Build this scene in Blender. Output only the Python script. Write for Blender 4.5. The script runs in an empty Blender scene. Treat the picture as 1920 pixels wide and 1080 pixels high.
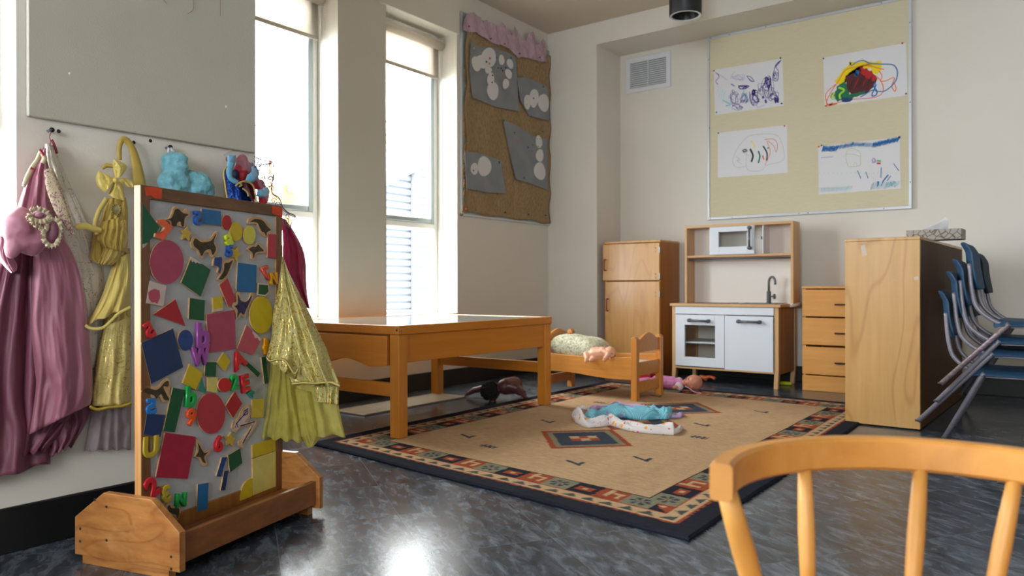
import bpy, bmesh, math, random
from mathutils import Vector, Matrix, noise
R = math.radians
S = bpy.context.scene
C = S.collection
random.seed(7)

# ---------------------------------------------------------------- camera
CH, FPX = 0.62, 1400.0
YAW, PITCH, ROLL = R(-36.5), R(-.07), R(-.1)
CAM = Vector((0, 0, CH))
_f = Vector((math.sin(YAW)*math.cos(PITCH), math.cos(YAW)*math.cos(PITCH), math.sin(PITCH)))
_r = Vector((math.cos(YAW), -math.sin(YAW), 0))
_u = _r.cross(_f)
RX = math.cos(ROLL)*_r + math.sin(ROLL)*_u
UP = -math.sin(ROLL)*_r + math.cos(ROLL)*_u
FW = _f
cd = bpy.data.cameras.new('camera')
cam = bpy.data.objects.new('camera', cd)
C.objects.link(cam)
m = Matrix((RX, UP, -FW)).transposed().to_4x4()
m.translation = CAM
cam.matrix_world = m
cd.sensor_width = 36
cd.lens = 36*FPX/1920
cd.clip_start = .01
cd.dof.use_dof = True
cd.dof.focus_distance = 2.15
cd.dof.aperture_fstop = 4.5
S.camera = cam

# ---------------------------------------------------------------- light and exposure
S.view_settings.view_transform = 'Standard'
S.view_settings.look = 'None'
S.view_settings.gamma = 1
S.view_settings.use_curve_mapping = False
S.view_settings.exposure = 0.18
S.cycles.use_denoising = True
S.cycles.max_bounces = 10
S.cycles.diffuse_bounces = 7
S.cycles.transparent_max_bounces = 16
S.cycles.sample_clamp_indirect = 12
S.cycles.caustics_reflective = False
S.cycles.caustics_refractive = False
w = bpy.data.worlds.new('sky')
S.world = w
w.use_nodes = True
nt = w.node_tree
bg = nt.nodes['Background']
tc = nt.nodes.new('ShaderNodeTexCoord')
sx = nt.nodes.new('ShaderNodeSeparateXYZ')
rp = nt.nodes.new('ShaderNodeValToRGB')
nt.links.new(tc.outputs['Generated'], sx.inputs[0])
nt.links.new(sx.outputs[2], rp.inputs[0])
rp.color_ramp.elements[0].position = 0.0
rp.color_ramp.elements[0].color = (.86, .91, 1, 1)
rp.color_ramp.elements[1].position = .6
rp.color_ramp.elements[1].color = (1, .985, .96, 1)
nt.links.new(rp.outputs[0], bg.inputs[0])
bg.inputs[1].default_value = 22.0


def portal(x, y0, y1, z0, z1):
    l = bpy.data.lights.new('daylight_portal', 'AREA')
    l.shape = 'RECTANGLE'
    l.size = z1-z0
    l.size_y = y1-y0
    l.cycles.is_portal = True
    o = bpy.data.objects.new('daylight_portal', l)
    C.objects.link(o)
    o.location = (x, (y0+y1)/2, (z0+z1)/2)
    o.rotation_euler = (0, R(-90), 0)


portal(-3.34, 2.03, 2.66, .45, 2.25)
portal(-3.34, 3.0, 3.635, .45, 2.25)
portal(-2.20, -.45, .72, .45, 2.25)
portal(-2.20, -2.2, -.9, .45, 2.25)
_l = bpy.data.lights.new('daylight_portal', 'AREA')
_l.shape, _l.size, _l.size_y = 'RECTANGLE', 2.2, 1.4
_l.cycles.is_portal = True
_o = bpy.data.objects.new('daylight_portal', _l)
C.objects.link(_o)
_o.location, _o.rotation_euler = (.5, -3.59, 1.5), (R(90), 0, 0)


# ---------------------------------------------------------------- pixel helpers: a photo pixel -> a point on a plane of the room
def ray(px, py):
    return RX*((px-960)/FPX) - UP*((py-540)/FPX) + FW


def at_x(px, py, X):
    d = ray(px, py)
    return CAM+d*(X/d.x)


def at_y(px, py, Y):
    d = ray(px, py)
    return CAM+d*(Y/d.y)


def at_z(px, py, Z=0):
    d = ray(px, py)
    return CAM+d*((Z-CH)/d.z)


def at_d(px, py, D):
    return CAM+ray(px, py)*D


# ---------------------------------------------------------------- materials
def lin(c):
    if isinstance(c, str):
        c = [int(c[i:i+2], 16)/255 for i in (0, 2, 4)]
    return tuple((v/12.92 if v <= .04045 else ((v+.055)/1.055)**2.4) for v in c[:3])+(1,)


M = {}


def mat(name, col, rough=.5, metal=0, spec=.5, sheen=0, coat=0, trans=0, alpha=1, bump=0, bscale=200, vary=0, vscale=8, emit=0, sub=0, vstretch=(1, 1, 1)):
    """plain principled material with optional colour mottling and fine bump (object coordinates)"""
    m = bpy.data.materials.new(name)
    m.use_nodes = True
    n = m.node_tree
    b = n.nodes['Principled BSDF']
    c = lin(col)
    b.inputs['Base Color'].default_value = c
    b.inputs['Roughness'].default_value = rough
    b.inputs['Metallic'].default_value = metal
    b.inputs['Specular IOR Level'].default_value = spec
    b.inputs['Sheen Weight'].default_value = sheen
    b.inputs['Sheen Roughness'].default_value = .35
    b.inputs['Coat Weight'].default_value = coat
    b.inputs['Coat Roughness'].default_value = .08
    b.inputs['Transmission Weight'].default_value = trans
    b.inputs['Alpha'].default_value = alpha
    if sub:
        b.inputs['Subsurface Weight'].default_value = sub
        b.inputs['Subsurface Radius'].default_value = (.02, .01, .006)
    tcn = n.nodes.new('ShaderNodeTexCoord')
    if vary:
        mp = n.nodes.new('ShaderNodeMapping')
        mp.inputs['Scale'].default_value = vstretch
        n.links.new(tcn.outputs['Object'], mp.inputs[0])
        ns = n.nodes.new('ShaderNodeTexNoise')
        ns.inputs['Scale'].default_value = vscale
        ns.inputs['Detail'].default_value = 5
        n.links.new(mp.outputs[0], ns.inputs['Vector'])
        r = n.nodes.new('ShaderNodeValToRGB')
        r.color_ramp.elements[0].position = .3
        r.color_ramp.elements[1].position = .7
        r.color_ramp.elements[0].color = tuple(v*(1-vary) for v in c[:3])+(1,)
        r.color_ramp.elements[1].color = tuple(min(1, v*(1+vary)) for v in c[:3])+(1,)
        n.links.new(ns.outputs[0], r.inputs[0])
        n.links.new(r.outputs[0], b.inputs['Base Color'])
    if bump:
        ns = n.nodes.new('ShaderNodeTexNoise')
        ns.inputs['Scale'].default_value = bscale
        ns.inputs['Detail'].default_value = 3
        n.links.new(tcn.outputs['Object'], ns.inputs['Vector'])
        bp = n.nodes.new('ShaderNodeBump')
        bp.inputs['Strength'].default_value = bump
        bp.inputs['Distance'].default_value = .002
        n.links.new(ns.outputs[0], bp.inputs['Height'])
        n.links.new(bp.outputs[0], b.inputs['Normal'])
    M[name] = m
    return m


def wood(name, c1, c2, axis='z', scale=1.0, rough=.35, spec=.5, figure=0.0, coat=.25, marks=0, cmark=None):
    """grained wood: stretched noise along an axis; figure adds flowing cathedral bands"""
    m = bpy.data.materials.new(name)
    m.use_nodes = True
    n = m.node_tree
    b = n.nodes['Principled BSDF']
    b.inputs['Roughness'].default_value = rough
    b.inputs['Specular IOR Level'].default_value = spec
    b.inputs['Coat Weight'].default_value = coat
    b.inputs['Coat Roughness'].default_value = .18
    tcn = n.nodes.new('ShaderNodeTexCoord')
    mp = n.nodes.new('ShaderNodeMapping')
    st = {'x': (.06, 1, 1), 'y': (1, .06, 1), 'z': (1, 1, .06)}[axis]
    mp.inputs['Scale'].default_value = st
    n.links.new(tcn.outputs['Object'], mp.inputs[0])
    n1 = n.nodes.new('ShaderNodeTexNoise')
    n1.inputs['Scale'].default_value = 60*scale
    n1.inputs['Detail'].default_value = 6
    n1.inputs['Roughness'].default_value = .6
    n.links.new(mp.outputs[0], n1.inputs['Vector'])
    last = n1.outputs[0]
    if figure:
        mp2 = n.nodes.new('ShaderNodeMapping')
        st2 = {'x': (.22, 1, 1), 'y': (1, .22, 1), 'z': (1, 1, .22)}[axis]
        mp2.inputs['Scale'].default_value = st2
        n.links.new(tcn.outputs['Object'], mp2.inputs[0])
        n2 = n.nodes.new('ShaderNodeTexNoise')
        n2.inputs['Scale'].default_value = 7*scale
        n2.inputs['Detail'].default_value = 2
        n.links.new(mp2.outputs[0], n2.inputs['Vector'])
        ml = n.nodes.new('ShaderNodeMath')
        ml.operation = 'MULTIPLY'
        ml.inputs[1].default_value = 70
        n.links.new(n2.outputs[0], ml.inputs[0])
        sn = n.nodes.new('ShaderNodeMath')
        sn.operation = 'SINE'
        n.links.new(ml.outputs[0], sn.inputs[0])
        pw = n.nodes.new('ShaderNodeMapRange')
        pw.inputs[1].default_value = .0
        pw.inputs[2].default_value = 1
        pw.inputs[3].default_value = 0
        pw.inputs[4].default_value = 1
        n.links.new(sn.outputs[0], pw.inputs[0])
    r = n.nodes.new('ShaderNodeValToRGB')
    r.color_ramp.elements[0].position = .32
    r.color_ramp.elements[1].position = .75
    r.color_ramp.elements[0].color = lin(c1)
    r.color_ramp.elements[1].color = lin(c2)
    n.links.new(last, r.inputs[0])
    out = r.outputs[0]
    if figure:
        p3 = n.nodes.new('ShaderNodeMath')
        p3.operation = 'POWER'
        p3.inputs[1].default_value = 7
        n.links.new(pw.outputs[0], p3.inputs[0])
        mf = n.nodes.new('ShaderNodeMixRGB')
        mf.blend_type = 'MULTIPLY'
        mf.inputs[2].default_value = tuple(lin('c89c70')[:3])+(1,)
        fm_ = n.nodes.new('ShaderNodeMath')
        fm_.operation = 'MULTIPLY'
        fm_.inputs[1].default_value = figure
        n.links.new(p3.outputs[0], fm_.inputs[0])
        n.links.new(fm_.outputs[0], mf.inputs[0])
        n.links.new(out, mf.inputs[1])
        out = mf.outputs[0]
    if marks:
        n3 = n.nodes.new('ShaderNodeTexNoise')
        n3.inputs['Scale'].default_value = 14
        n3.inputs['Detail'].default_value = 6
        n3.inputs['Distortion'].default_value = 1.0
        n.links.new(tcn.outputs['Object'], n3.inputs['Vector'])
        mr = n.nodes.new('ShaderNodeMapRange')
        mr.inputs[1].default_value = .58
        mr.inputs[2].default_value = .72
        mr.inputs[4].default_value = marks
        n.links.new(n3.outputs[0], mr.inputs[0])
        mx = n.nodes.new('ShaderNodeMixRGB')
        mx.inputs[2].default_value = lin(cmark or 'd9b98a')
        n.links.new(mr.outputs[0], mx.inputs[0])
        n.links.new(out, mx.inputs[1])
        out = mx.outputs[0]
    n.links.new(out, b.inputs['Base Color'])
    bp = n.nodes.new('ShaderNodeBump')
    bp.inputs['Strength'].default_value = .12
    bp.inputs['Distance'].default_value = .001
    n.links.new(n1.outputs[0], bp.inputs['Height'])
    n.links.new(bp.outputs[0], b.inputs['Normal'])
    M[name] = m
    return m


# ---------------------------------------------------------------- tagging
def tag(o, label=None, cat=None, group=None, kind=None):
    if label:
        o['label'] = label
    if cat:
        o['category'] = cat
    if group:
        o['group'] = group
    if kind:
        o['kind'] = kind
    return o


def thing(name, label, cat, loc=(0, 0, 0), group=None):
    o = bpy.data.objects.new(name, None)
    o.empty_display_size = .05
    C.objects.link(o)
    o.location = loc
    return tag(o, label, cat, group)


def origin(p):
    v = Vector((0, 0, 0))
    while p:
        v += Vector(p.location)
        p = p.parent
    return v


class MB:
    """collects shapes given in room coordinates; build() links them as one mesh object"""

    def __init__(s):
        s.bm = bmesh.new()

    def box(s, a, b, bev=0, seg=1):
        x0, y0, z0 = a
        x1, y1, z1 = b
        vs = [s.bm.verts.new(p) for p in ((x0, y0, z0), (x1, y0, z0), (x1, y1, z0), (x0, y1, z0), (x0, y0, z1), (x1, y0, z1), (x1, y1, z1), (x0, y1, z1))]
        fs = [s.bm.faces.new([vs[i] for i in f]) for f in ((3, 2, 1, 0), (4, 5, 6, 7), (0, 1, 5, 4), (1, 2, 6, 5), (2, 3, 7, 6), (3, 0, 4, 7))]
        if bev:
            es = list({e for f in fs for e in f.edges})
            bmesh.ops.bevel(s.bm, geom=es, offset=bev, segments=seg, affect='EDGES', profile=.5)
        return s

    def prism(s, pts, vec, bev=0):
        """closed polygon of 3-D points extruded by vec"""
        pts = [Vector(p) for p in pts]
        vec = Vector(vec)
        a = [s.bm.verts.new(p) for p in pts]
        b = [s.bm.verts.new(p+vec) for p in pts]
        n = len(a)
        fs = [s.bm.faces.new(a), s.bm.faces.new(b[::-1])]
        for i in range(n):
            fs.append(s.bm.faces.new((a[i], b[i], b[(i+1) % n], a[(i+1) % n])))
        bmesh.ops.recalc_face_normals(s.bm, faces=fs)
        if bev:
            es = list(set(fs[0].edges) | set(fs[1].edges))
            bmesh.ops.bevel(s.bm, geom=es, offset=bev, segments=2, affect='EDGES', profile=.5)
        return s

    def face(s, pts):
        s.bm.faces.new([s.bm.verts.new(p) for p in pts])
        return s

    def tube(s, pts, r, n=8, cap=True, rs=None, closed=False):
        pts = [Vector(p) for p in pts]
        k = len(pts)
        rs = rs or [r]*k
        rings = []
        pu = None
        for i, p in enumerate(pts):
            if closed:
                t = pts[(i+1) % k]-pts[i-1]
            else:
                t = pts[min(i+1, k-1)]-pts[max(i-1, 0)]
            if t.length < 1e-9:
                t = Vector((0, 0, 1))
            t.normalize()
            if pu is None:
                u = t.orthogonal().normalized()
            else:
                u = pu-t*pu.dot(t)
                u = u.normalized() if u.length > 1e-6 else t.orthogonal().normalized()
            pu = u
            v = t.cross(u)
            rings.append([s.bm.verts.new(p+(u*math.cos(2*math.pi*j/n)+v*math.sin(2*math.pi*j/n))*rs[i]) for j in range(n)])
        m_ = k if closed else k-1
        for i in range(m_):
            a, b = rings[i], rings[(i+1) % k]
            for j in range(n):
                f = s.bm.faces.new((a[j], a[(j+1) % n], b[(j+1) % n], b[j]))
                f.smooth = True
        if cap and not closed:
            s.bm.faces.new(rings[0][::-1])
            s.bm.faces.new(rings[-1])
        return s

    def lathe(s, prof, c, n=24, axis='z'):
        """profile of (radius, height) spun about an axis through c"""
        c = Vector(c)
        ax = {'z': (Vector((1, 0, 0)), Vector((0, 1, 0)), Vector((0, 0, 1))), 'x': (Vector((0, 1, 0)), Vector((0, 0, 1)), Vector((1, 0, 0))), 'y': (Vector((0, 0, 1)), Vector((1, 0, 0)), Vector((0, 1, 0)))}[axis] if isinstance(axis, str) else axis
        rings = []
        for r, h in prof:
            rings.append([s.bm.verts.new(c+ax[2]*h+(ax[0]*math.cos(2*math.pi*j/n)+ax[1]*math.sin(2*math.pi*j/n))*max(r, 1e-5)) for j in range(n)])
        for a, b in zip(rings, rings[1:]):
            for j in range(n):
                f = s.bm.faces.new((a[j], a[(j+1) % n], b[(j+1) % n], b[j]))
                f.smooth = True
        return s

    def ball(s, c, r, sc=(1, 1, 1), rot=None, seg=16, rings=10):
        ret = bmesh.ops.create_uvsphere(s.bm, u_segments=seg, v_segments=rings, radius=r)
        mt = Matrix.Translation(Vector(c)) @ (rot.to_4x4() if rot else Matrix.Identity(4)) @ Matrix.Diagonal((sc[0], sc[1], sc[2], 1))
        bmesh.ops.transform(s.bm, matrix=mt, verts=ret['verts'])
        for v in ret['verts']:
            for f in v.link_faces:
                f.smooth = True
        return s

    def sheet(s, rows, smooth=True, closed=False):
        """rows of points joined into a grid"""
        g = [[s.bm.verts.new(p) for p in r] for r in rows]
        for a, b in zip(g, g[1:]):
            for j in range(len(a)-(0 if closed else 1)):
                k = (j+1) % len(a)
                f = s.bm.faces.new((a[j], a[k], b[k], b[j]))
                f.smooth = smooth
        return s

    def strip(s, pts, wd, nrm, off=0):
        """flat ribbon along a polyline lying in a plane with normal nrm"""
        nrm = Vector(nrm).normalized()
        pts = [Vector(p)+nrm*off for p in pts]
        prev = None
        for i, p in enumerate(pts):
            t = pts[min(i+1, len(pts)-1)]-pts[max(i-1, 0)]
            if t.length < 1e-7:
                continue
            t.normalize()
            sd = t.cross(nrm)*(wd/2)
            a, b = s.bm.verts.new(p+sd), s.bm.verts.new(p-sd)
            if prev:
                s.bm.faces.new((prev[0], a, b, prev[1]))
            prev = (a, b)
        return s

    def build(s, name, m=None, parent=None, weld=False, smooth=None, solid=0, soloff=0, sub=0, recalc=True, keep=False):
        o0 = origin(parent)
        if recalc:
            bmesh.ops.recalc_face_normals(s.bm, faces=s.bm.faces[:])
        if o0.length:
            bmesh.ops.translate(s.bm, verts=s.bm.verts[:], vec=-o0)
        me = bpy.data.meshes.new(name)
        if smooth is not None:
            for f in s.bm.faces:
                f.smooth = smooth
        s.bm.to_mesh(me)
        if not keep:
            s.bm.free()
        o = bpy.data.objects.new(name, me)
        C.objects.link(o)
        if m:
            if isinstance(m, str):
                m = M[m]
            me.materials.append(m)
        if parent:
            o.parent = parent
        if solid:
            md = o.modifiers.new('thickness', 'SOLIDIFY')
            md.thickness = solid
            md.offset = soloff
        if sub:
            md = o.modifiers.new('smooth', 'SUBSURF')
            md.levels = sub
            md.render_levels = sub
        return o


def evaluated(o):
    dg = bpy.context.evaluated_depsgraph_get()
    return bpy.data.meshes.new_from_object(o.evaluated_get(dg))


def fuse(mb, name, m, parent, vox=.004, smooth_it=6, disp=None):
    """join overlapping rounded volumes into one continuous skin"""
    o = mb.build(name, m, parent)
    md = o.modifiers.new('r', 'REMESH')
    md.mode = 'VOXEL'
    md.voxel_size = vox
    md.use_smooth_shade = True
    s2 = o.modifiers.new('s', 'SMOOTH')
    s2.factor = .6
    s2.iterations = smooth_it
    bpy.context.view_layer.update()
    me = evaluated(o)
    o.modifiers.clear()
    o.data = me
    if not me.materials:
        me.materials.append(M[m] if isinstance(m, str) else m)
    if disp:
        me.calc_loop_triangles()
        nr = [v.normal.copy() for v in me.vertices]
        for v, q in zip(me.vertices, nr):
            v.co += q*disp(v.co)
    for p in me.polygons:
        p.use_smooth = True
    return o


def capsule(mb, a, b, ra, rb, n=12, k=6):
    """tapered limb with rounded ends"""
    a, b = Vector(a), Vector(b)
    t = (b-a).normalized()
    pts, rs = [], []
    for i in range(k+1):
        q = i/k*math.pi/2
        pts.append(a-t*ra*math.cos(q))
        rs.append(max(ra*math.sin(q), 1e-4))
    for i in range(k+1):
        q = i/k*math.pi/2
        pts.append(b+t*rb*math.sin(q))
        rs.append(max(rb*math.cos(q), 1e-4))
    mb.tube(pts, 0, n=n, rs=rs)


def smoothpath(pts, k=6):
    """Catmull-Rom through points"""
    P = [Vector(p) for p in pts]
    out = []
    for i in range(len(P)-1):
        p0, p1, p2, p3 = P[max(i-1, 0)], P[i], P[i+1], P[min(i+2, len(P)-1)]
        for j in range(k):
            t = j/k
            out.append(.5*((2*p1)+(p2-p0)*t+(2*p0-5*p1+4*p2-p3)*t*t+(3*p1-p0-3*p2+p3)*t**3))
    out.append(P[-1])
    return out


def fbm(x, y, z=0, o=4):
    return noise.fractal(Vector((x, y, z)), 1.0, 2.0, o)


# ---------------------------------------------------------------- the materials of the room
mat('wall_paint', 'd8d2c8', .55, bump=.15, bscale=160, vary=.025, vscale=2.5)
mat('ceiling_paint', 'cfc3b4', .8)
mat('board_paint', 'b5b1a3', .7, bump=.35, bscale=260, vary=.04, vscale=5)
mat('black_vinyl', '09090b', .45)
mat('white_trim', 'e9e9e6', .4)
mat('sash_aluminium', '9aa5a6', .35, metal=.2)
mat('dark_rubber', '17181a', .6)
mat('steel', 'a8a8aa', .3, metal=1)
mat('dark_steel', '2b2b2d', .35, metal=.6)
wood('maple', 'd98a3c', 'eaa04e', 'x', 1, .3, coat=.3)
wood('maple_z', 'd38434', 'e79c4a', 'z', 1, .3, coat=.3)
wood('maple_y', 'd98a3c', 'eaa04e', 'y', 1, .3, coat=.3)
wood('maple_dark', 'c07324', 'cd7f2e', 'x', 1, .3, coat=.3)


def floor_material():
    m = bpy.data.materials.new('vinyl_floor_tiles')
    m.use_nodes = True
    n = m.node_tree
    b = n.nodes['Principled BSDF']
    L = n.links.new
    tcn = n.nodes.new('ShaderNodeTexCoord')
    mp = n.nodes.new('ShaderNodeMapping')
    mp.inputs['Rotation'].default_value = (0, 0, R(33.7))
    L(tcn.outputs['Object'], mp.inputs[0])
    # tile id
    sc = n.nodes.new('ShaderNodeVectorMath')
    sc.operation = 'SCALE'
    sc.inputs['Scale'].default_value = 1/.32
    L(mp.outputs[0], sc.inputs[0])
    sh = n.nodes.new('ShaderNodeVectorMath')
    sh.operation = 'ADD'
    sh.inputs[1].default_value = (.3, -.24, 0)
    L(sc.outputs[0], sh.inputs[0])
    fl = n.nodes.new('ShaderNodeVectorMath')
    fl.operation = 'FLOOR'
    L(sh.outputs[0], fl.inputs[0])
    wn = n.nodes.new('ShaderNodeTexWhiteNoise')
    wn.noise_dimensions = '2D'
    L(fl.outputs[0], wn.inputs[0])
    fr = n.nodes.new('ShaderNodeVectorMath')
    fr.operation = 'FRACTION'
    L(sh.outputs[0], fr.inputs[0])
    sp = n.nodes.new('ShaderNodeSeparateXYZ')
    L(fr.outputs[0], sp.inputs[0])

    def edge(sock):
        a = n.nodes.new('ShaderNodeMath')
        a.operation = 'SUBTRACT'
        a.inputs[1].default_value = .5
        L(sock, a.inputs[0])
        c = n.nodes.new('ShaderNodeMath')
        c.operation = 'ABSOLUTE'
        L(a.outputs[0], c.inputs[0])
        return c.outputs[0]
    mxm = n.nodes.new('ShaderNodeMath')
    mxm.operation = 'MAXIMUM'
    L(edge(sp.outputs[0]), mxm.inputs[0])
    L(edge(sp.outputs[1]), mxm.inputs[1])
    gt = n.nodes.new('ShaderNodeMath')
    gt.operation = 'GREATER_THAN'
    gt.inputs[1].default_value = .4975
    L(mxm.outputs[0], gt.inputs[0])
    # streaks
    ad = n.nodes.new('ShaderNodeVectorMath')
    ad.operation = 'ADD'
    L(mp.outputs[0], ad.inputs[0])
    L(wn.outputs['Color'], ad.inputs[1])
    mp2 = n.nodes.new('ShaderNodeMapping')
    mp2.inputs['Rotation'].default_value = (0, 0, R(14))
    mp2.inputs['Scale'].default_value = (.38, 1.0, 1)
    L(ad.outputs[0], mp2.inputs[0])
    ns = n.nodes.new('ShaderNodeTexNoise')
    ns.inputs['Scale'].default_value = 32
    ns.inputs['Detail'].default_value = 9
    ns.inputs['Roughness'].default_value = .68
    ns.inputs['Distortion'].default_value = .5
    L(mp2.outputs[0], ns.inputs['Vector'])
    cr = n.nodes.new('ShaderNodeValToRGB')
    e = cr.color_ramp.elements
    e[0].position = .36
    e[0].color = lin('2a2e34')
    e[1].position = .66
    e[1].color = lin('68727e')
    k = e.new(.5)
    k.color = lin('434b56')
    L(ns.outputs[0], cr.inputs[0])
    hs = n.nodes.new('ShaderNodeHueSaturation')
    L(cr.outputs[0], hs.inputs['Color'])
    mr = n.nodes.new('ShaderNodeMapRange')
    mr.inputs[3].default_value = .82
    mr.inputs[4].default_value = 1.16
    L(wn.outputs[0], mr.inputs[0])
    L(mr.outputs[0], hs.inputs['Value'])
    mx = n.nodes.new('ShaderNodeMixRGB')
    mx.inputs[2].default_value = lin('7b7f83')
    sm = n.nodes.new('ShaderNodeMath')
    sm.operation = 'MULTIPLY'
    sm.inputs[1].default_value = .55
    L(gt.outputs[0], sm.inputs[0])
    L(sm.outputs[0], mx.inputs[0])
    L(hs.outputs[0], mx.inputs[1])
    L(mx.outputs[0], b.inputs['Base Color'])
    rr = n.nodes.new('ShaderNodeMapRange')
    rr.inputs[3].default_value = .17
    rr.inputs[4].default_value = .27
    L(ns.outputs[0], rr.inputs[0])
    L(rr.outputs[0], b.inputs['Roughness'])
    n4 = n.nodes.new('ShaderNodeTexNoise')
    n4.inputs['Scale'].default_value = 90
    n4.inputs['Detail'].default_value = 4
    L(tcn.outputs['Object'], n4.inputs['Vector'])
    bp = n.nodes.new('ShaderNodeBump')
    bp.inputs['Strength'].default_value = .1
    bp.inputs['Distance'].default_value = .002
    L(n4.outputs[0], bp.inputs['Height'])
    L(bp.outputs[0], b.inputs['Normal'])
    b.inputs['Specular IOR Level'].default_value = .42
    M['floor'] = m


floor_material()

m = bpy.data.materials.new('window_glass')
m.use_nodes = True
n = m.node_tree
n.nodes.clear()
out = n.nodes.new('ShaderNodeOutputMaterial')
mixs = n.nodes.new('ShaderNodeMixShader')
tr = n.nodes.new('ShaderNodeBsdfTransparent')
gl = n.nodes.new('ShaderNodeBsdfGlossy')
gl.inputs['Roughness'].default_value = .02
tr.inputs[0].default_value = (.96, .98, .97, 1)
mixs.inputs[0].default_value = .04
n.links.new(tr.outputs[0], mixs.inputs[1])
n.links.new(gl.outputs[0], mixs.inputs[2])
n.links.new(mixs.outputs[0], out.inputs[0])
M['glass'] = m


def translucent(name, col, t=.5, alpha=1.0, pattern=None):
    """thin cloth: diffuse both ways, partly see-through where alpha < 1"""
    m = bpy.data.materials.new(name)
    m.use_nodes = True
    n = m.node_tree
    n.nodes.clear()
    out = n.nodes.new('ShaderNodeOutputMaterial')
    df = n.nodes.new('ShaderNodeBsdfDiffuse')
    tl = n.nodes.new('ShaderNodeBsdfTranslucent')
    mx = n.nodes.new('ShaderNodeMixShader')
    mx.inputs[0].default_value = t
    df.inputs[0].default_value = lin(col)
    tl.inputs[0].default_value = lin(col)
    n.links.new(df.outputs[0], mx.inputs[1])
    n.links.new(tl.outputs[0], mx.inputs[2])
    last = mx.outputs[0]
    if alpha < 1:
        tp = n.nodes.new('ShaderNodeBsdfTransparent')
        m2 = n.nodes.new('ShaderNodeMixShader')
        m2.inputs[0].default_value = alpha
        tcn = n.nodes.new('ShaderNodeTexCoord')
        ns = n.nodes.new('ShaderNodeTexNoise')
        ns.inputs['Scale'].default_value = 25
        n.links.new(tcn.outputs['Object'], ns.inputs['Vector'])
        mr = n.nodes.new('ShaderNodeMapRange')
        mr.inputs[1].default_value = .3
        mr.inputs[2].default_value = .7
        mr.inputs[3].default_value = alpha*.8
        mr.inputs[4].default_value = min(1, alpha*1.2)
        n.links.new(ns.outputs[0], mr.inputs[0])
        n.links.new(mr.outputs[0], m2.inputs[0])
        n.links.new(tp.outputs[0], m2.inputs[1])
        n.links.new(last, m2.inputs[2])
        last = m2.outputs[0]
    n.links.new(last, out.inputs[0])
    M[name] = m
    return m


translucent('blind_fabric', 'e4dcd2', .5)
# ================================================================ THE ROOM
def struct(name, mb, m, parent=None, **k):
    o = mb.build(name, m, parent, **k)
    if parent is None:
        o['kind'] = 'structure'
    return o


ZC = 2.52
XW, XN, YB, YF = -3.12, -1.99, 5.03, 4.677
XR, YE = 3.9, -3.5
struct('floor', MB().box((-3.4, YE-.1, -.06), (XR+.1, 5.3, 0)), 'floor')
struct('ceiling', MB().box((-3.4, YE-.1, ZC), (XR+.1, 5.3, ZC+.1)), 'ceiling_paint')


def wall_with_openings(x0, x1, ya, yb, ops, zs=.456, zt=2.24):
    mb = MB()
    ys = ya
    for a, b in ops:
        mb.box((x0, ys, 0), (x1, a, ZC))
        mb.box((x0, a, 0), (x1, b, zs))
        mb.box((x0, a, zt), (x1, b, ZC))
        ys = b
    mb.box((x0, ys, 0), (x1, yb, ZC))
    return mb


struct('wall_left', wall_with_openings(-3.34, XW, 1.37, 4.7, ((2.038, 2.656), (3.009, 3.627))), 'wall_paint')
struct('wall_left_near', wall_with_openings(-2.2, XN, YE, 1.37, ((-2.2, -.9), (-.45, .722))), 'wall_paint')
struct('wall_step', MB().box((-3.34, 1.24, 0), (-2.2, 1.37, ZC)), 'wall_paint')
struct('wall_back_left', MB().box((-3.34, YF, 0), (-2.70, YB+.15, ZC)), 'wall_paint')
struct('wall_back', MB().box((-2.70, YB, 0), (XR, YB+.15, ZC)), 'wall_paint')
struct('trim_soffit', MB().box((-2.70, YF, 2.362), (XR, YB, ZC)), 'wall_paint')
struct('wall_right', MB().box((XR, YE, 0), (XR+.1, YB+.15, ZC)), 'wall_paint')
RX0, RX1, RZ0, RZ1 = -.6, 1.6, .8, 2.2
struct('wall_rear', MB().box((-2.2, YE-.1, 0), (RX0, YE, ZC)).box((RX1, YE-.1, 0), (XR+.1, YE, ZC)).box((RX0, YE-.1, 0), (RX1, YE, RZ0)).box((RX0, YE-.1, RZ1), (RX1, YE, ZC)), 'wall_paint')
o = MB().box((RX0, YE-.07, RZ0), (RX1, YE-.03, RZ0+.04)).box((RX0, YE-.07, RZ1-.04), (RX1, YE-.03, RZ1)).box((RX0, YE-.07, RZ0+.04), (RX0+.04, YE-.03, RZ1-.04)).box((RX1-.04, YE-.07, RZ0+.04), (RX1, YE-.03, RZ1-.04)).build('fill_window_rear', 'white_trim')  # unseen window, added to give fill light from behind the camera
o['kind'] = 'structure'
MB().box((RX0+.04, YE-.052, RZ0+.04), (RX1-.04, YE-.048, RZ1-.04)).build('window_pane', 'glass', o)
for nm, a, b in (('baseboard_left', (XW, 1.37, 0), (XW+.012, YF, .102)), ('baseboard_left_near', (XN, YE, 0), (XN+.012, 1.37, .107)),
                 ('baseboard_back_left', (XW+.012, YF-.012, 0), (-2.70, YF, .102)), ('baseboard_niche', (-2.70, YF, 0), (-2.688, YB, .102)),
                 ('baseboard_back', (-2.688, YB-.012, 0), (XR, YB, .102))):
    struct(nm, MB().box(a, b, .003), 'black_vinyl')
# pelmet board over the two windows
struct('trim_pelmet', MB().box((XW, 1.95, 2.232), (XW+.016, 3.637, ZC), .002), 'wall_paint')


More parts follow.
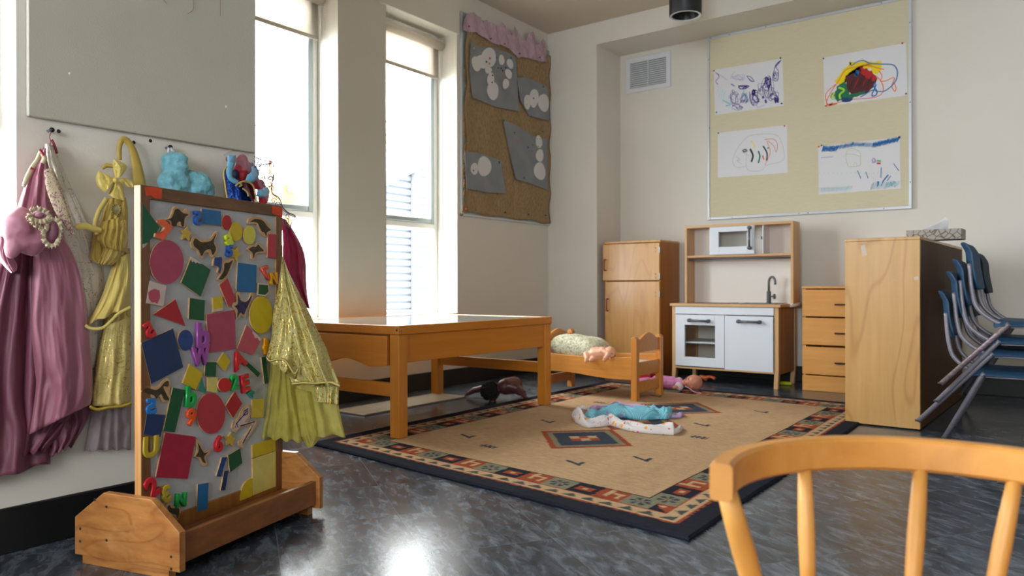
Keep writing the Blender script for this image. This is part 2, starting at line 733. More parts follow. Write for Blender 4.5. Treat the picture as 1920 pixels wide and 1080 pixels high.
def make_window(name, xg, y0, y1, z0=.456, z1=2.24, zm=1.03):
    """two-light aluminium window: casement above, fixed light below, white frame"""
    f = .034
    fr = MB()
    xa, xb = xg-.045, xg
    fr.box((xa, y0, z0), (xb, y0+f, z1), .003)
    fr.box((xa, y1-f, z0), (xb, y1, z1), .003)
    fr.box((xa, y0+f, z0), (xb, y1-f, z0+.022), .003)
    fr.box((xa, y0+f, z1-f), (xb, y1-f, z1), .003)
    fr.box((xa, y0+f, zm-.035), (xb, y1-f, zm), .003)
    o = fr.build(name, 'white_trim')
    o['kind'] = 'structure'
    s = MB()
    g = .034
    a0, a1, b0, b1 = y0+f, y1-f, zm+.001, z1-f
    xs0, xs1 = xg-.04, xg+.006
    s.box((xs0, a0, b0), (xs1, a0+g, b1), .004)
    s.box((xs0, a1-g, b0), (xs1, a1, b1), .004)
    s.box((xs0, a0+g, b0), (xs1, a1-g, b0+.03), .004)
    s.box((xs0, a0+g, b1-g), (xs1, a1-g, b1), .004)
    s.build('window_sash', 'sash_aluminium', o)
    MB().box((xg-.024, a0+g, b0+.03), (xg-.020, a1-g, b1-g)).build('window_pane', 'glass', o)
    MB().box((xg-.024, a0, z0+.022), (xg-.020, a1, zm-.035)).build('window_pane', 'glass', o)
    return o


make_window('window_1', -3.287, 2.038, 2.656)
make_window('window_2', -3.287, 3.009, 3.627)
make_window('window_3', -2.10, -.45, .722)
make_window('fill_window_left', -2.10, -2.2, -.9)  # the last one is unseen, added to bring more daylight to the near side


def roller_blind(label, x, y0, y1, zt, zb, group):
    t = thing('roller_blind', label, 'blind', (x, (y0+y1)/2, zt), group)
    yl, yr = y0+.004, y1-.014
    MB().tube([(x, yl, zt-.03), (x, yr, zt-.03)], .028, n=20).build('roller', 'blind_fabric', t)
    MB().sheet([[(x-.03, yl, zt-.03), (x-.03, yr, zt-.03)], [(x-.03, yl, zb+.02), (x-.03, yr, zb+.02)]]).build('fabric', 'blind_fabric', t, solid=.0008)
    MB().box((x-.036, yl, zb), (x-.026, yr, zb+.022), .003).build('bottom_bar', 'blind_bar', t)
    MB().box((x-.03, yr-.002, zt-.045), (x+.012, yr+.012, zt+.01), .003).build('bracket', 'white_trim', t)
    MB().box((x-.032, yl, zt), (x+.0, yr, zt+.008), .002).build('head_rail', 'white_trim', t)
    ch = MB()
    for i in range(60):
        for dy in (0, .016):
            ch.ball((x+.012, yr+.002-dy*0, zt-.03-i*.0125), .0024, seg=6, rings=4) if dy == 0 else ch.ball((x+.012+.012, yr+.003, zt-.036-i*.0125), .0024, seg=6, rings=4)
    ch.build('bead_chain', 'white_trim', t)
    return t


mat('blind_bar', 'b9b0a2', .5)
roller_blind('cream roller blind at the top of the tall window behind the hanging dresses', -3.235, 2.04, 2.654, 2.205, 1.962, 'cream roller blinds in the tall windows')
roller_blind('cream roller blind at the top of the tall window next to the snowman burlap display', -3.235, 3.011, 3.625, 2.205, 1.962, 'cream roller blinds in the tall windows')

# big painted board on the near pier, with hanging threads
t = thing('wall_board', 'large grey-beige painted board on the wall above the hanging dress-up clothes', 'board', (XN, 1.05, 1.03))
MB().box((XN, .742, 1.029), (XN+.015, 1.362, 2.3), .002).build('panel', 'board_paint', t)
scr = MB()
for px, py in ((131, 138), (424, 200)):
    p = at_x(px, py, XN+.015)
    scr.lathe([(0, .0005), (.0035, .0005), (.004, -.001)], p, 10, 'x')
scr.build('screw', 'white_trim', t)
mat('thread', '8a5a3c', .9)
th = thing('hanging_thread', 'loose brown threads dangling in front of the painted board at the top', 'thread', at_x(400, -30, XN+.03))
for pl in (((300, -14), (305, -2), (313, 7)), ((362, -20), (363, 5), (362, 18), (352, 26)), ((413, -16), (413, 30))):
    MB().tube(smoothpath([at_x(a, b, XN+.02) for a, b in pl], 5), .0006, n=5).build('strand', 'thread', th)

# ---------------------------------------------------------------- wall fittings
t = thing('air_vent', 'white louvred air vent grille on the wall above the toy fridge', 'vent', (-2.47, YB, 2.2))
p0, p1 = (-2.645, 2.068), (-2.287, 2.328)
v = MB()
fw = .034
for a, b in (((p0[0], p0[1]), (p1[0], p0[1]+fw)), ((p0[0], p1[1]-fw), (p1[0], p1[1])), ((p0[0], p0[1]+fw), (p0[0]+fw, p1[1]-fw)), ((p1[0]-fw, p0[1]+fw), (p1[0], p1[1]-fw))):
    v.box((a[0], YB-.012, a[1]), (b[0], YB, b[1]), .002)
v.box(((p0[0]+p1[0])/2-.003, YB-.011, p0[1]+fw), ((p0[0]+p1[0])/2+.003, YB, p1[1]-fw))
v.build('frame', 'vent_white' if mat('vent_white', 'd6d8dc', .4) else None, t)
MB().box((p0[0]+fw, YB-.002, p0[1]+fw), (p1[0]-fw, YB, p1[1]-fw)).build('backing', 'vent_dark' if mat('vent_dark', '7c8188', .6) else None, t)
for i in range(13):
    z = p0[1]+fw+.004+i*(.192-.008)/12.2
    MB().prism([(p0[0]+fw, YB-.011, z), (p0[0]+fw, YB-.011, z+.0045), (p0[0]+fw, YB-.002, z+.012), (p0[0]+fw, YB-.002, z+.009)], (p1[0]-p0[0]-2*fw, 0, 0)).build('slat', 'vent_white', t)

mat('lamp_black', '1a1a1e', .5)
LP = Vector((-1.807, 4.176, 2.227))
t = thing('ceiling_downlight', 'black cylinder downlight hanging from the ceiling before the pinboard', 'ceiling light', (LP.x, LP.y, ZC))
MB().lathe([(.094, ZC-.001), (.094, LP.z+.004), (.0915, LP.z), (.090, LP.z)], (LP.x, LP.y, 0), 48).build('housing', 'lamp_black', t)
MB().lathe([(.0905, LP.z-.0012), (.079, LP.z-.0012), (.078, LP.z+.003), (.0915, LP.z+.002), (.0905, LP.z-.0012)], (LP.x, LP.y, 0), 48).build('rim', 'vent_white', t)
MB().lathe([(.079, LP.z+.002), (.07, LP.z+.05), (.045, LP.z+.085), (0, LP.z+.09)], (LP.x, LP.y, 0), 40).build('reflector', 'dark_steel', t)

# ================================================================ OUTSIDE
mat('fence_slat', '4a5058', .7)
mat('fence_slat_2', '444a52', .7)
mat('pale_render', '8f959b', .8)
mat('shed_roof', '6c7278', .6)
mat('paving', '80807a', .9)
o = MB().box((-14, -6, -.9), (-3.42, 14, -.8)).build('ground_outside', 'paving')
o['kind'] = 'structure'
# slatted shed seen through the second window: sloping top
t = thing('garden_shed', 'slatted grey shed with sloping roof outside the tall window beside the burlap display', 'shed', (-6, 6.4, -.8))
XS = -5.6
pa, pb, pc = at_x(700, 357, XS), at_x(812, 301, XS), at_x(812, 600, XS)
y0, y1 = pa.y-.5, pc.y+.6
sl = (pb.z-pa.z)/(pb.y-pa.y)
w_ = MB()
z = -.8
while z < 3.6:
    ys = max(y0, pa.y+(z-pa.z)/sl)
    if ys < y1-.05:
        w_.box((XS-.02, ys, z), (XS, y1, z+.052))
        w_.box((XS-.05, ys, z+.052), (XS-.02, y1, z+.075))
    z += .075
w_.build('slat_wall', 'fence_slat', t)
rf = MB()
za = pa.z+(y0-pa.y)*sl
zb_ = pa.z+(y1-pa.y)*sl
rf.prism([(XS-.9, y0, za), (XS-.9, y1, zb_), (XS-.9, y1, zb_+.14), (XS-.9, y0, za+.14)], (.98, 0, 0))
rf.build('roof', 'shed_roof', t)
MB().box((XS-.01, at_x(772, 500, XS).y, -.8), (XS+.05, at_x(772, 500, XS).y+.05, 2.0)).build('post', 'pale_render', t)
# pale house far behind with windows
t = thing('house', 'pale neighbouring house just visible through the tall window beside the burlap display', 'building', (-12, 15, -.8))
q0, q1 = at_x(700, 235, -12), at_x(822, 300, -12)
MB().box((-12.2, q0.y-1, -.8), (-12, q1.y+1, q0.z)).build('facade', 'pale_render', t)
for a, b in ((740, 772), (782, 800)):
    u, v_ = at_x(a, 270, -11.98), at_x(b, 302, -11.98)
    MB().box((-12.0, u.y, v_.z), (-11.97, v_.y, u.z)).build('window', 'fence_slat', t)
# fence outside the first window
t = thing('garden_fence', 'blue-grey fence seen low through the tall window behind the dresses', 'fence', (-5.2, 3.6, -.8))
XS = -5.0
f0, f1 = at_x(480, 440, XS), at_x(596, 440, XS)
y = f0.y-.6
k = 0
while y < f1.y+.3:
    MB().box((XS-.02, y, -.8), (XS, y+.085, f0.z-.1 + (.03 if k % 2 else 0)), .004).build('board', 'fence_slat_2' if k % 3 else 'fence_slat', t)
    y += .11
    k += 1
# small timber bird house
t = thing('bird_house', 'small orange timber bird house outside, behind the black scroll veil', 'bird house', (-4.7, at_x(548, 352, -4.7).y, -.8))
mat('bird_timber', 'a8743e', .7)
mat('bird_roof', '9a958c', .7)
XH = -4.7


def hb(x0, y0, x1, y1, d=.25):
    a, b = at_x(x0, y0, XH), at_x(x1, y1, XH)
    return (XH-d, a.y, b.z), (XH, b.y, a.z)


MB().box(*hb(530, 345, 556, 380)).build('box', 'bird_timber', t)
MB().box(*hb(522, 326, 566, 333, .32)).build('roof', 'bird_roof', t)
a, b = hb(538, 348, 550, 362)
MB().box((a[0]+.24, a[1], a[2]), (b[0]+.01, b[1], b[2])).build('opening', 'fence_slat', t)
a, b = hb(540, 380, 546, 420, .06)
MB().box((a[0], a[1], -.8), b).build('post', 'bird_timber', t)
# leafy twigs outside
mat('leaf', '6f7a68', .8)


def shrub(label, x, pxs, n, r, zs=-.8):
    c = at_x(pxs[0], pxs[1], x)
    t = thing('shrub', label, 'shrub', (c.x, c.y, zs), None)
    lm = MB()
    for i in range(n):
        p = c+Vector((random.gauss(0, .3)*r, random.gauss(0, 1)*r, random.gauss(0, 1)*r))
        d = Vector((random.gauss(0, 1), random.gauss(0, 1), random.gauss(0, 1))).normalized()
        e = d.orthogonal().normalized()
        l = .035+random.random()*.03
        lm.face([p-d*l, p+e*l*.45, p+d*l, p-e*l*.45])
    lm.build('foliage', 'leaf', t, recalc=False)
    MB().tube([(c.x, c.y, zs), (c.x, c.y+.04, (zs+c.z)/2), tuple(c)], .02, n=6).build('stem', 'thread', t)


shrub('leafy tree above the shed, outside the window beside the burlap display', -8.5, (745, 255), 160, .28)
shrub('thin leafy twigs outside the upper part of the window behind the dresses', -7.5, (505, 225), 60, .3)
# ================================================================ RUG
RC = [Vector((-2.385, 1.89)), Vector((-.735, 1.713)), Vector((-.735, 4.2)), Vector((-2.385, 4.26))]
RW, RL = 1.655, 2.42        # across (u), along (v)
K = dict(navy='20232e', beige='b89a72', field='bb9c7a', rust='97472c', grey='4a4e4c', sage='7f7d66', dark='33292c', pale='bb9d7a', slate='3b4152')
K = {k: Vector(lin(v)[:3]) for k, v in K.items()}


def rug_colour(u, v):
    """u, v in metres from the near left corner"""
    d = min(u, v, RW-u, RL-v)
    n1 = fbm(u*40, v*40, 1)*.5
    if d < .066:
        return K['navy']
    # run = coordinate along the border
    s = u if (d == v or d == RL-v) else v
    if d < .076:
        return K['rust']
    if d < .125:
        q = (s/.066) % 1
        h = (d-.076)/.049
        # small grey stepped triangles on beige
        if .18 < h < .82 and abs(q-.5) < .42*(1-(h-.18)/.64):
            return K['grey']
        return K['pale']
    if d < .131:
        return K['rust'] if d < .128 else K['dark']
    if d < .222:
        q = s/.098
        i = int(q) % 3
        a = q % 1
        h = (d-.131)/.091
        if i == 0:
            if .2 < a < .8 and .28 < h < .72:
                return K['rust'] if not (.4 < a < .6 and .42 < h < .58) else K['pale']
            return K['navy']
        if i == 1:
            if (.25 < a < .42 and h > .25) or (.25 < a < .85 and .62 < h < .78) or (.7 < a < .85 and .2 < h < .78):
                return K['pale']
            return K['rust']
        r = math.hypot(a-.5, (h-.5))
        if r < .12:
            return K['rust'] if r < .06 else K['sage']
        if r < .36 and math.cos(6*math.atan2(h-.5, a-.5)) > -.2:
            return K['grey'] if r > .3 else K['slate']
        return K['sage']
    if d < .228:
        return K['dark']
    # field: concentric diamonds in a column down the middle
    cu = .835
    for cv in (.78, 1.24, 1.70):
        a, b = abs(u-cu), abs(v-cv)
        q = a/.225+b/.235
        if q < 1:
            if q > .86:
                return K['rust']
            if q > .72:
                return K['sage']
            pp, qq = (u-cu)/.225+(v-cv)/.235, (u-cu)/.225-(v-cv)/.235
            if abs(pp) < .36 and abs(qq) < .27:
                return K['rust'] if (int((pp+.36)/.24)+int((qq+.27)/.27)) % 2 else K['pale']
            return K['slate']
    # the little scattered motifs
    for mu, mv, k in ((.42, .50, 0), (.50, .98, 0), (.62, .42, 1), (1.18, .62, 0), (1.20, 1.1, 1), (1.1, 1.35, 0), (.42, 1.6, 1), (1.2, 1.85, 0), (1.02, .42, 0), (.55, 2.0, 0)):
        a, b = (u-mu)/1.35, (v-mv)/1.35
        if abs(a) < .03 and abs(b) < .022:
            if k == 0 and (abs(b+.4*a) < .006 or (abs(a-.02) < .006 and b > -.008)):
                return K['slate']
            if k == 1 and (abs(b) < .004 or (int((a+.03)/.008) % 2 and abs(b) < .017)):
                return K['slate']
    return K['field']


NU, NV = 300, 440
verts, cols = [], []
for j in range(NV+1):
    for i in range(NU+1):
        a, b = i/NU, j/NV
        p = RC[0]*(1-a)*(1-b)+RC[1]*a*(1-b)+RC[2]*a*b+RC[3]*(1-a)*b
        u, v = a*RW, b*RL
        e = min(u, v, RW-u, RL-v)
        z = .0115*min(1, (e/.008+.25))**.5 + fbm(u*60, v*60)*.0006
        ww = .004*math.sin(v*9+1)+.003*math.sin(u*7)
        verts.append((p.x+ww*.4, p.y+ww*.5, z))
        c = rug_colour(u+fbm(u*55, v*55, 3)*.0022, v+fbm(u*55, v*55, 9)*.0022)
        mo = 1+fbm(u*22, v*75, 5)*.14+fbm(u*5, v*5, 7)*.06+random.uniform(-.07, .07)
        cols.append((c.x*mo, c.y*mo, c.z*mo, 1))
faces = [(j*(NU+1)+i, j*(NU+1)+i+1, (j+1)*(NU+1)+i+1, (j+1)*(NU+1)+i) for j in range(NV) for i in range(NU)]
nb = len(verts)
ring = [i for i in range(NU+1)]+[j*(NU+1)+NU for j in range(1, NV+1)]+[NV*(NU+1)+i for i in range(NU-1, -1, -1)]+[j*(NU+1) for j in range(NV-1, 0, -1)]
for r_ in ring:
    verts.append((verts[r_][0], verts[r_][1], .0003))
    cols.append(tuple(K['navy']*.6)+(1,))
for k in range(len(ring)):
    a, b = ring[k], ring[(k+1) % len(ring)]
    faces.append((a, nb+k, nb+(k+1) % len(ring), b))
me = bpy.data.meshes.new('rug')
me.from_pydata(verts, [], faces)
ca = me.color_attributes.new('weave', 'FLOAT_COLOR', 'POINT')
ca.data.foreach_set('color', [x for c in cols for x in c])
m = mat('rug_pile', 'b79c77', .95, spec=.1, bump=1.0, bscale=330)
vc = m.node_tree.nodes.new('ShaderNodeVertexColor')
vc.layer_name = 'weave'
m.node_tree.links.new(vc.outputs[0], m.node_tree.nodes['Principled BSDF'].inputs['Base Color'])
me.materials.append(m)
o = bpy.data.objects.new('rug', me)
C.objects.link(o)
tag(o, 'beige wool rug with navy, rust and grey patterned border on the dark floor', 'rug')
ZR = .0118

# ================================================================ PLAY TABLE
wood('table_wood', 'b9701f', 'ca7f2c', 'x', .7, .32, coat=.3, marks=.18, cmark='b56d1c')
wood('table_wood_y', 'b9701f', 'ca7f2c', 'y', .7, .32, coat=.3, marks=.18, cmark='b56d1c')
wood('table_wood_z', 'bb7423', 'cc8430', 'z', .7, .32, coat=.3)
mat('table_surface', '8f9c97', .06, spec=.6, coat=.4)
TX0, TX1, TY0, TY1, TZ = -2.955, -2.135, 2.125, 3.235, .466
t = thing('play_table', 'low orange-brown wooden play table with glossy grey top under the windows', 'table', ((TX0+TX1)/2, (TY0+TY1)/2, 0))
MB().box((TX0+.02, TY0+.02, TZ-.012), (TX1-.02, TY1-.02, TZ-.002)).build('tabletop', 'table_surface', t)
MB().box((TX1-.02, TY0, TZ-.036), (TX1, TY1, TZ), .002).box((TX0, TY0, TZ-.036), (TX0+.02, TY1, TZ), .002).box((TX0+.02, TY0, TZ-.036), (TX1-.02, TY0+.02, TZ), .002).box((TX0+.02, TY1-.02, TZ-.036), (TX1-.02, TY1, TZ), .002).build('edge_frame', 'table_wood_y', t)
lg = .052
for x, y in ((TX1-lg-.004, TY0+.004), (TX1-lg-.004, TY1-lg-.004), (TX0+.02, TY0+.004), (TX0+.02, TY1-lg-.004)):
    MB().box((x, y, ZR if x > -2.5 else 0), (x+lg, y+lg, TZ-.036), .003).build('leg', 'table_wood_z', t)
MB().box((TX1-.034, TY0+lg+.004, .314), (TX1-.012, TY1-lg-.004, TZ-.036), .002).build('side_panel', 'table_wood_y', t)
MB().box((TX0+.03, TY0+lg+.004, .314), (TX0+.05, TY1-lg-.004, TZ-.036), .002).build('side_panel', 'table_wood_y', t)
# end panels: the near one is a drawer front with a wavy lower edge
for ynm, yy, th_ in (('drawer_front', TY0-.004, .022), ('end_panel', TY1-.04, .02)):
    pts = []
    xa, xb = TX0+.075, TX1-lg-.012
    for i in range(33):
        s_ = i/32
        x = xa+(xb-xa)*s_
        pts.append((x, yy, .287+.034*math.exp(-((s_-.64)/.17)**2)+.030*math.exp(-((s_-.12)/.14)**2)+.016*max(0, (s_-.86)/.14)))
    if ynm == 'drawer_front':
        pts += [(xb, yy, TZ-.044), (xa, yy, TZ-.044)]
        MB().prism(pts, (0, th_, 0), .002).build(ynm, 'table_wood', t)
for yy in (TY0+.014, TY1-.036):
    MB().box((TX0+.06, yy, .176), (TX1-lg, yy+.02, .232), .003).build('stretcher', 'table_wood', t)
b = MB()
for yy in (TY0, TY1-.002):
    for dx in (-.011,):
        b.lathe([(0, .0005), (.0045, .0005), (.0045, -.002)], (TX1-.012, TY0-.0002, TZ-.018), 10, (Vector((1, 0, 0)), Vector((0, 0, 1)), Vector((0, -1, 0))))
        b.lathe([(0, .0005), (.0045, .0005), (.0045, -.002)], (TX1, yy+.012 if yy == TY0 else yy-.012, TZ-.018), 10, 'x')
b.build('screw', 'steel', t)
MB().lathe([(0, .001), (.007, .001), (.007, -.002)], at_x(1013, 692, TX1-.004) if False else (TX1-lg-.004, TY1-.026+.0, .205), 12, (Vector((0, 1, 0)), Vector((0, 0, 1)), Vector((-1, 0, 0)))).build('bolt', 'dark_steel', t)

# low board lying on the floor under the table
wood('pale_ply', '8c7c66', 'a39478', 'y', 1, .4)
t = tag(MB().box((-2.93, 2.46, 0), (-2.70, 3.22, .009), .002).build('floor_board', 'pale_ply'), 'thin pale board lying on the floor under the play table', 'board')

# ================================================================ DOLL BED
wood('bed_wood', 'c27e34', 'd29148', 'x', .9, .35, coat=.25)
wood('bed_wood_z', 'bd7932', 'cd8a42', 'z', .9, .35, coat=.25)
BX0, BX1, BY0, BY1 = -2.445, -1.825, 3.575, 3.905
t = thing('doll_bed', 'small wooden doll bed with scalloped headboard standing between table and toy fridge', 'doll bed', ((BX0+BX1)/2, (BY0+BY1)/2, 0))
ps = .034
for x, hz in ((BX0, .362), (BX1-ps, .352)):
    for y in (BY0, BY1-ps):
        MB().prism([(x, y, ZR), (x+ps, y, ZR), (x+ps, y, hz-.012), (x+ps*.72, y, hz), (x+ps*.28, y, hz), (x, y, hz-.012)], (0, ps, 0), .002).build('post', 'bed_wood_z', t)


def wavy_panel(x, z0, z1, bump_, name, par):
    pts = [(x, BY0+ps, z0)]
    n_ = 28
    for i in range(n_+1):
        s_ = i/n_
        y = BY0+ps+(BY1-BY0-2*ps)*s_
        pts.append((x, y, z1+bump_*(math.exp(-((s_-.5)/.26)**2)*.85-.2*math.exp(-((s_-.1)/.1)**2)-.2*math.exp(-((s_-.9)/.1)**2))))
    pts.append((x, BY1-ps, z0))
    MB().prism(pts, (.016, 0, 0), .0015).build(name, par[0], par[1])


wavy_panel(BX1-ps*.5-.008, .268, .342, .034, 'footboard', ('bed_wood', t))
wavy_panel(BX0+ps*.5-.008, .268, .345, .034, 'headboard', ('bed_wood', t))
for x in (BX1-ps*.5-.008, BX0+ps*.5-.008):
    MB().box((x, BY0+ps, .142), (x+.016, BY1-ps, .214), .002).build('end_rail', 'bed_wood', t)
    MB().box((x, BY0+ps, .052), (x+.016, BY1-ps, .108), .002).build('end_rail', 'bed_wood', t)
for y in (BY0+.006, BY1-.024):
    pts = []
    for i in range(31):
        s_ = i/30
        pts.append((BX0+ps*.6+(BX1-BX0-ps*1.2)*s_, y, .136-.012*s_+.006*math.sin(s_*6.3)))
    for i in range(31):
        s_ = 1-i/30
        pts.append((BX0+ps*.6+(BX1-BX0-ps*1.2)*s_, y, .243-.010*math.sin(s_*math.pi)))
    MB().prism(pts, (0, .018, 0), .002).build('side_rail', 'bed_wood', t)
MB().box((BX0+ps, BY0+.024, .15), (BX1-ps, BY1-.024, .16)).build('bed_base', 'bed_wood', t)
mat('mattress_cloth', 'dcdee2', .85, bump=.3, bscale=60, vary=.08, vscale=40)
o = MB().box((BX0+ps+.012, BY0+.03, .16), (BX1-ps-.012, BY1-.03, .205), .012, 3).build('mattress', 'mattress_cloth', smooth=True)
tag(o, 'thin white mattress lying in the doll bed', 'mattress')
# pillow
m = mat('pillow_print', 'a6a587', .9, bump=.25, bscale=300)
nt_ = m.node_tree
vo = nt_.nodes.new('ShaderNodeTexVoronoi')
vo.inputs['Scale'].default_value = 75
tcn = nt_.nodes.new('ShaderNodeTexCoord')
ns = nt_.nodes.new('ShaderNodeTexNoise')
ns.inputs['Scale'].default_value = 30
nt_.links.new(tcn.outputs['Object'], ns.inputs['Vector'])
mxv = nt_.nodes.new('ShaderNodeMixRGB')
mxv.inputs[0].default_value = .06
nt_.links.new(tcn.outputs['Object'], mxv.inputs[1])
nt_.links.new(ns.outputs['Color'], mxv.inputs[2])
nt_.links.new(mxv.outputs[0], vo.inputs['Vector'])
cr = nt_.nodes.new('ShaderNodeValToRGB')
e = cr.color_ramp.elements
e[0].position, e[0].color = .18, lin('8d8f6c')
e[1].position, e[1].color = .62, lin('cfccb4')
nt_.links.new(vo.outputs['Distance'], cr.inputs[0])
nt_.links.new(cr.outputs[0], nt_.nodes['Principled BSDF'].inputs['Base Color'])
pc = Vector((-2.245, 3.70, .272))
rows = []
NP = 28
for sgn in (1, -1):
    for j in range(NP+1):
        r_ = []
        for i in range(NP+1):
            a, b_ = i/NP*2-1, j/NP*2-1
            e_ = max(0, (1-a**4)*(1-b_**4))
            x = a*.165*(1-.07*b_*b_)
            y = b_*.115*(1-.07*a*a)
            z = sgn*(.066*e_**.55)+.010*fbm(a*2.5, b_*2.5, sgn)*(e_**.5)
            r_.append(pc+Vector((x, y, z))+Vector((0, 0, x*-.10)))
        rows.append(r_)
pm = MB()
pm.sheet(rows[:NP+1])
pm.sheet(rows[NP+1:])
bmesh.ops.remove_doubles(pm.bm, verts=pm.bm.verts[:], dist=.0008)
tag(pm.build('pillow', 'pillow_print'), 'sage green and cream patterned pillow at the head of the doll bed', 'pillow')

# ================================================================ TOY FRIDGE
wood('ply_honey', 'cc9450', 'd8a562', 'z', .5, .35, figure=.22, coat=.3, marks=.10)
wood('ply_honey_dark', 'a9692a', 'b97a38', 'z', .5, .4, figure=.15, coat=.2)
mat('red_plastic', '8e2018', .3)
FX0, FX1, FY0, FY1, FZ = -2.661, -2.219, 4.69, 5.012, .943
t = thing('toy_fridge', 'honey plywood toy fridge with two doors and red handles in the niche', 'toy fridge', ((FX0+FX1)/2, (FY0+FY1)/2, 0))
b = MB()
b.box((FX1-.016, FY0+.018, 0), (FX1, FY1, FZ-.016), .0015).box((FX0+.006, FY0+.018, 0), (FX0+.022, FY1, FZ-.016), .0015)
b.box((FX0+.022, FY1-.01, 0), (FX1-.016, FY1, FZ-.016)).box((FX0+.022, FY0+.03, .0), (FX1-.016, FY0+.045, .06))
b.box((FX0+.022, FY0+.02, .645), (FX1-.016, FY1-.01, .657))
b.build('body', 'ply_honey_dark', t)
MB().box((FX0+.004, FY0+.01, FZ-.016), (FX1+.003, FY1, FZ), .003).build('top_board', 'ply_honey', t)
hz = (.86, .83, .70, .675)
for nm, xa, z0, z1, hz0, hz1 in (('freezer_door', FX0, .664, FZ-.02, .738, .814), ('fridge_door', FX0+.018, .065, .658, .452, .534)):
    d = MB().box((xa, FY0, z0), (FX1-.001, FY0+.016, z1), .003).build(nm, 'ply_honey', t)
    MB().tube(smoothpath([(xa+.026, FY0, hz0), (xa+.026, FY0-.022, hz0), (xa+.026, FY0-.026, hz0+.008), (xa+.026, FY0-.026, hz1-.008), (xa+.026, FY0-.022, hz1), (xa+.026, FY0, hz1)], 4), .0048, n=10).build('handle', 'red_plastic', d)
    for zz in ((z0+.03, z1-.05) if nm == 'freezer_door' else (z0+.05, z1-.09)):
        MB().box((FX1-.004, FY0-.001, zz-.02), (FX1+.002, FY0+.022, zz+.02), .001).build('hinge', 'steel', d)
        MB().lathe([(0, .002), (.004, .0015), (.0045, 0)], (FX1-.03, FY0, zz-.012), 10, (Vector((1, 0, 0)), Vector((0, 0, 1)), Vector((0, -1, 0)))).lathe([(0, .002), (.004, .0015), (.0045, 0)], (FX1-.03, FY0, zz+.014), 10, (Vector((1, 0, 0)), Vector((0, 0, 1)), Vector((0, -1, 0)))).build('rivet', 'steel', d)

# ================================================================ TOY KITCHEN
wood('beech', 'c29766', 'd2a979', 'z', .7, .45, coat=.1)
wood('beech_x', 'c29766', 'd2a979', 'x', .7, .45, coat=.1)
mat('white_panel', 'd6dbe4', .35)
mat('hutch_back', 'ddd6cf', .5)
mat('handle_grey', '64666b', .4, metal=.3)
mat('hob_grey', '6d6f70', .3, metal=.5)
KX0, KX1, KY0, KY1, KZ = -2.078, -1.374, 4.556, 4.945, .512
t = thing('toy_kitchen', 'white and beech toy kitchen with microwave, grey tap and oven door', 'toy kitchen', ((KX0+KX1)/2, (KY0+KY1)/2, 0))
for x, d in ((KX0+.006, -.012), (KX1-.036, .012)):
    for y in (KY0+.012, KY1-.04):
        xx = x
        MB().prism([(xx, y, .10), (xx+.026, y, .10), (xx+.026, y, KZ-.018), (xx, y, KZ-.018)], (0, .034, 0), .001).build('post', 'beech', t)
        MB().prism([(xx+d*.0-.004+(0 if d < 0 else .0), y, 0), (xx+.020, y, 0), (xx+.026, y, .10), (xx, y, .10)], (0, .034, 0), .001).build('leg', 'beech', t)
wood('beech_inner', 'a9784c', 'b98858', 'z', .7, .5, coat=0)
MB().box((KX1-.028, KY0+.046, .085), (KX1-.014, KY1-.04, KZ-.018)).build('side_panel', 'beech_inner', t)
MB().box((KX0+.014, KY0+.046, .085), (KX0+.028, KY1-.04, KZ-.018)).build('side_panel', 'beech_inner', t)
MB().box((KX0+.034, KY1-.012, .1), (KX1-.036, KY1-.004, KZ-.018)).build('back_panel', 'hutch_back', t)
MB().box((KX0+.03, KY0+.03, .088), (KX1-.034, KY1-.014, .104)).box((KX0+.032, KY0+.006, .092), (KX1-.036, KY0+.034, .108)).build('bottom_board', 'beech_x', t)
wt = MB().box((KX0-.004, KY0-.004, KZ-.018), (KX1+.006, KY1+.01, KZ), .002).build('worktop', 'beech_x', t)
az = at_y(1350, 590, KY0).z
zb_ = at_y(1360, 693, KY0).z
MB().box((KX0+.03, KY0+.008, az), (KX1-.038, KY0+.022, KZ-.02), .001).build('apron', 'white_panel', t)
xm = at_y(1357.5, 640, KY0).x
MB().box((xm-.006, KY0+.03, .10), (xm+.006, KY1-.014, az)).build('divider', 'hutch_back', t)
# left oven door with window
dx0, dx1, dz0, dz1 = KX0+.032, xm-.001, zb_, az-.004
a_, b_ = at_y(1283, 609, KY0), at_y(1340, 672, KY0)
d = MB()
d.box((dx0, KY0+.006, dz0), (a_.x, KY0+.022, dz1), .001).box((b_.x, KY0+.006, dz0), (dx1, KY0+.022, dz1), .001)
d.box((a_.x, KY0+.006, dz0), (b_.x, KY0+.022, b_.z), .001).box((a_.x, KY0+.006, a_.z), (b_.x, KY0+.022, dz1), .001)
d = d.build('oven_door', 'white_panel', t)
MB().box((a_.x-.004, KY0+.018, b_.z-.004), (b_.x+.004, KY0+.020, a_.z+.004)).build('window_pane', 'glass', d)
MB().box((KX0+.03, KY0+.03, at_y(1310, 644, KY0+.03).z), (xm-.006, KY1-.014, at_y(1310, 641, KY0+.03).z), .001).build('oven_shelf', 'white_panel', t)
dd = MB().box((xm+.003, KY0+.004, dz0), (KX1-.040, KY0+.020, dz1-.002), .0015).build('cupboard_door', 'white_panel', t)


def bar_handle(parent, p, q, out_):
    out_ = Vector(out_)
    p, q = Vector(p), Vector(q)
    dr = (q-p).normalized()
    MB().tube([p+out_*.8, q+out_*.8], .0075, n=12).lathe([(.0, 0), (.0115, 0), (.0115, .026), (0, .027)], p, 14, (dr, dr.cross(out_.normalized()), out_.normalized())).lathe([(.0, 0), (.0115, 0), (.0115, .026), (0, .027)], q, 14, (dr, dr.cross(out_.normalized()), out_.normalized())).build('handle', 'handle_grey', parent)


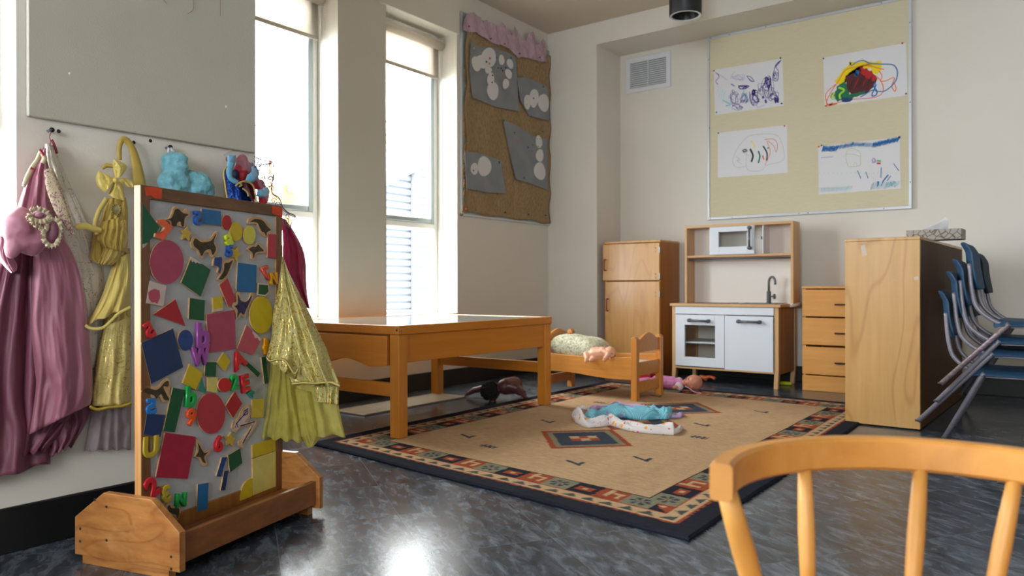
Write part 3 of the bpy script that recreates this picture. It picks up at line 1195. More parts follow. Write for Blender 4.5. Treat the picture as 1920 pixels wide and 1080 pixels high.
bar_handle(d, at_y(1294, 600.5, KY0+.006), at_y(1329, 602, KY0+.006), (0, -.026, 0))
bar_handle(dd, at_y(1386, 602.5, KY0+.004), at_y(1425, 604, KY0+.004), (0, -.026, 0))
MB().box((KX0+.09, KY0+.06, KZ), (KX0+.36, KY0+.27, KZ+.004), .001).build('hob', 'hob_grey', t)
sk = MB()
x0, x1, y0, y1 = KX1-.30, KX1-.045, KY0+.045, KY0+.30
sk.box((x0, y0, KZ), (x1, y0+.02, KZ+.004)).box((x0, y1-.02, KZ), (x1, y1, KZ+.004)).box((x0, y0+.02, KZ), (x0+.02, y1-.02, KZ+.004)).box((x1-.02, y0+.02, KZ), (x1, y1-.02, KZ+.004)).box((x0+.02, y0+.02, KZ+.0003), (x1-.02, y1-.02, KZ+.001))
sk.build('sink', 'hob_grey', t)
tp = at_z(1443, 571, KZ)
ty = KY0+.27
tp = Vector((at_y(1441.5, 560, ty).x, ty, KZ))
tap = MB()
tap.lathe([(.017, 0), (.017, .006), (.0135, .008), (.0135, .075), (.009, .08)], tp, 20)
arc = [tp+Vector((0, 0, .07)), tp+Vector((0, 0, .135))]
for i in range(1, 9):
    a = math.pi*i/8
    arc.append(tp+Vector((.021-.021*math.cos(a), -.006*i/8, .135+.036*math.sin(a))))
arc.append(arc[-1]+Vector((0, 0, -.014)))
tap.tube(arc, .0072, n=14)
tf = tap.build('tap', 'handle_grey', t)
kn = MB().tube([tp+Vector((.01, 0, .045)), tp+Vector((.032, -.003, .045))], .0055, n=10)
for k in range(6):
    a = k*math.pi/3
    kn.ball(tp+Vector((.036, -.003+.012*math.cos(a), .045+.012*math.sin(a))), .0068, seg=8, rings=6)
kn.lathe([(0, 0), (.012, 0), (.012, .008), (0, .008)], tp+Vector((.032, -.003, .045)), 16, 'x')
kn.build('tap_knob', 'handle_grey', tf)
# the upper hutch
HY0, HY1 = 4.762, 4.90
HX0, HX1 = -2.068, -1.352
hz1 = .62+(.62-0)*0+(at_y(1484, 415, HY0).z-.62)
HZ1 = at_y(1384, 419, HY0).z
sz = at_y(1384, 479, HY0).z
hu = MB().box((HX0, HY0, KZ), (HX0+.016, HY1, HZ1-.016), .001).build('hutch_side', 'beech', t)
MB().box((HX1-.016, HY0, KZ), (HX1, HY1, HZ1-.016), .001).build('hutch_side', 'beech', t)
MB().box((HX0, HY0, HZ1-.016), (HX1, HY1, HZ1), .001).build('hutch_top', 'beech_x', t)
MB().box((HX0+.016, HY0+.004, sz-.007), (HX1-.016, HY1-.006, sz+.007), .001).build('hutch_shelf', 'beech_x', t)
MB().box((HX0+.016, HY1-.006, KZ), (HX1-.016, HY1, HZ1-.016)).build('hutch_back', 'hutch_back', t)
MB().tube([(HX0+.012, HY0+.035, at_y(1384, 485, HY0).z), (HX1-.012, HY0+.035, at_y(1384, 485, HY0).z)], .0055, n=12).build('hanging_rail', 'handle_grey', t)
# microwave: frame, door, open partition
mx0, mx1 = at_y(1331.5, 440, HY0).x, at_y(1415.5, 440, HY0).x
mz0, mz1 = sz+.008, HZ1-.018
mw = MB().box((mx0-.005, HY0+.004, mz0), (mx0+.001, HY1-.006, mz1)).box((at_y(1430, 440, HY0).x-.003, HY0+.004, mz0), (at_y(1430, 440, HY0).x+.003, HY1-.006, mz1)).build('microwave_partition', 'white_panel', t)
a_, b_ = at_y(1348.5, 435.5, HY0), at_y(1402, 461.5, HY0)
d = MB()
d.box((mx0, HY0-.012, mz0), (a_.x, HY0+.002, mz1), .001).box((b_.x, HY0-.012, mz0), (mx1, HY0+.002, mz1), .001).box((a_.x, HY0-.012, mz0), (b_.x, HY0+.002, b_.z), .001).box((a_.x, HY0-.012, a_.z), (b_.x, HY0+.002, mz1), .001)
d = d.build('microwave_door', 'white_panel', t)
MB().box((a_.x-.003, HY0-.004, b_.z-.003), (b_.x+.003, HY0-.002, a_.z+.003)).build('window_pane', 'glass', d)
bar_handle(d, at_y(1406.5, 427, HY0-.012), at_y(1406.5, 465, HY0-.012), (0, -.024, 0))
MB().box((at_y(1430, 440, HY0).x-.012, HY0+.006, at_y(1426, 446, HY0).z-.008), (at_y(1430, 440, HY0).x-.003, HY0+.03, at_y(1426, 446, HY0).z+.01), .001).build('door_catch', 'dark_rubber', mw)
# paper roll hung on the side
MB().tube([(KX1+.008, KY1-.20, KZ-.008), (KX1+.03, KY1-.02, KZ-.004)], .012, n=14).build('side_bracket', 'hutch_back', t)

# ================================================================ DRAWER CHEST
wood('chest_wood', 'cc8d45', 'da9d54', 'x', .6, .4, coat=.2, marks=.1)
DX0, DX1, DY0, DY1, DZ = -1.266, -.86, 4.63, 5.01, .622
t = thing('drawer_chest', 'low honey wood chest of drawers beside the toy kitchen', 'chest of drawers', ((DX0+DX1)/2, (DY0+DY1)/2, 0))
MB().box((DX0+.004, DY0+.014, 0), (DX0+.02, DY1, DZ-.014)).box((DX1-.02, DY0+.014, 0), (DX1-.004, DY1, DZ-.014)).box((DX0+.02, DY1-.012, 0), (DX1-.02, DY1, DZ-.014)).build('carcass', 'chest_wood', t)
MB().box((DX0, DY0, DZ-.014), (DX1, DY1, DZ), .002).build('top', 'chest_wood', t)
for z0, z1 in ((.443, .602), (.274, .434), (.098, .262)):
    d = MB().box((DX0+.002, DY0+.002, z0), (DX1-.002, DY0+.016, z1), .002).build('drawer', 'chest_wood', t)
    zc_ = z0+(z1-z0)*.45
    xh = at_y(1565, 571, DY0).x
    MB().box((xh, DY0-.012, zc_-.004), (xh+.10, DY0+.003, zc_+.004), .002).build('handle', 'dark_rubber', d)
MB().box((DX0+.002, DY0+.002, 0), (DX1-.002, DY0+.016, .091), .002).build('plinth', 'chest_wood', t)

# ================================================================ PLYWOOD CABINET (seen from its end)
wood('ply_blonde', 'bf9152', 'cda064', 'z', .45, .35, figure=.35, coat=.25, marks=.08)
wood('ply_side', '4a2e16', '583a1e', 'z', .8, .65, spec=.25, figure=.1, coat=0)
PX0, PX1, PY0, PY1, PZ = -.800, -.4975, 3.62, 4.83, .835
t = thing('plywood_cabinet', 'tall blond plywood cabinet with its end panel facing us, tissue box on top', 'cabinet', (PX0, PY0, 0))
t.rotation_euler = (0, 0, R(-2.0))
b = MB()
MB().box((PX0, PY0, .006), (PX1, PY0+.018, PZ-.013), .0015).build('end_panel', 'ply_blonde', t)
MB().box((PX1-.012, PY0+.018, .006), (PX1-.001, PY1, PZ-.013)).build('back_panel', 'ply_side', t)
MB().box((PX0-.001, PY0-.001, PZ-.013), (PX1+.001, PY1, PZ), .0015).build('top', 'ply_blonde', t)
MB().box((PX0, PY1-.018, .006), (PX1-.012, PY1, PZ-.013)).box((PX0, PY0+.018, .006), (PX1-.012, PY1-.018, .024)).box((PX0, PY0+.018, .40), (PX1-.012, PY1-.018, .416)).build('carcass', 'ply_blonde', t)
MB().box((PX0+.02, PY0+.03, 0), (PX1-.02, PY0+.05, .006)).box((PX0+.02, PY1-.05, 0), (PX1-.02, PY1-.03, .006)).build('foot', 'dark_rubber', t)
mat('tape', 'e6ddd0', .4, alpha=.55)
tm = MB()
for pp in (((1614, 461), (1622, 459), (1626, 478), (1617, 481)), ((1714, 520), (1722, 518), (1724, 524), (1716, 526))):
    tm.face([at_y(x, y, PY0-.0006) for x, y in pp])
tm.build('tape_scrap', 'tape', t)

# tissue box
m = mat('tissue_box_card', '8f867b', .6)
nt_ = m.node_tree
tcn = nt_.nodes.new('ShaderNodeTexCoord')
vo = nt_.nodes.new('ShaderNodeTexVoronoi')
vo.feature = 'DISTANCE_TO_EDGE'
vo.inputs['Scale'].default_value = 34
nt_.links.new(tcn.outputs['Object'], vo.inputs['Vector'])
cr = nt_.nodes.new('ShaderNodeValToRGB')
cr.color_ramp.elements[0].position, cr.color_ramp.elements[0].color = .03, lin('66583f')
cr.color_ramp.elements[1].position, cr.color_ramp.elements[1].color = .07, lin('9c958e')
nt_.links.new(vo.outputs[0], cr.inputs[0])
nt_.links.new(cr.outputs[0], nt_.nodes['Principled BSDF'].inputs['Base Color'])
t = thing('tissue_box', 'patterned grey tissue box with a white tissue sticking out, on the plywood cabinet', 'tissue box', (-.50, 4.02, PZ))
t.rotation_euler = (0, 0, R(-3))
bx = MB().box((-.595, 3.93, PZ), (-.37, 4.05, PZ+.048), .001)
bx.build('box', 'tissue_box_card', t)
translucent('tissue_paper', 'e4e2e4', .35)
tt = []
for k, (x0, y0, x1, y1) in enumerate(((1729, 431, 1729, 431), (1742, 434, 1744, 425), (1757, 434.5, 1766, 413), (1768, 434, 1773, 407), (1777, 435, 1781, 411))):
    tt.append([at_y(x0+(x1-x0)*s_, y0+(y1-y0)*s_, 3.99+.012*math.sin(k*2.1+s_*3)) for s_ in [i/8 for i in range(9)]])
MB().sheet(tt).build('tissue', 'tissue_paper', t, solid=.0004)

# ================================================================ STACKED SCHOOL CHAIRS
mat('blue_plastic', '24435f', .55, spec=.3, vary=.1, vscale=20, bump=.1, bscale=300)
mat('navy_plastic', '2a3440', .6, spec=.3, bump=.1, bscale=300)
mat('chair_tube', '7f7b86', .4, metal=.25, vary=.1, vscale=30)
mat('worn_tube', '84757a', .5, metal=.4, vary=.45, vscale=110)
mat('rubber_foot', '3a3a3d', .7)
SX, SY = -.312, 3.50       # back edge of the lowest seat, near side


def school_chair(dx, dz, dy, label, rear, front, first, shell='blue_plastic', tubem='chair_tube'):
    """moulded shell chair facing +x; rear / front = foot positions of its legs"""
    o_ = Vector((SX+dx, SY+dy, .292+dz))
    wd = .33
    t = thing('school_chair', label, 'chair', (o_.x+.17, o_.y+wd/2, max(0, rear[2])), 'blue school chairs stacked by the plywood cabinet')
    # seat shell
    rows = []
    for i in range(17):
        s_ = i/16
        x = o_.x+.345*s_
        hw = wd/2*(1-.10*(2*s_-1)**4-.04*s_)
        row = []
        for j in range(15):
            q = j/14*2-1
            z = o_.z-.004-.013*(1-q*q)*math.sin(math.pi*min(1, s_*1.15))-.02*max(0, s_-.82)*5*.3
            if abs(q) > .84:
                z -= .026*min(1, (abs(q)-.84)/.1)
            row.append((x, o_.y+wd/2+q*hw, z))
        if i in (0, 16):
            row = [(a, b, c-.014) for a, b, c in row]
        rows.append(row)
    MB().sheet(rows).build('seat', 'seat_' if False else shell, t, solid=.006, sub=1)
    # back shell with rolled top
    rows = []
    for i in range(15):
        s_ = i/14
        z = o_.z+.115+.195*s_
        row = []
        for j in range(15):
            q = j/14*2-1
            hw = .155*(1-.16*(2*s_-1)**4)
            cx = o_.x-.080-.022*s_+.034*(q*q)-(.020*max(0, s_-.8)/.2 if s_ > .8 else 0)-.006*math.sin(s_*3.1)
            row.append((cx, o_.y+wd/2+q*hw, z-.03*max(0, abs(q)-.75)*s_*1.2))
        rows.append(row)
    MB().sheet(rows).build('backrest', shell, t, solid=.007, sub=1)
    # frame: each side tube runs from the back, curving under the seat
    for sd, q in ((0, -1), (1, 1)):
        y = o_.y+wd/2+q*.135
        pts = smoothpath([(o_.x-.080, y, o_.z+.22), (o_.x-.070, y, o_.z+.10), (o_.x-.045, y, o_.z+.03), (o_.x+.03, y, o_.z-.022), (o_.x+.12, y, o_.z-.026), (o_.x+.30, y, o_.z-.024)], 6)
        MB().tube(pts, .0085, n=12).build('frame_tube', 'chair_tube', t)
        yo = o_.y+wd/2+q*(.150 if q < 0 else .145)
        rf_ = Vector(rear)
        ff_ = Vector(front)
        if q > 0:
            rf_.y = ff_.y = yo+.02
        lm = tubem if q < 0 else 'chair_tube'
        l1 = MB().tube([(o_.x+.055, yo, o_.z-.018), (o_.x+.045, yo-.002*q, o_.z-.03), tuple(rf_)], .0098, n=12).build('leg', lm, t)
        l2 = MB().tube([(o_.x+.235, yo, o_.z-.018), (o_.x+.24, yo, o_.z-.035), tuple(ff_)], .0098, n=12).build('leg', 'chair_tube', t)
        for l_, f_ in ((l1, rf_), (l2, ff_)):
            MB().lathe([(.0, -.001), (.0108, 0), (.0108, .006), (.0098, .007)], f_, 12).build('rubber_foot', 'rubber_foot', l_)
    MB().tube([(o_.x+.06, o_.y+.02, o_.z-.034), (o_.x+.235, o_.y+.02, o_.z-.034)], .004, n=8).build('cross_bar', 'chair_tube', t)
    return t


school_chair(0, 0, 0, 'bottom blue school chair of the front stack, its legs on the floor', (-.395, 3.507, 0), (-.02, 3.507, 0), True)
school_chair(.030, .082, -.004, 'blue school chair second from the bottom of the front stack', (-.489, 3.49, .061), (-.12, 3.49, .02), False)
school_chair(.052, .132, -.008, 'blue school chair third from the bottom of the front stack', (-.421, 3.484, .149), (-.06, 3.484, .09), False)
school_chair(.084, .200, -.012, 'top blue school chair of the front stack with rust-speckled rear leg', (-.405, 3.478, .223), (0, 3.478, .17), False, tubem='worn_tube')
for k, (lb, sh) in enumerate((('dark chair low in the rear stack behind the blue front stack', 'navy_plastic'), ('dark chair at the top of the rear stack against the wall', 'navy_plastic'))):
    school_chair(.03+.05*k, .07+.11*k, .52, lb, (-.41+.02*k, 4.03, .0 if k == 0 else .12), (0, 4.03, 0 if k == 0 else .12), False, shell=sh)

# ================================================================ FOREGROUND CHAIR
wood('chair_honey', 'b87c36', 'c88c44', 'x', .5, .42, coat=.1, marks=.35, cmark='8a5a22')
wood('chair_honey_z', 'b98038', 'c89048', 'z', .7, .5, coat=.05, marks=.12, cmark='d8b078')
A_, B_, C_ = at_d(1352, 908, .80), at_d(1640, 862, .945), at_d(1935, 893, .865)
P = [Vector((p.x, p.y)) for p in (A_, B_, C_)]
ax_, ay_, bx_, by_, cx_, cy_ = *P[0], *P[1], *P[2]
dd_ = 2*(ax_*(by_-cy_)+bx_*(cy_-ay_)+cx_*(ay_-by_))
ux = ((ax_**2+ay_**2)*(by_-cy_)+(bx_**2+by_**2)*(cy_-ay_)+(cx_**2+cy_**2)*(ay_-by_))/dd_
uy = ((ax_**2+ay_**2)*(cx_-bx_)+(bx_**2+by_**2)*(ax_-cx_)+(cx_**2+cy_**2)*(bx_-ax_))/dd_
cc = Vector((ux, uy))
rr = (P[0]-cc).length
ang0 = math.atan2(P[0].y-cc.y, P[0].x-cc.x)
ang2 = math.atan2(P[2].y-cc.y, P[2].x-cc.x)
if ang0 < ang2:
    ang0 += 2*math.pi
amid = math.atan2(P[1].y-cc.y, P[1].x-cc.x)
span = ang0-ang2
ang_end = ang2-.42
t = thing('wooden_chair', 'honey-coloured wooden spindle-back child chair close to the camera at lower right', 'chair', (cc.x, cc.y, 0))
zt_, zb2 = .430, .390
pr = []
NS = 40
rail = MB()
rings = []
for i in range(NS+1):
    a = ang0+(ang_end-ang0)*i/NS
    c_, s_ = math.cos(a), math.sin(a)
    ro, ri = rr+.012, rr-.012
    cch = .004
    prof = [(ri+cch, zb2), (ro-cch, zb2), (ro, zb2+cch), (ro, zt_-cch), (ro-cch, zt_), (ri+cch, zt_), (ri, zt_-cch), (ri, zb2+cch)]
    rings.append([rail.bm.verts.new((cc.x+c_*q, cc.y+s_*q, z)) for q, z in prof])
for a, b in zip(rings, rings[1:]):
    for j in range(8):
        rail.bm.faces.new((a[j], a[(j+1) % 8], b[(j+1) % 8], b[j]))
rail.bm.faces.new(rings[0][::-1])
rail.bm.faces.new(rings[-1])
o = rail.build('top_rail', 'chair_honey', t)
seat_r = rr*.80
for k, (pxx, d_, px2, d2) in enumerate(((1403, .815, 1452, .845), (1543, .905, 1549, .885), (1726, .935, 1714, .90), (1905, .875, 1870, .865), (2070, .80, 2010, .81))):
    top = at_d(pxx, 905, d_)
    bot = at_d(px2, 1085, d2)
    dr = bot-top
    # keep the spindle on the rail's arc
    v_ = Vector((top.x-cc.x, top.y-cc.y)).normalized()*rr
    top = Vector((cc.x+v_.x, cc.y+v_.y, zb2+.012))
    sc_ = (zb2+.012-.235)/abs(dr.z)
    bot = top+dr*sc_
    bot.z = .235
    v2 = Vector((bot.x-cc.x, bot.y-cc.y))
    if v2.length > rr*.93:
        v2 = v2.normalized()*rr*.93
        bot.x, bot.y = cc.x+v2.x, cc.y+v2.y
    rad = .0125 if k in (0, 4) else .0095
    md_ = (top+bot)/2
    MB().tube([top, top.lerp(bot, .3), md_, top.lerp(bot, .7), bot], rad, n=16, rs=[rad*.82, rad, rad*1.06, rad, rad*.85]).build('spindle', 'chair_honey_z', t)
sp = [(cc.x+math.cos(a)*rr*(1.0 if i % 2 == 0 else 1.0), cc.y+math.sin(a)*rr, .212) for i, a in enumerate([2*math.pi*i/40 for i in range(40)])]
MB().prism(sp, (0, 0, .026), .006).build('seat', 'chair_honey', t)
for i in range(4):
    a = amid+math.pi/4+i*math.pi/2
    MB().tube([(cc.x+math.cos(a)*rr*.72, cc.y+math.sin(a)*rr*.72, .215), (cc.x+math.cos(a)*rr*.98, cc.y+math.sin(a)*rr*.98, 0)], .014, n=14, rs=[.014, .011]).build('leg', 'chair_honey_z', t)
# ================================================================ helper: several materials in one mesh
def multi(name, lst, parent=None):
    """lst of (MB, material key): joined as ONE mesh with a slot each"""
    bm = bmesh.new()
    for i, (mb, mk) in enumerate(lst):
        me = bpy.data.meshes.new('tmp')
        mb.bm.to_mesh(me)
        mb.bm.free()
        n0 = len(bm.faces)
        bm.from_mesh(me)
        bm.faces.ensure_lookup_table()
        for f in bm.faces[n0:]:
            f.material_index = i
        bpy.data.meshes.remove(me)
    r = MB()
    r.bm.free()
    r.bm = bm
    o = r.build(name, None, parent, recalc=False)
    for mb, mk in lst:
        o.data.materials.append(M[mk])
    return o


# ================================================================ PINBOARD WITH DRAWINGS
m = mat('pinboard_cloth', 'd0c7aa', .9, bump=.5, bscale=500, vary=.05, vscale=60, vstretch=(.3, 1, 6))
mat('board_frame', 'c9ccd2', .35, metal=.3)
YP = 5.016
bTL, bBR = at_y(1327, 70.6, YP), at_y(1714.3, 391.9, YP)
bx0, bx1, bz0, bz1 = -2.008, -.733, 1.086, 2.361
t = thing('pinboard', 'large beige cloth pinboard in a thin white frame on the back wall', 'pinboard', ((bx0+bx1)/2, YB, bz0))
MB().box((bx0+.018, YP, bz0+.018), (bx1-.018, YB, bz1-.018)).build('pin_surface', 'pinboard_cloth', t)
f = MB()
f.box((bx0, YP-.006, bz0), (bx1, YB, bz0+.018), .002).box((bx0, YP-.006, bz1-.018), (bx1, YB, bz1), .002).box((bx0, YP-.006, bz0+.018), (bx0+.018, YB, bz1-.018), .002).box((bx1-.018, YP-.006, bz0+.018), (bx1, YB, bz1-.018), .002)
fr = f.build('frame', 'board_frame', t)
for q in ((1332, 122), (1435.5, 37), (1367.5, 63.5), (1329, 112), (1652.5, 6), (1706, 42), (1710, 191), (1711.5, 341), (1373, 407.5), (1498, 400), (1515, 398.8), (1657, 392), (1330, 240), (1332, 369)):
    p = at_y(q[0], q[1], YP-.006)
    p.x = min(max(p.x, bx0+.009), bx1-.009) if p.x < bx0+.02 or p.x > bx1-.02 else p.x
    if bx0+.02 < p.x < bx1-.02:
        p.z = bz0+.009 if p.z < 1.7 else bz1-.009
    MB().lathe([(0, .0012), (.003, .001), (.0034, 0)], p, 10, (Vector((1, 0, 0)), Vector((0, 0, 1)), Vector((0, -1, 0)))).build('screw', 'dark_steel', fr)

mat('paper', 'd9d8dc', .8)
INK = dict(purple='4c3a94', violet='7a3aa8', lilac='9a86c0', teal='7fc0cc', paleteal='b3d2d8', yellow='e8cf08', orange='ec6a22', red='b51a1e', maroon='51191a', green='0f6b4c', lime='9fd42a', blue='1769b0', navy='16356b', black='1c2226', brick='d66a4a', palegreen='b8c890', magenta='c02a5a', bgreen='4fb85c', grey='9a9a9c')
for k, v in INK.items():
    mat('ink_'+k, v, .7)
for k, v in dict(red='b02418', green='1f6b48', black='15181b', blue='174a86', orange='e8602c', magenta='b8203c', yellow='d8a818').items():
    mat('pin_'+k, v, .3)
NB = Vector((0, -1, 0))


class Art:
    def __init__(s, label, corners, o0, sc, Y, pins=()):
        s.f = lambda x, y: (o0[0]+x/sc, o0[1]+y/sc)
        s.Y = Y
        cs = [at_y(*s.f(*c), Y) for c in corners]
        s.t = thing('child_drawing', label, 'drawing', sum(cs, Vector())/4, 'children\'s drawings pinned on the beige board')
        pm_ = MB().prism(cs, (0, .0006, 0))
        s.l = [(pm_, 'paper')]
        s.k = 0
        s.pins = pins

    def line(s, pts, w_, ink, sm=4):
        s.k += 1
        P_ = [at_y(*s.f(*p), s.Y) for p in pts]
        if sm:
            P_ = smoothpath(P_, sm)
        s.l.append((MB().strip(P_, w_*1.45, NB, .0003+.00002*s.k), 'ink_'+ink))
        return s

    def loops(s, cx, cy, rx, ry, n, w_, ink, seed=0, rot=0):
        rd = random.Random(seed)
        pts = []
        for i in range(n*8):
            a = i/8*2*math.pi*(1 if seed % 2 else -1)+rd.uniform(-.6, .6)+i*.05
            r = .25+.85*rd.random()
            x, y = rx*r*math.cos(a), ry*r*math.sin(a)
            pts.append((cx+x*math.cos(rot)-y*math.sin(rot), cy+x*math.sin(rot)+y*math.cos(rot)))
        return s.line(pts, w_, ink, 3)

    def blob(s, pts, ink, jag=9, seed=0):
        """solid crayon patch with a jagged outline"""
        rd = random.Random(seed)
        s.k += 3
        q = []
        n_ = len(pts)
        for i in range(n_):
            a, b = Vector(pts[i]), Vector(pts[(i+1) % n_])
            for j in range(5):
                p = a.lerp(b, j/5)
                q.append((p.x+rd.uniform(-jag, jag), p.y+rd.uniform(-jag, jag)))
        mb = MB()
        mb.face([at_y(*s.f(*p), s.Y)+NB*(.0003+.00002*s.k) for p in q])
        bmesh.ops.triangulate(mb.bm, faces=mb.bm.faces[:])
        s.l.append((mb, 'ink_'+ink))
        return s

    def zig(s, x0, y0, x1, y1, amp, n, w_, ink, seed=0, lean=.4):
        rd = random.Random(seed)
        pts = []
        for i in range(n+1):
            q = i/n
            sg = 1 if i % 2 else -1
            a = amp*(.7+.5*rd.random())*sg
            pts.append((x0+(x1-x0)*q-a*lean, y0+(y1-y0)*q+a))
        return s.line(pts, w_, ink, 0)

    def done(s):
        multi('paper', s.l, s.t)
        for x, y, c in s.pins:
            p = at_y(*s.f(x, y), s.Y)
            MB().lathe([(0, .009), (.0045, .0085), (.005, .006), (.003, .004), (.0045, .001), (.0045, 0), (.0005, 0)], p, 12, (Vector((1, 0, 0)), Vector((0, 0, 1)), NB)).build('push_pin', 'pin_'+c, s.t)


A = Art('drawing of purple scribbled loops, upper left on the pinboard', ((75, 280), (1235, 85), (1258, 880), (95, 1040)), (1330, 100), 9, YP-.0012,
        ((82, 295, 'red'), (1203, 82, 'black'), (1222, 847, 'green'), (122, 998, 'green')))
A.zig(130, 620, 380, 860, 90, 14, .004, 'paleteal', 1).line([(220, 790), (300, 830), (355, 860), (280, 890)], .005, 'teal').zig(560, 690, 640, 760, 60, 7, .005, 'teal', 2)
A.loops(960, 560, 130, 190, 7, .0016, 'purple', 3).loops(1090, 740, 110, 110, 5, .0022, 'purple', 4).loops(770, 750, 80, 120, 6, .0020, 'purple', 5)
A.loops(990, 500, 60, 120, 5, .003, 'purple', 6).loops(580, 760, 90, 90, 3, .0016, 'purple', 7).loops(420, 740, 80, 120, 4, .0017, 'purple', 8).loops(470, 890, 110, 70, 4, .0015, 'purple', 9)
A.line([(485, 550), (660, 548), (620, 590), (530, 600), (500, 560), (640, 560), (560, 585)], .0048, 'purple').zig(520, 820, 640, 810, 28, 12, .004, 'purple', 10)
A.line([(630, 380), (680, 440), (760, 480), (700, 400), (640, 390), (700, 470), (740, 480)], .0024, 'purple').loops(500, 410, 130, 60, 3, .0010, 'lilac', 11)
A.line([(1215, 110), (1130, 180), (1100, 260), (1070, 430), (1150, 460), (1165, 300), (1120, 220), (1210, 120), (1130, 220)], .0026, 'purple').loops(1120, 380, 45, 90, 3, .0018, 'purple', 12)
A.line([(105, 325), (165, 365), (140, 350), (165, 400), (110, 470), (150, 530)], .003, 'violet').line([(180, 365), (240, 410), (300, 450)], .0015, 'lilac').line([(440, 300), (380, 380), (440, 430), (560, 440)], .0012, 'lilac')
A.line([(365, 515), (430, 555)], .006, 'lilac').line([(945, 780), (960, 840)], .009, 'purple').line([(890, 745), (925, 740)], .011, 'purple').zig(1100, 780, 1170, 800, 50, 12, .004, 'purple', 13, 0)
A.line([(800, 870), (820, 910), (940, 870)], .0015, 'lilac').line([(860, 600), (860, 650)], .007, 'lilac').loops(750, 660, 35, 60, 4, .004, 'purple', 14).line([(680, 650), (690, 800), (750, 890)], .003, 'purple')
A.done()

A = Art('drawing of a thick rainbow-coloured scribble, upper right on the pinboard', ((110, 275), (1400, 45), (1425, 860), (135, 1040)), (1530, 75), 8.306, YP-.0012,
        ((120, 290, 'blue'), (1347, 52, 'red'), (1404, 836, 'magenta'), (158, 1028, 'red')))
A.blob(((290, 640), (350, 570), (430, 450), (560, 380), (505, 335), (640, 350), (760, 325), (880, 340), (960, 360), (1015, 325), (1020, 460), (950, 545), (880, 500), (850, 440), (760, 400), (650, 420), (560, 470), (470, 560), (430, 680), (330, 690)), 'yellow', 5, 1)
A.line([(310, 690), (180, 800), (150, 890), (190, 1010), (270, 1000), (500, 930), (850, 905), (1010, 850), (1050, 760), (1010, 640), (900, 540), (680, 460)], .0035, 'orange')
A.line([(1060, 460), (900, 420), (780, 390), (620, 420), (460, 470), (350, 640), (240, 800), (170, 950), (190, 1020), (330, 990)], .0035, 'orange').line([(1000, 640), (1080, 640), (1200, 585), (1215, 620), (1180, 720), (1230, 800), (1245, 740), (1210, 660)], .0035, 'orange').line([(980, 480), (1030, 560), (1000, 640)], .0035, 'orange')
A.line([(180, 1015), (260, 990), (210, 1015), (320, 990)], .008, 'orange')
A.blob(((330, 720), (440, 660), (520, 740), (500, 900), (330, 970), (270, 860)), 'green', 14, 3)
A.blob(((450, 570), (560, 530), (690, 460), (800, 500), (950, 600), (900, 720), (780, 830), (560, 860), (480, 760)), 'maroon', 12, 2)
A.blob(((690, 430), (790, 450), (880, 490), (870, 545), (955, 600), (900, 650), (790, 600), (700, 520)), 'red', 14, 4)
A.blob(((430, 840), (560, 850), (760, 790), (760, 830), (600, 890), (560, 940), (400, 950)), 'green', 10, 5).blob(((400, 900), (470, 890), (570, 920), (540, 960), (410, 965)), 'navy', 9, 6)
for k in range(5):
    A.zig(520+70*k, 760-20*k, 600+70*k, 600-10*k, 50, 5, .0018, 'red' if k % 2 else 'black', 60+k)
A.loops(270, 880, 40, 60, 2, .004, 'lime', 92).line([(350, 740), (440, 780), (370, 850), (380, 920)], .008, 'lime')
A.line([(550, 405), (640, 340), (740, 320), (830, 360), (980, 375), (1160, 380), (1240, 420), (1270, 530), (1220, 670), (1080, 790), (960, 800), (880, 780), (760, 850), (690, 890)], .0042, 'blue').line([(620, 490), (650, 500), (610, 560), (650, 520)], .012, 'blue').line([(930, 660), (900, 720), (950, 800), (930, 860), (870, 860), (940, 690)], .005, 'blue')
A.done()

A = Art('faint drawing of a striped round shape with black stripes, lower left on the pinboard', ((603, 612), (922, 575), (925, 795), (603, 817)), (1100, 0), 2.4543, YP-.0012,
        ((607, 613, 'green'), (911, 580, 'red')))
A.line([(735, 765), (690, 770), (672, 740), (690, 690), (740, 630), (800, 618), (880, 625), (908, 700), (900, 740), (830, 760), (800, 785), (740, 780), (735, 720), (740, 690)], .0012, 'grey')
A.line([(752, 685), (765, 715), (758, 745)], .0085, 'black').line([(790, 695), (797, 720), (790, 750)], .007, 'green').line([(812, 672), (830, 705), (828, 740)], .0065, 'black').line([(756, 647), (770, 665), (772, 682)], .004, 'yellow')
A.line([(820, 642), (860, 640), (878, 665), (872, 700), (860, 670), (830, 650), (845, 700), (820, 760)], .0025, 'brick').line([(810, 715), (815, 735)], .006, 'brick').loops(725, 692, 13, 9, 3, .0022, 'black', 3).line([(688, 720), (705, 735), (690, 740), (710, 752)], .0016, 'grey').line([(832, 680), (838, 683)], .006, 'green').line([(715, 700), (757, 720)], .001, 'grey')
A.done()

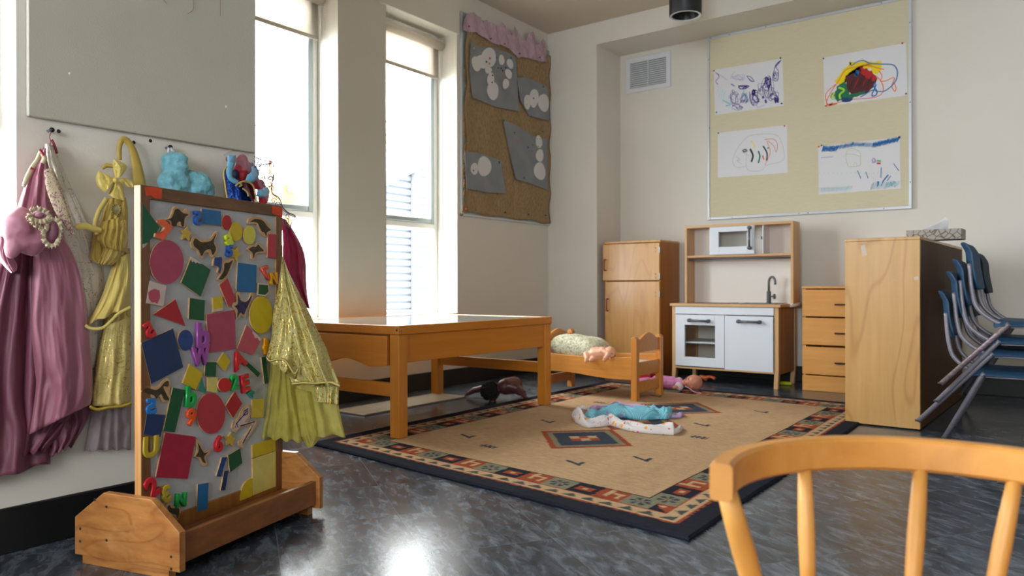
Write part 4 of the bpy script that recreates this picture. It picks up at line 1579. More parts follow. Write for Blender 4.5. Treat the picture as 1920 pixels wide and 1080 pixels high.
A = Art('drawing with a blue crayon sky band and pale house outline, lower right on the pinboard', ((35, 220), (1415, 60), (1430, 930), (50, 1035)), (1530, 250), 9, YP-.0012,
        ((50, 230, 'orange'), (97, 205, 'green'), (1407, 66, 'black')))
for k in range(4):
    A.zig(110, 260, 360, 260, 45, 26, .004, 'blue', k).zig(340, 240, 620, 190, 35, 24, .0035, 'blue', 10+k).zig(600, 185, 960, 200, 35, 30, .0035, 'blue', 20+k).zig(960, 200, 1400, 95, 42, 34, .0048, 'blue', 30+k)
A.zig(110, 270, 360, 255, 30, 20, .006, 'blue', 41).zig(960, 190, 1395, 100, 24, 30, .007, 'blue', 42).zig(600, 185, 800, 185, 20, 16, .006, 'blue', 43)
A.line([(550, 570), (510, 460), (505, 350), (540, 275), (620, 255), (700, 290), (750, 340), (750, 460), (735, 545), (550, 565)], .0022, 'palegreen').line([(510, 350), (620, 350), (745, 390)], .0020, 'palegreen').line([(640, 550), (640, 500), (680, 500), (690, 550)], .0018, 'palegreen')
A.zig(85, 412, 285, 395, 9, 18, .0016, 'violet', 50).loops(975, 460, 35, 50, 2, .0018, 'lilac', 51).line([(1025, 465), (1095, 468)], .0075, 'bgreen', 0).line([(1025, 505), (1092, 507)], .0070, 'magenta', 0)
for a, b in (((700, 630), (760, 765)), ((840, 650), (880, 760)), ((1100, 575), (1095, 750)), ((1310, 510), (1400, 635))):
    A.line([a, b], .0028, 'blue', 0)
A.line([(1220, 700), (1140, 800), (1090, 890)], .005, 'blue').line([(1050, 810), (1045, 900)], .008, 'blue').line([(1260, 720), (1200, 800)], .003, 'blue')
for k in range(18):
    A.line([(50+k*76, 675-6*math.sin(k)), (70+k*76, 668-6*math.sin(k))], .0016, 'teal', 0)
A.zig(80, 950, 600, 930, 40, 40, .004, 'paleteal', 60).zig(930, 890, 1400, 850, 55, 40, .003, 'paleteal', 61).zig(1180, 880, 1330, 840, 35, 12, .004, 'teal', 62)
A.done()

# ================================================================ BURLAP DISPLAY
m = mat('burlap', '9c8464', .98, spec=.1, bump=1.0, bscale=300, vary=.22, vscale=90, vstretch=(1, 1, .5))
XBp = XW+.014
o0, sc0 = (840, 0), 2.5116


def g6(x, y, X):
    return at_x(o0[0]+x/sc0, o0[1]+y/sc0, X)


t = thing('display_board', 'thin metal-framed noticeboard behind the burlap between window and corner', 'noticeboard', (XW, 4.17, 1.09))
a, b = g6(66, 62, XBp), g6(478, 1052, XBp)
ya, yb_, za, zb_ = a.y, 4.70, 1.088, 2.392
MB().box((XW, ya, za), (XBp-.002, yb_, zb_)).build('backing', 'sash_aluminium', t)
f = MB()
for q in (((XW, ya-.006, za-.008), (XBp, ya+.006, zb_)), ((XW, ya-.006, za-.008), (XBp, yb_, za+.004)), ((XW, yb_-.008, za), (XBp, yb_, zb_))):
    f.box(*q)
f.build('frame', 'board_frame', t)
tb = thing('burlap_hanging', 'brown burlap cloth with frayed left edge, covering the noticeboard', 'hanging', (XBp, 4.17, 1.1))
rows = []
N1, N2 = 60, 90
for j in range(N2+1):
    v = j/N2
    zt2, zb3 = 2.352, 1.098
    z = zt2+(zb3-zt2)*v
    wl = .010*math.sin(v*23)+.012*fbm(v*6, 2)+(-.012*max(0, v-.3))
    wr = .012*math.sin(v*31+1)+.014*fbm(v*7, 5)
    y0_, y1_ = 3.69+wl, 4.665+wr
    row = []
    for i in range(N1+1):
        u = i/N1
        x = XBp+.005+.007*(fbm(u*5, v*3, 1)*.5+.5)+.004*math.sin(u*26+3*v)*(1-.6*abs(v-.5))
        if u > .55 and v > .7:
            x += .005*abs(math.sin(u*60+v*14))
        row.append((x, y0_+(y1_-y0_)*u, z+.008*math.sin(u*19)*(1 if j in (0, N2) else 0)+.006*fbm(u*6, v*6, 3)))
    rows.append(row)
MB().sheet(rows).build('cloth', 'burlap', tb, solid=.0015)
rd = random.Random(5)
fm = MB()
for i in range(230):
    v = rd.random()**.6
    z = 2.25-(2.25-1.10)*v
    y = 3.69+.010*math.sin(v*23)-.012*max(0, v-.3)
    l_ = .010+.030*rd.random()*(.5+v)
    p = Vector((XBp+.008, y+.01, z))
    fm.tube([p, p+Vector((.006*rd.random(), -l_*.7, -.004)), p+Vector((.006, -l_, -.012-.02*rd.random()))], .0012, n=4, cap=False)
o = fm.build('frayed_fringe', mat('burlap_thread', 'a07a4a', .95), tb)
o['kind'] = 'stuff'
for x, y, c in ((98, 124, 'red'), (200, 183, 'red'), (265, 207, 'magenta'), (335, 253, 'blue'), (430, 270, 'blue'), (85, 985, 'red'), (268, 1000, 'black'), (378, 1010, 'blue'), (458, 1014, 'black'), (445, 620, 'green')):
    MB().lathe([(0, .009), (.005, .0085), (.0055, .006), (.003, .004), (.005, .001), (.005, 0)], g6(x, y, XBp+.022), 10, 'x').build('push_pin', 'pin_'+c, tb)
mat('crepe', 'b89ca9', .85, bump=.9, bscale=60, vary=.1, vscale=25)
pts = [(70, 140), (75, 95), (95, 62), (120, 58), (150, 80), (160, 110), (180, 95), (215, 112), (232, 128), (255, 105), (275, 132), (298, 168), (303, 150), (312, 120), (350, 185), (370, 195), (385, 152), (400, 150), (425, 215), (448, 180), (460, 205), (465, 270), (462, 292), (430, 290), (390, 276), (350, 268), (330, 272), (300, 238), (248, 207), (240, 214), (190, 190), (130, 152), (90, 150)]
cp = [g6(x, y, XBp+.022) for x, y in pts]
tc_ = thing('crepe_trim', 'crumpled lilac-pink crepe paper strip pinned along the top of the burlap', 'paper trim', (XBp, 4.15, 2.35))
mb = MB().prism(cp, (.002, 0, 0))
bmesh.ops.triangulate(mb.bm, faces=mb.bm.faces[:])
bmesh.ops.subdivide_edges(mb.bm, edges=mb.bm.edges[:], cuts=3, use_grid_fill=True)
for v in mb.bm.verts:
    v.co.x += .009*fbm(v.co.y*22, v.co.z*16, 1)+.004*math.sin(v.co.y*55+v.co.z*20)
mb.build('strip', 'crepe', tc_)
mat('grey_tissue', '83868b', .7, vary=.1, vscale=9, bump=.5, bscale=30)
mat('cutout_white', 'd2cfd0', .8)
mat('black_dot', '1c1a1c', .6)
mat('orange_dot', 'e0522c', .6)


def snow_picture(label, poly, ells, dots):
    c = g6(sum(p[0] for p in poly)/len(poly), sum(p[1] for p in poly)/len(poly), XBp+.02)
    t = thing('snowman_picture', label, 'picture', c, 'grey snowman pictures pinned on the burlap')
    mb = MB().prism([g6(x, y, XBp+.022) for x, y in poly], (.0012, 0, 0))
    mb.build('grey_sheet', 'grey_tissue', t)
    for k, (cx, cy, rx, ry, a) in enumerate(ells):
        pp = []
        for i in range(22):
            q = 2*math.pi*i/22
            r = 1+.04*math.sin(3*q+cx)
            x, y = rx*r*math.cos(q), ry*r*math.sin(q)
            pp.append(g6(cx+x*math.cos(a)-y*math.sin(a), cy+x*math.sin(a)+y*math.cos(a), XBp+.0235+.0005*k))
        MB().prism(pp, (.0008, 0, 0)).build('snow_cutout', 'cutout_white', t)
    for x, y, r, c_ in dots:
        MB().lathe([(0, .0012), (r, .001), (r, 0)], g6(x, y, XBp+.027), 9, 'x').build('marking', {'k': 'black_dot', 'o': 'orange_dot', 'b': 'pin_blue', 'g': 'pin_green', 'y': 'pin_yellow'}[c_], t)


snow_picture('largest grey picture on the burlap, with many white ovals, upper left', ((107, 195), (135, 215), (215, 225), (285, 250), (318, 270), (335, 525), (230, 505), (115, 460), (100, 330)),
             ((193, 270, 34, 46, -.1), (160, 290, 26, 34, -.5), (134, 300, 22, 36, -.2), (190, 330, 16, 16, 0), (201, 372, 17, 30, .1), (211, 428, 27, 43, -.05), (252, 282, 13, 25, -.1), (292, 300, 14, 24, -.35), (285, 348, 15, 24, -.3), (272, 395, 15, 24, .1)),
             ((181, 291, .007, 'k'), (197, 275, .008, 'o'), (195, 300, .007, 'o'), (208, 388, .006, 'k'), (210, 355, .006, 'k'), (265, 273, .007, 'o'), (268, 374, .007, 'o'), (273, 385, .006, 'o'), (275, 396, .006, 'k'), (237, 320, .005, 'k'), (250, 322, .006, 'k'), (258, 332, .005, 'k'), (272, 318, .006, 'k'), (298, 335, .005, 'k'), (228, 270, .005, 'k'), (122, 227, .007, 'y'), (298, 273, .007, 'b')))
snow_picture('small grey picture on the burlap with three white ovals in a row, right edge', ((325, 365), (370, 365), (440, 395), (468, 410), (480, 570), (380, 545), (340, 470)),
             ((374, 480, 16, 35, 0), (405, 462, 21, 44, .05), (450, 484, 26, 42, -.1)), ((403, 463, .006, 'k'), (370, 466, .004, 'o'), (370, 492, .004, 'o'), (394, 548, .006, 'b'), (450, 408, .007, 'g')))
snow_picture('grey picture on the burlap with an upright three-ball snowman at its right', ((258, 562), (330, 595), (400, 640), (468, 655), (468, 895), (390, 865), (320, 845), (285, 700)),
             ((428, 668, 15, 30, -.1), (432, 732, 18, 30, 0), (432, 806, 27, 42, -.15)), ((421, 655, .004, 'k'), (434, 655, .004, 'k'), (425, 690, .004, 'k'), (314, 625, .006, 'k'), (378, 694, .007, 'b'), (400, 683, .006, 'g'), (327, 664, .005, 'o'), (395, 711, .005, 'g'), (263, 567, .006, 'g'), (359, 838, .007, 'b')))
snow_picture('grey picture on the burlap with a two-ball snowman, lower left', ((78, 712), (150, 722), (250, 755), (272, 912), (180, 905), (88, 888)),
             ((124, 795, 17, 28, 0), (171, 783, 32, 47, -.05)), ((120, 803, .006, 'k'), (242, 765, .009, 'b'), (92, 713, .006, 'o')))

# ================================================================ MAGNET EASEL
wood('easel_wood', '7a4c1e', '9a6630', 'z', .8, .42, coat=.2, marks=.12, cmark='b98a50')
wood('easel_dark', '56381c', '7a5028', 'y', .8, .45, coat=.15)
wood('foot_pine', 'b07840', '8a5526', 'x', .9, .4, figure=.45, coat=.15, marks=.30, cmark='c29a68')
ANG = R(15)
ED = Vector((-math.sin(ANG), math.cos(ANG), 0))
EN = Vector((math.cos(ANG), math.sin(ANG), 0))
EZ = Vector((0, 0, 1))
F0 = Vector((-1.797, .767, 0))
P0f = Vector((-1.624, .814, 0))+ED*.016+EN*.004


def on_easel(px, py, off=0.0):
    """photo pixel on the magnet board's front plane"""
    base = P0f+EN*off
    d = ray(px, py)
    return CAM+d*((base-CAM).dot(EN)/d.dot(EN))


eL = (on_easel(530, 500)-P0f).dot(ED)
EH = .846
t = thing('magnet_easel', 'freestanding wooden magnet board with splayed pine feet and a tray', 'easel', tuple(P0f+ED*eL/2))


def ebox(mb, s0, s1, n0, n1, z0, z1, bev=.0015):
    """box in easel coordinates: s along, n out, z up (from P0f)"""
    b0 = len(mb.bm.verts)
    tmp = MB().box((s0, n0, z0), (s1, n1, z1), bev)
    mt = Matrix((ED, EN, EZ)).transposed().to_4x4()
    mt.translation = P0f
    bmesh.ops.transform(tmp.bm, matrix=mt, verts=tmp.bm.verts[:])
    me = bpy.data.meshes.new('t')
    tmp.bm.to_mesh(me)
    tmp.bm.free()
    mb.bm.from_mesh(me)
    bpy.data.meshes.remove(me)
    return mb


wood('easel_stile', '5a3717', '80522a', 'z', .9, .42, coat=.2)
wood('worn_edge', 'b07a42', 'cf9c64', 'z', .8, .5, coat=.1)
for s0_, s1_ in ((0, .026), (eL-.026, eL)):
    o = ebox(MB(), s0_, s1_, -.021, 0, .03, EH).build('stile', 'easel_stile', t)
    o.data.materials.append(M['worn_edge'])
    for p_ in o.data.polygons:
        if abs(p_.normal.dot(ED)) > .9:
            p_.material_index = 1
ebox(MB(), .026, eL-.026, -.021, 0, EH-.030, EH).build('top_rail', 'easel_dark', t)
ebox(MB(), .026, eL-.026, -.021, 0, .062, .098).build('bottom_rail', 'easel_wood', t)
m = mat('magnet_board', 'abadb3', .45, vary=.08, vscale=14)
nt_ = m.node_tree
# green and grey scuff marks
tcn = nt_.nodes.new('ShaderNodeTexCoord')
ns = nt_.nodes.new('ShaderNodeTexNoise')
ns.inputs['Scale'].default_value = 9
ns.inputs['Detail'].default_value = 8
ns.inputs['Distortion'].default_value = 1.5
nt_.links.new(tcn.outputs['Object'], ns.inputs['Vector'])
cr = nt_.nodes.new('ShaderNodeValToRGB')
e = cr.color_ramp.elements
e[0].position, e[0].color = .55, (0, 0, 0, 1)
e[1].position, e[1].color = .75, (.55, .55, .55, 1)
nt_.links.new(ns.outputs[0], cr.inputs[0])
mx = nt_.nodes.new('ShaderNodeMixRGB')
bc = nt_.nodes['Principled BSDF'].inputs['Base Color']
nt_.links.new(bc.links[0].from_socket, mx.inputs[1])
mx.inputs[2].default_value = lin('6a716a')
nt_.links.new(cr.outputs[0], mx.inputs[0])
nt_.links.new(mx.outputs[0], bc)
ebox(MB(), .026, eL-.026, -.014, -.005, .098, EH-.030, 0).build('board', 'magnet_board', t)
mat('orange_tape', 'd6451c', .6, vary=.12, vscale=60)
A3 = lambda x, y: (230+x/3.374, 340+y/3.374)
B4 = lambda x, y: (230+x/3.087, 640+y/3.087)
for k, pl in enumerate((((138, 33), (190, 36), (248, 47), (246, 112), (205, 108), (175, 90), (147, 92)), ((945, 155), (1011, 170), (1008, 238), (985, 215), (945, 205)))):
    tp_ = MB().prism([on_easel(*A3(*q), .0006) for q in pl], EN*.0006)
    tp_.build('orange_tape', 'orange_tape', t)
# feet
for k, ss in enumerate((0, eL+.028)):
    base = F0+ED*ss
    fx = lambda s_, z: base+EN*s_+EZ*z
    hexa = [fx(0, .019), fx(0, .103), fx(.088, .166), fx(.229, .165), fx(.308, .103), fx(.308, .019)]
    ft = MB().prism(hexa, ED*(.017 if k == 0 else -.017), .0015).build('foot_panel', 'foot_pine', t)
    sgn = 1 if k == 0 else -1
    for s_, z in ((.062, .148), (.098, .136), (.017, .078), (.098, .062), (.285, .05), (.285, .024), (.017, .05)):
        if k == 0:
            MB().lathe([(0, .0004), (.0028, .0006), (.0034, 0)], fx(s_, z), 10, (EN, EZ, -ED)).build('screw', 'dark_steel', ft)
    sk_ = MB()
    q0 = base+EN*.02+ED*(.003*sgn)
    sk_.prism([q0, q0+EN*.255, q0+EN*.255+EZ*.018, q0+EZ*.018], ED*(.02*sgn), .001)
    sk_.build('skid', 'foot_pine', t)
wood('tray_wood', '8a5428', '6b3d1c', 'y', .8, .42, coat=.2, figure=.1)
FN = (F0-P0f).dot(EN)
FS = (F0-P0f).dot(ED)
s0_, s1_ = FS+.017, FS+eL+.028-.017
ebox(MB(), s0_, s1_, FN+.283, FN+.297, .030, .094).build('tray_front', 'tray_wood', t)
ebox(MB(), s0_, s1_, FN+.012, FN+.026, .030, .094).build('tray_back', 'tray_wood', t)
ebox(MB(), s0_, s1_, .001, FN+.283, .052, .062).build('tray_floor', 'tray_wood', t)
ebox(MB(), s0_, s1_, FN+.026, -.022, .052, .062).build('tray_floor', 'tray_wood', t)
ebox(MB(), s0_, s1_, -.021, 0, .040, .062).build('bottom_bar', 'tray_wood', t)

# ---------------------------------------------------------------- magnets
mat('ply_edge', 'c09a70', .6, vary=.15, vscale=90)
mat('dino_print', '3a2f1e', .6, vary=.4, vscale=60)
mat('dino_purple', '2d2550', .6, vary=.6, vscale=70)
PAINT = dict(green='07563a', dkgreen='0b4f30', pink='a5405c', rose='b2485e', red='a81c28', deepred='a01838', crimson='b0313f', blue='17649a', navy='14305f', royal='1a3f7e', yellow='c4ab1e', lemon='c9c04a', cream='cbbf6a', faded='c9b4b0', sand='c0a93a', teal='1f7f6e')
for k, v in PAINT.items():
    mat('paint_'+k, v, .5, vary=.07, vscale=40)
PLAST = dict(orange='e2501a', blue='1450a8', lblue='1b74c4', lime='c6d420', red='c41426', purple='9a4a9e', yellow='d8b010', green='0fa048', teal='12786a', coral='d8503c', amber='e09a10', gold='b8a028')
for k, v in PLAST.items():
    mat('plastic_'+k, v, .3, coat=.3)
mat('star_yellow', 'c0a238', .5)
BG = 'magnets on the board of the wooden easel'
NM = EN
MAGT = .0075


def on_m(q, off):
    return on_easel(q[0], q[1], -.005+off)


def paint_magnet(label, pts, paint, th_=.0055, name='shape_magnet', rnd=.0012, cat='magnet', worn=None):
    P_ = [on_m(p, th_) for p in pts]
    P_ = [p-NM*th_ for p in P_]
    mb = MB().prism(P_, NM*th_, .0007)
    for f in mb.bm.faces:
        f.material_index = 1 if f.normal.dot(NM) > .9 or f.normal.dot(NM) < -.9 else 0
    c = sum(P_, Vector())/len(P_)
    bmesh.ops.translate(mb.bm, verts=mb.bm.verts[:], vec=-c)
    o = mb.build(name, None, None, recalc=False)
    o.location = c
    o.data.materials.append(M['ply_edge'])
    o.data.materials.append(M[paint if paint in M else 'paint_'+paint])
    tag(o, label, cat, BG)
    return o


def round_poly(pts, r=.16, k=3):
    """round the corners of a pixel polygon"""
    out = []
    n_ = len(pts)
    for i in range(n_):
        p, a, b = Vector(pts[i]), Vector(pts[i-1]), Vector(pts[(i+1) % n_])
        da, db = (a-p), (b-p)
        rr_ = min(r*3.2, da.length*.3, db.length*.3)
        s_, e_ = p+da.normalized()*rr_, p+db.normalized()*rr_
        for j in range(k+1):
            q = j/k
            out.append(tuple((1-q)**2*s_+2*q*(1-q)*p+q*q*e_))
    return out


def T_(f, pts):
    return [f(*p) for p in pts]


def ell(f, cx, cy, rx, ry, a=0, n=30, a0=0, a1=2*math.pi):
    full = abs(a1-a0-2*math.pi) < 1e-6
    return [f(cx+rx*math.cos(q)*math.cos(a)-ry*math.sin(q)*math.sin(a), cy+rx*math.cos(q)*math.sin(a)+ry*math.sin(q)*math.cos(a)) for q in [a0+(a1-a0)*i/(n if full else n-1) for i in range(n)]]


def star(f, cx, cy, r, rot=0, sx=.82):
    return [f(cx+sx*(r if i % 2 == 0 else r*.5)*math.sin(rot+i*math.pi/5), cy-(r if i % 2 == 0 else r*.5)*math.cos(rot+i*math.pi/5)) for i in range(10)]


def dino(label, f, outline, prnt='dino_print', inner=None, edge='ply_edge'):
    """cut-out wooden picture magnet: timber outline, printed figure on it"""
    pts = T_(f, outline)
    sm = [tuple(p[:2]) for p in smoothpath([Vector((x, y, 0)) for x, y in pts+[pts[0]]], 4)[:-1]]
    o = paint_magnet(label, sm, 'ply_edge', .005, 'animal_magnet')
    if inner is None:
        c = Vector((sum(p[0] for p in sm)/len(sm), sum(p[1] for p in sm)/len(sm)))
        n_ = len(sm)
        inn = []
        area = sum(sm[i][0]*sm[(i+1) % n_][1]-sm[(i+1) % n_][0]*sm[i][1] for i in range(n_))
        sg = 1 if area > 0 else -1
        for i in range(n_):
            a, b = Vector(sm[i-1]), Vector(sm[(i+1) % n_])
            d_ = (b-a)
            if d_.length < 1e-6:
                continue
            d_.normalize()
            nrm = Vector((-d_.y, d_.x))*sg
            inn.append(tuple(Vector(sm[i])+nrm*1.9))
    else:
        inn = T_(f, inner)
        inn = [tuple(p[:2]) for p in smoothpath([Vector((x, y, 0)) for x, y in inn+[inn[0]]], 4)[:-1]]
    P_ = [on_m(p, .0052) for p in inn]
    mb = MB().prism(P_, NM*.0004)
    o2 = mb.build('printed_animal', prnt, o)
    return o


def letter_magnet(label, f, cx, cy, hpx, txt, col, rot=0, mirror=False, wide=1.0, th_=.009):
    cu = bpy.data.curves.new('letter', 'FONT')
    cu.body = txt
    cu.align_x = 'CENTER'
    cu.align_y = 'CENTER'
    cu.size = 1
    cu.offset = .022
    cu.extrude = .09
    cu.bevel_depth = .03
    cu.bevel_resolution = 1
    cu.resolution_u = 4
    tmp = bpy.data.objects.new('letter', cu)
    C.objects.link(tmp)
    bpy.context.view_layer.update()
    me = evaluated(tmp)
    bpy.data.objects.remove(tmp)
    xs = [v.co.x for v in me.vertices]
    ys = [v.co.y for v in me.vertices]
    mxx, mxy, h_ = (min(xs)+max(xs))/2, (min(ys)+max(ys))/2, max(ys)-min(ys)
    px, py = f(cx, cy)
    sc_ = 3.374 if f is A3 else 3.087
    c = on_m((px, py), 0)
    up = on_m((px, py-hpx/sc_/2), 0)-on_m((px, py+hpx/sc_/2), 0)
    s_ = up.length/h_*1.12
    rt = Matrix.Rotation(R(rot), 4, 'Z')
    base = Matrix((ED, EZ, NM)).transposed().to_4x4()
    o = bpy.data.objects.new('letter_magnet', me)
    for v in me.vertices:
        q = Vector(((v.co.x-mxx)*s_*wide*(-1 if mirror else 1), (v.co.y-mxy)*s_, (v.co.z+.12)/.24*th_))
        v.co = base @ (rt @ q)
    if mirror:
        me.flip_normals()
    me.materials.clear()
    me.materials.append(M['plastic_'+col])
    C.objects.link(o)
    o.location = c
    tag(o, label, 'magnet', BG)
    return o


pm = paint_magnet
rp_ = round_poly
# --- upper part (first crop)
pm('large green diamond magnet at the top left corner of the easel board', rp_(T_(A3, ((125, 135), (233, 292), (210, 335), (122, 430)))), 'green')
dino('horned dinosaur magnet at top left of the board, beside the blue number', A3, ((258, 242), (298, 228), (322, 168), (350, 160), (378, 185), (405, 172), (425, 212), (402, 238), (396, 292), (350, 282), (305, 288), (297, 255)), inner=((275, 242), (310, 230), (330, 182), (352, 175), (380, 200), (415, 210), (392, 232), (386, 283), (372, 282), (366, 255), (345, 262), (338, 282), (312, 280), (306, 250)))
pm('orange angular plastic digit magnet touching the large green diamond', rp_(T_(A3, ((216, 247), (262, 238), (320, 290), (262, 372), (203, 352), (208, 328), (245, 335), (268, 292), (222, 262)))), 'plastic_orange', .010, 'letter_magnet')
letter_magnet('dark blue digit magnet between the horned dinosaur and blue rectangle', A3, 463, 233, 82, '5', 'blue', 4, True)
pm('wide blue rectangle magnet at the top of the easel board', rp_(T_(A3, ((500, 172), (622, 188), (624, 280), (502, 268)))), 'blue')
pm('small red oval magnet at the top, right of the blue rectangle', ell(A3, 659, 260, 32, 47), 'red')
pm('dark yellow oval magnet at the top, right of the small red oval', ell(A3, 718, 318, 41, 61), 'yellow')
pm('lemon yellow oval magnet at the top, left of the arched dinosaur', ell(A3, 803, 340, 39, 60), 'lemon')
dino('arched long-tailed dinosaur magnet in the top right corner of the board', A3, ((790, 265), (800, 235), (840, 222), (885, 232), (925, 270), (946, 312), (912, 352), (880, 335), (862, 300), (845, 270), (800, 272)), inner=((805, 256), (840, 238), (885, 248), (915, 285), (936, 308), (912, 322), (908, 345), (895, 322), (880, 318), (868, 295), (850, 262)))
pm('yellow star magnet under the horned dinosaur', star(A3, 405, 332, 52, .15), 'star_yellow', .006)
dino('walking long-tailed dinosaur magnet near the top of the easel board', A3, ((430, 385), (440, 355), (470, 352), (500, 372), (555, 360), (582, 325), (600, 315), (598, 350), (582, 380), (602, 425), (585, 470), (562, 480), (545, 452), (520, 455), (508, 488), (488, 475), (470, 440), (440, 420)), inner=((445, 385), (462, 362), (500, 385), (560, 375), (590, 332), (575, 385), (590, 425), (570, 465), (555, 430), (520, 440), (500, 472), (480, 435), (452, 410)))
letter_magnet('lime green rounded plastic letter magnet above a small blue digit', A3, 660, 370, 66, 'a', 'lime', 12)
letter_magnet('small blue digit magnet directly under the lime green letter', A3, 665, 440, 72, '5', 'blue', -8)
pm('yellow star magnet right of the small blue digit', star(A3, 716, 458, 52, .4), 'star_yellow', .006)
dino('small flying reptile magnet below the arched dinosaur', A3, ((785, 432), (815, 402), (838, 405), (855, 385), (872, 405), (905, 435), (905, 452), (875, 455), (845, 462), (835, 500), (815, 490), (812, 455)), inner=((797, 430), (822, 412), (842, 415), (858, 400), (870, 415), (892, 440), (862, 445), (838, 455), (828, 485), (822, 452)))
pm('upright rose red rectangle magnet at the top right edge of the board', rp_(T_(A3, ((920, 332), (973, 336), (972, 487), (916, 482)))), 'crimson')
pm('big pink oval magnet at upper left of the board', ell(A3, 280, 510, 108, 139, 0, 40), 'pink')
pm('green diamond magnet with scratched top corner, right of big pink oval', rp_(T_(A3, ((437, 475), (558, 560), (494, 730), (370, 642)))), 'green')
dino('blue aeroplane-like magnet with white edge, left of the leaping dinosaur', A3, ((570, 535), (578, 480), (600, 475), (632, 478), (632, 540), (618, 585), (598, 578), (602, 548)), 'paint_royal')
dino('leaping dark dinosaur magnet left of the tall blue rectangle', A3, ((598, 622), (625, 575), (632, 535), (628, 488), (650, 500), (680, 490), (708, 488), (700, 530), (682, 555), (665, 600), (630, 632)), inner=((608, 620), (640, 565), (645, 520), (670, 515), (696, 500), (680, 540), (660, 590), (630, 620)))
pm('tall blue rectangle magnet in the upper right of the board', rp_(T_(A3, ((728, 513), (848, 530), (844, 705), (720, 693)))), 'blue')
letter_magnet('coral red plastic digit magnet beside the amber letter', A3, 893, 585, 84, '7', 'coral', 18, True)
letter_magnet('amber plastic letter magnet on the right stile of the easel', A3, 945, 614, 66, 'N', 'amber', 3)
pm('small green and white crate picture magnet above the large yellow oval', rp_(T_(A3, ((855, 642), (925, 648), (933, 700), (905, 730), (852, 722)))), 'paint_faded')
MB().prism([on_m(p, .0057) for p in rp_(T_(A3, ((862, 652), (918, 657), (922, 698), (900, 718), (860, 712))))], NM*.0004).build('printed_crate', 'paint_dkgreen', bpy.data.objects['shape_magnet.%03d' % (len([o for o in bpy.data.objects if o.name.startswith('shape_magnet')])-1)])
pm('square magnet faded to white with a pink patch at left of the board', rp_(T_(A3, ((170, 628), (278, 660), (258, 792), (148, 770)))), 'faded')
_o = bpy.data.objects['shape_magnet.%03d' % (len([o for o in bpy.data.objects if o.name.startswith('shape_magnet')])-1)]
MB().prism([on_m(p, .0057) for p in T_(A3, ((175, 690), (200, 680), (232, 690), (236, 735), (218, 775), (205, 765), (185, 768), (165, 740), (162, 705)))], NM*.0003).build('paint_patch', 'paint_rose', _o)
pm('leaning crimson rectangle magnet left of the blue rectangle', rp_(T_(A3, ((612, 655), (665, 612), (718, 750), (671, 797)))), 'crimson')
pm('dark green rectangle magnet right of the red triangle', rp_(T_(A3, ((425, 737), (522, 752), (515, 880), (418, 870)))), 'dkgreen')
pm('small yellow rectangle magnet above the large pink square', rp_(T_(A3, ((570, 735), (632, 727), (635, 820), (573, 830)))), 'yellow')
pm('red triangle magnet at left of the board', rp_(T_(A3, ((195, 842), (335, 745), (398, 915)))), 'red')
dino('purple branch-tailed dinosaur magnet left of the large yellow oval', A3, ((693, 790), (700, 768), (722, 762), (718, 715), (738, 700), (752, 748), (775, 755), (800, 745), (812, 705), (828, 715), (815, 765), (792, 810), (775, 862), (752, 848), (722, 875), (715, 830)), 'dino_purple', inner=((705, 788), (728, 775), (730, 718), (748, 755), (785, 760), (818, 720), (800, 770), (780, 812), (765, 845), (745, 830), (725, 862), (728, 815)))
pm('large golden yellow oval magnet at right of the board', ell(A3, 877, 845, 73, 118, 0, 40), 'yellow')
letter_magnet('tilted red digit magnet at the left edge above the big blue square', A3, 155, 942, 100, '5', 'red', 28, True)
pm('large pink square magnet at the centre of the board', rp_(T_(A3, ((530, 843), (710, 812), (718, 1060), (547, 1085)))), 'pink')
pm('tilted pink diamond magnet with chipped corner, right of the large pink square', rp_(T_(A3, ((785, 908), (880, 1000), (826, 1100), (723, 1062)))), 'rose')
letter_magnet('yellow cross-shaped digit magnet at the right edge above the dress', A3, 902, 1040, 92, '4', 'amber', 0, True)
pm('dark blue round magnet left of the purple letters', ell(A3, 398, 1005, 48, 67), 'royal')
letter_magnet('purple lowercase letter magnet stacked above another purple letter', A3, 497, 975, 150, 'b', 'purple', 0)
# --- lower part (second crop)
pm('big dark blue square magnet at the left of the board', rp_([A3(118, 1022), A3(320, 930), B4(352, 150), B4(165, 248)]), 'navy')
letter_magnet('purple wide letter magnet directly under the other purple letter', B4, 442, 82, 104, 'W', 'purple', 4, wide=.8)
pm('yellow diamond magnet below the purple letters', rp_(T_(B4, ((388, 130), (467, 185), (425, 283), (347, 242)))), 'yellow')
pm('small dark green rectangle magnet right under the purple letters', rp_(T_(B4, ((480, 120), (543, 120), (540, 205), (474, 200)))), 'dkgreen')
pm('small yellow diamond magnet under the large pink square', rp_(T_(B4, ((585, 63), (625, 115), (595, 175), (547, 125)))), 'yellow')
letter_magnet('red capital letter magnet under the tilted pink diamond', B4, 663, 106, 94, 'A', 'red', 22)
pm('dark green bar magnet leaning below the tilted pink diamond', rp_(T_(B4, ((710, 106), (798, 185), (782, 208), (700, 130)))), 'dkgreen')
pm('upright dark green bar magnet half behind the yellow dress', rp_(T_(B4, ((803, 92), (828, 88), (845, 238), (822, 247)))), 'dkgreen')
pm('small teal triangle magnet below the yellow diamond', rp_(T_(B4, ((458, 205), (485, 305), (433, 280)))), 'teal')
pm('small cream rectangle magnet left of the round red magnet', rp_(T_(B4, ((492, 208), (552, 208), (548, 298), (488, 290)))), 'cream')
_o = pm('round red plastic magnet beside the small cream rectangle', ell(B4, 592, 253, 39, 41), 'plastic_red', .009, 'letter_magnet')
letter_magnet('green digit magnet tucked behind the round red magnet', B4, 637, 235, 82, '2', 'green', 5)
letter_magnet('red capital letter magnet right of the green digit', B4, 700, 243, 92, 'E', 'red', 8)
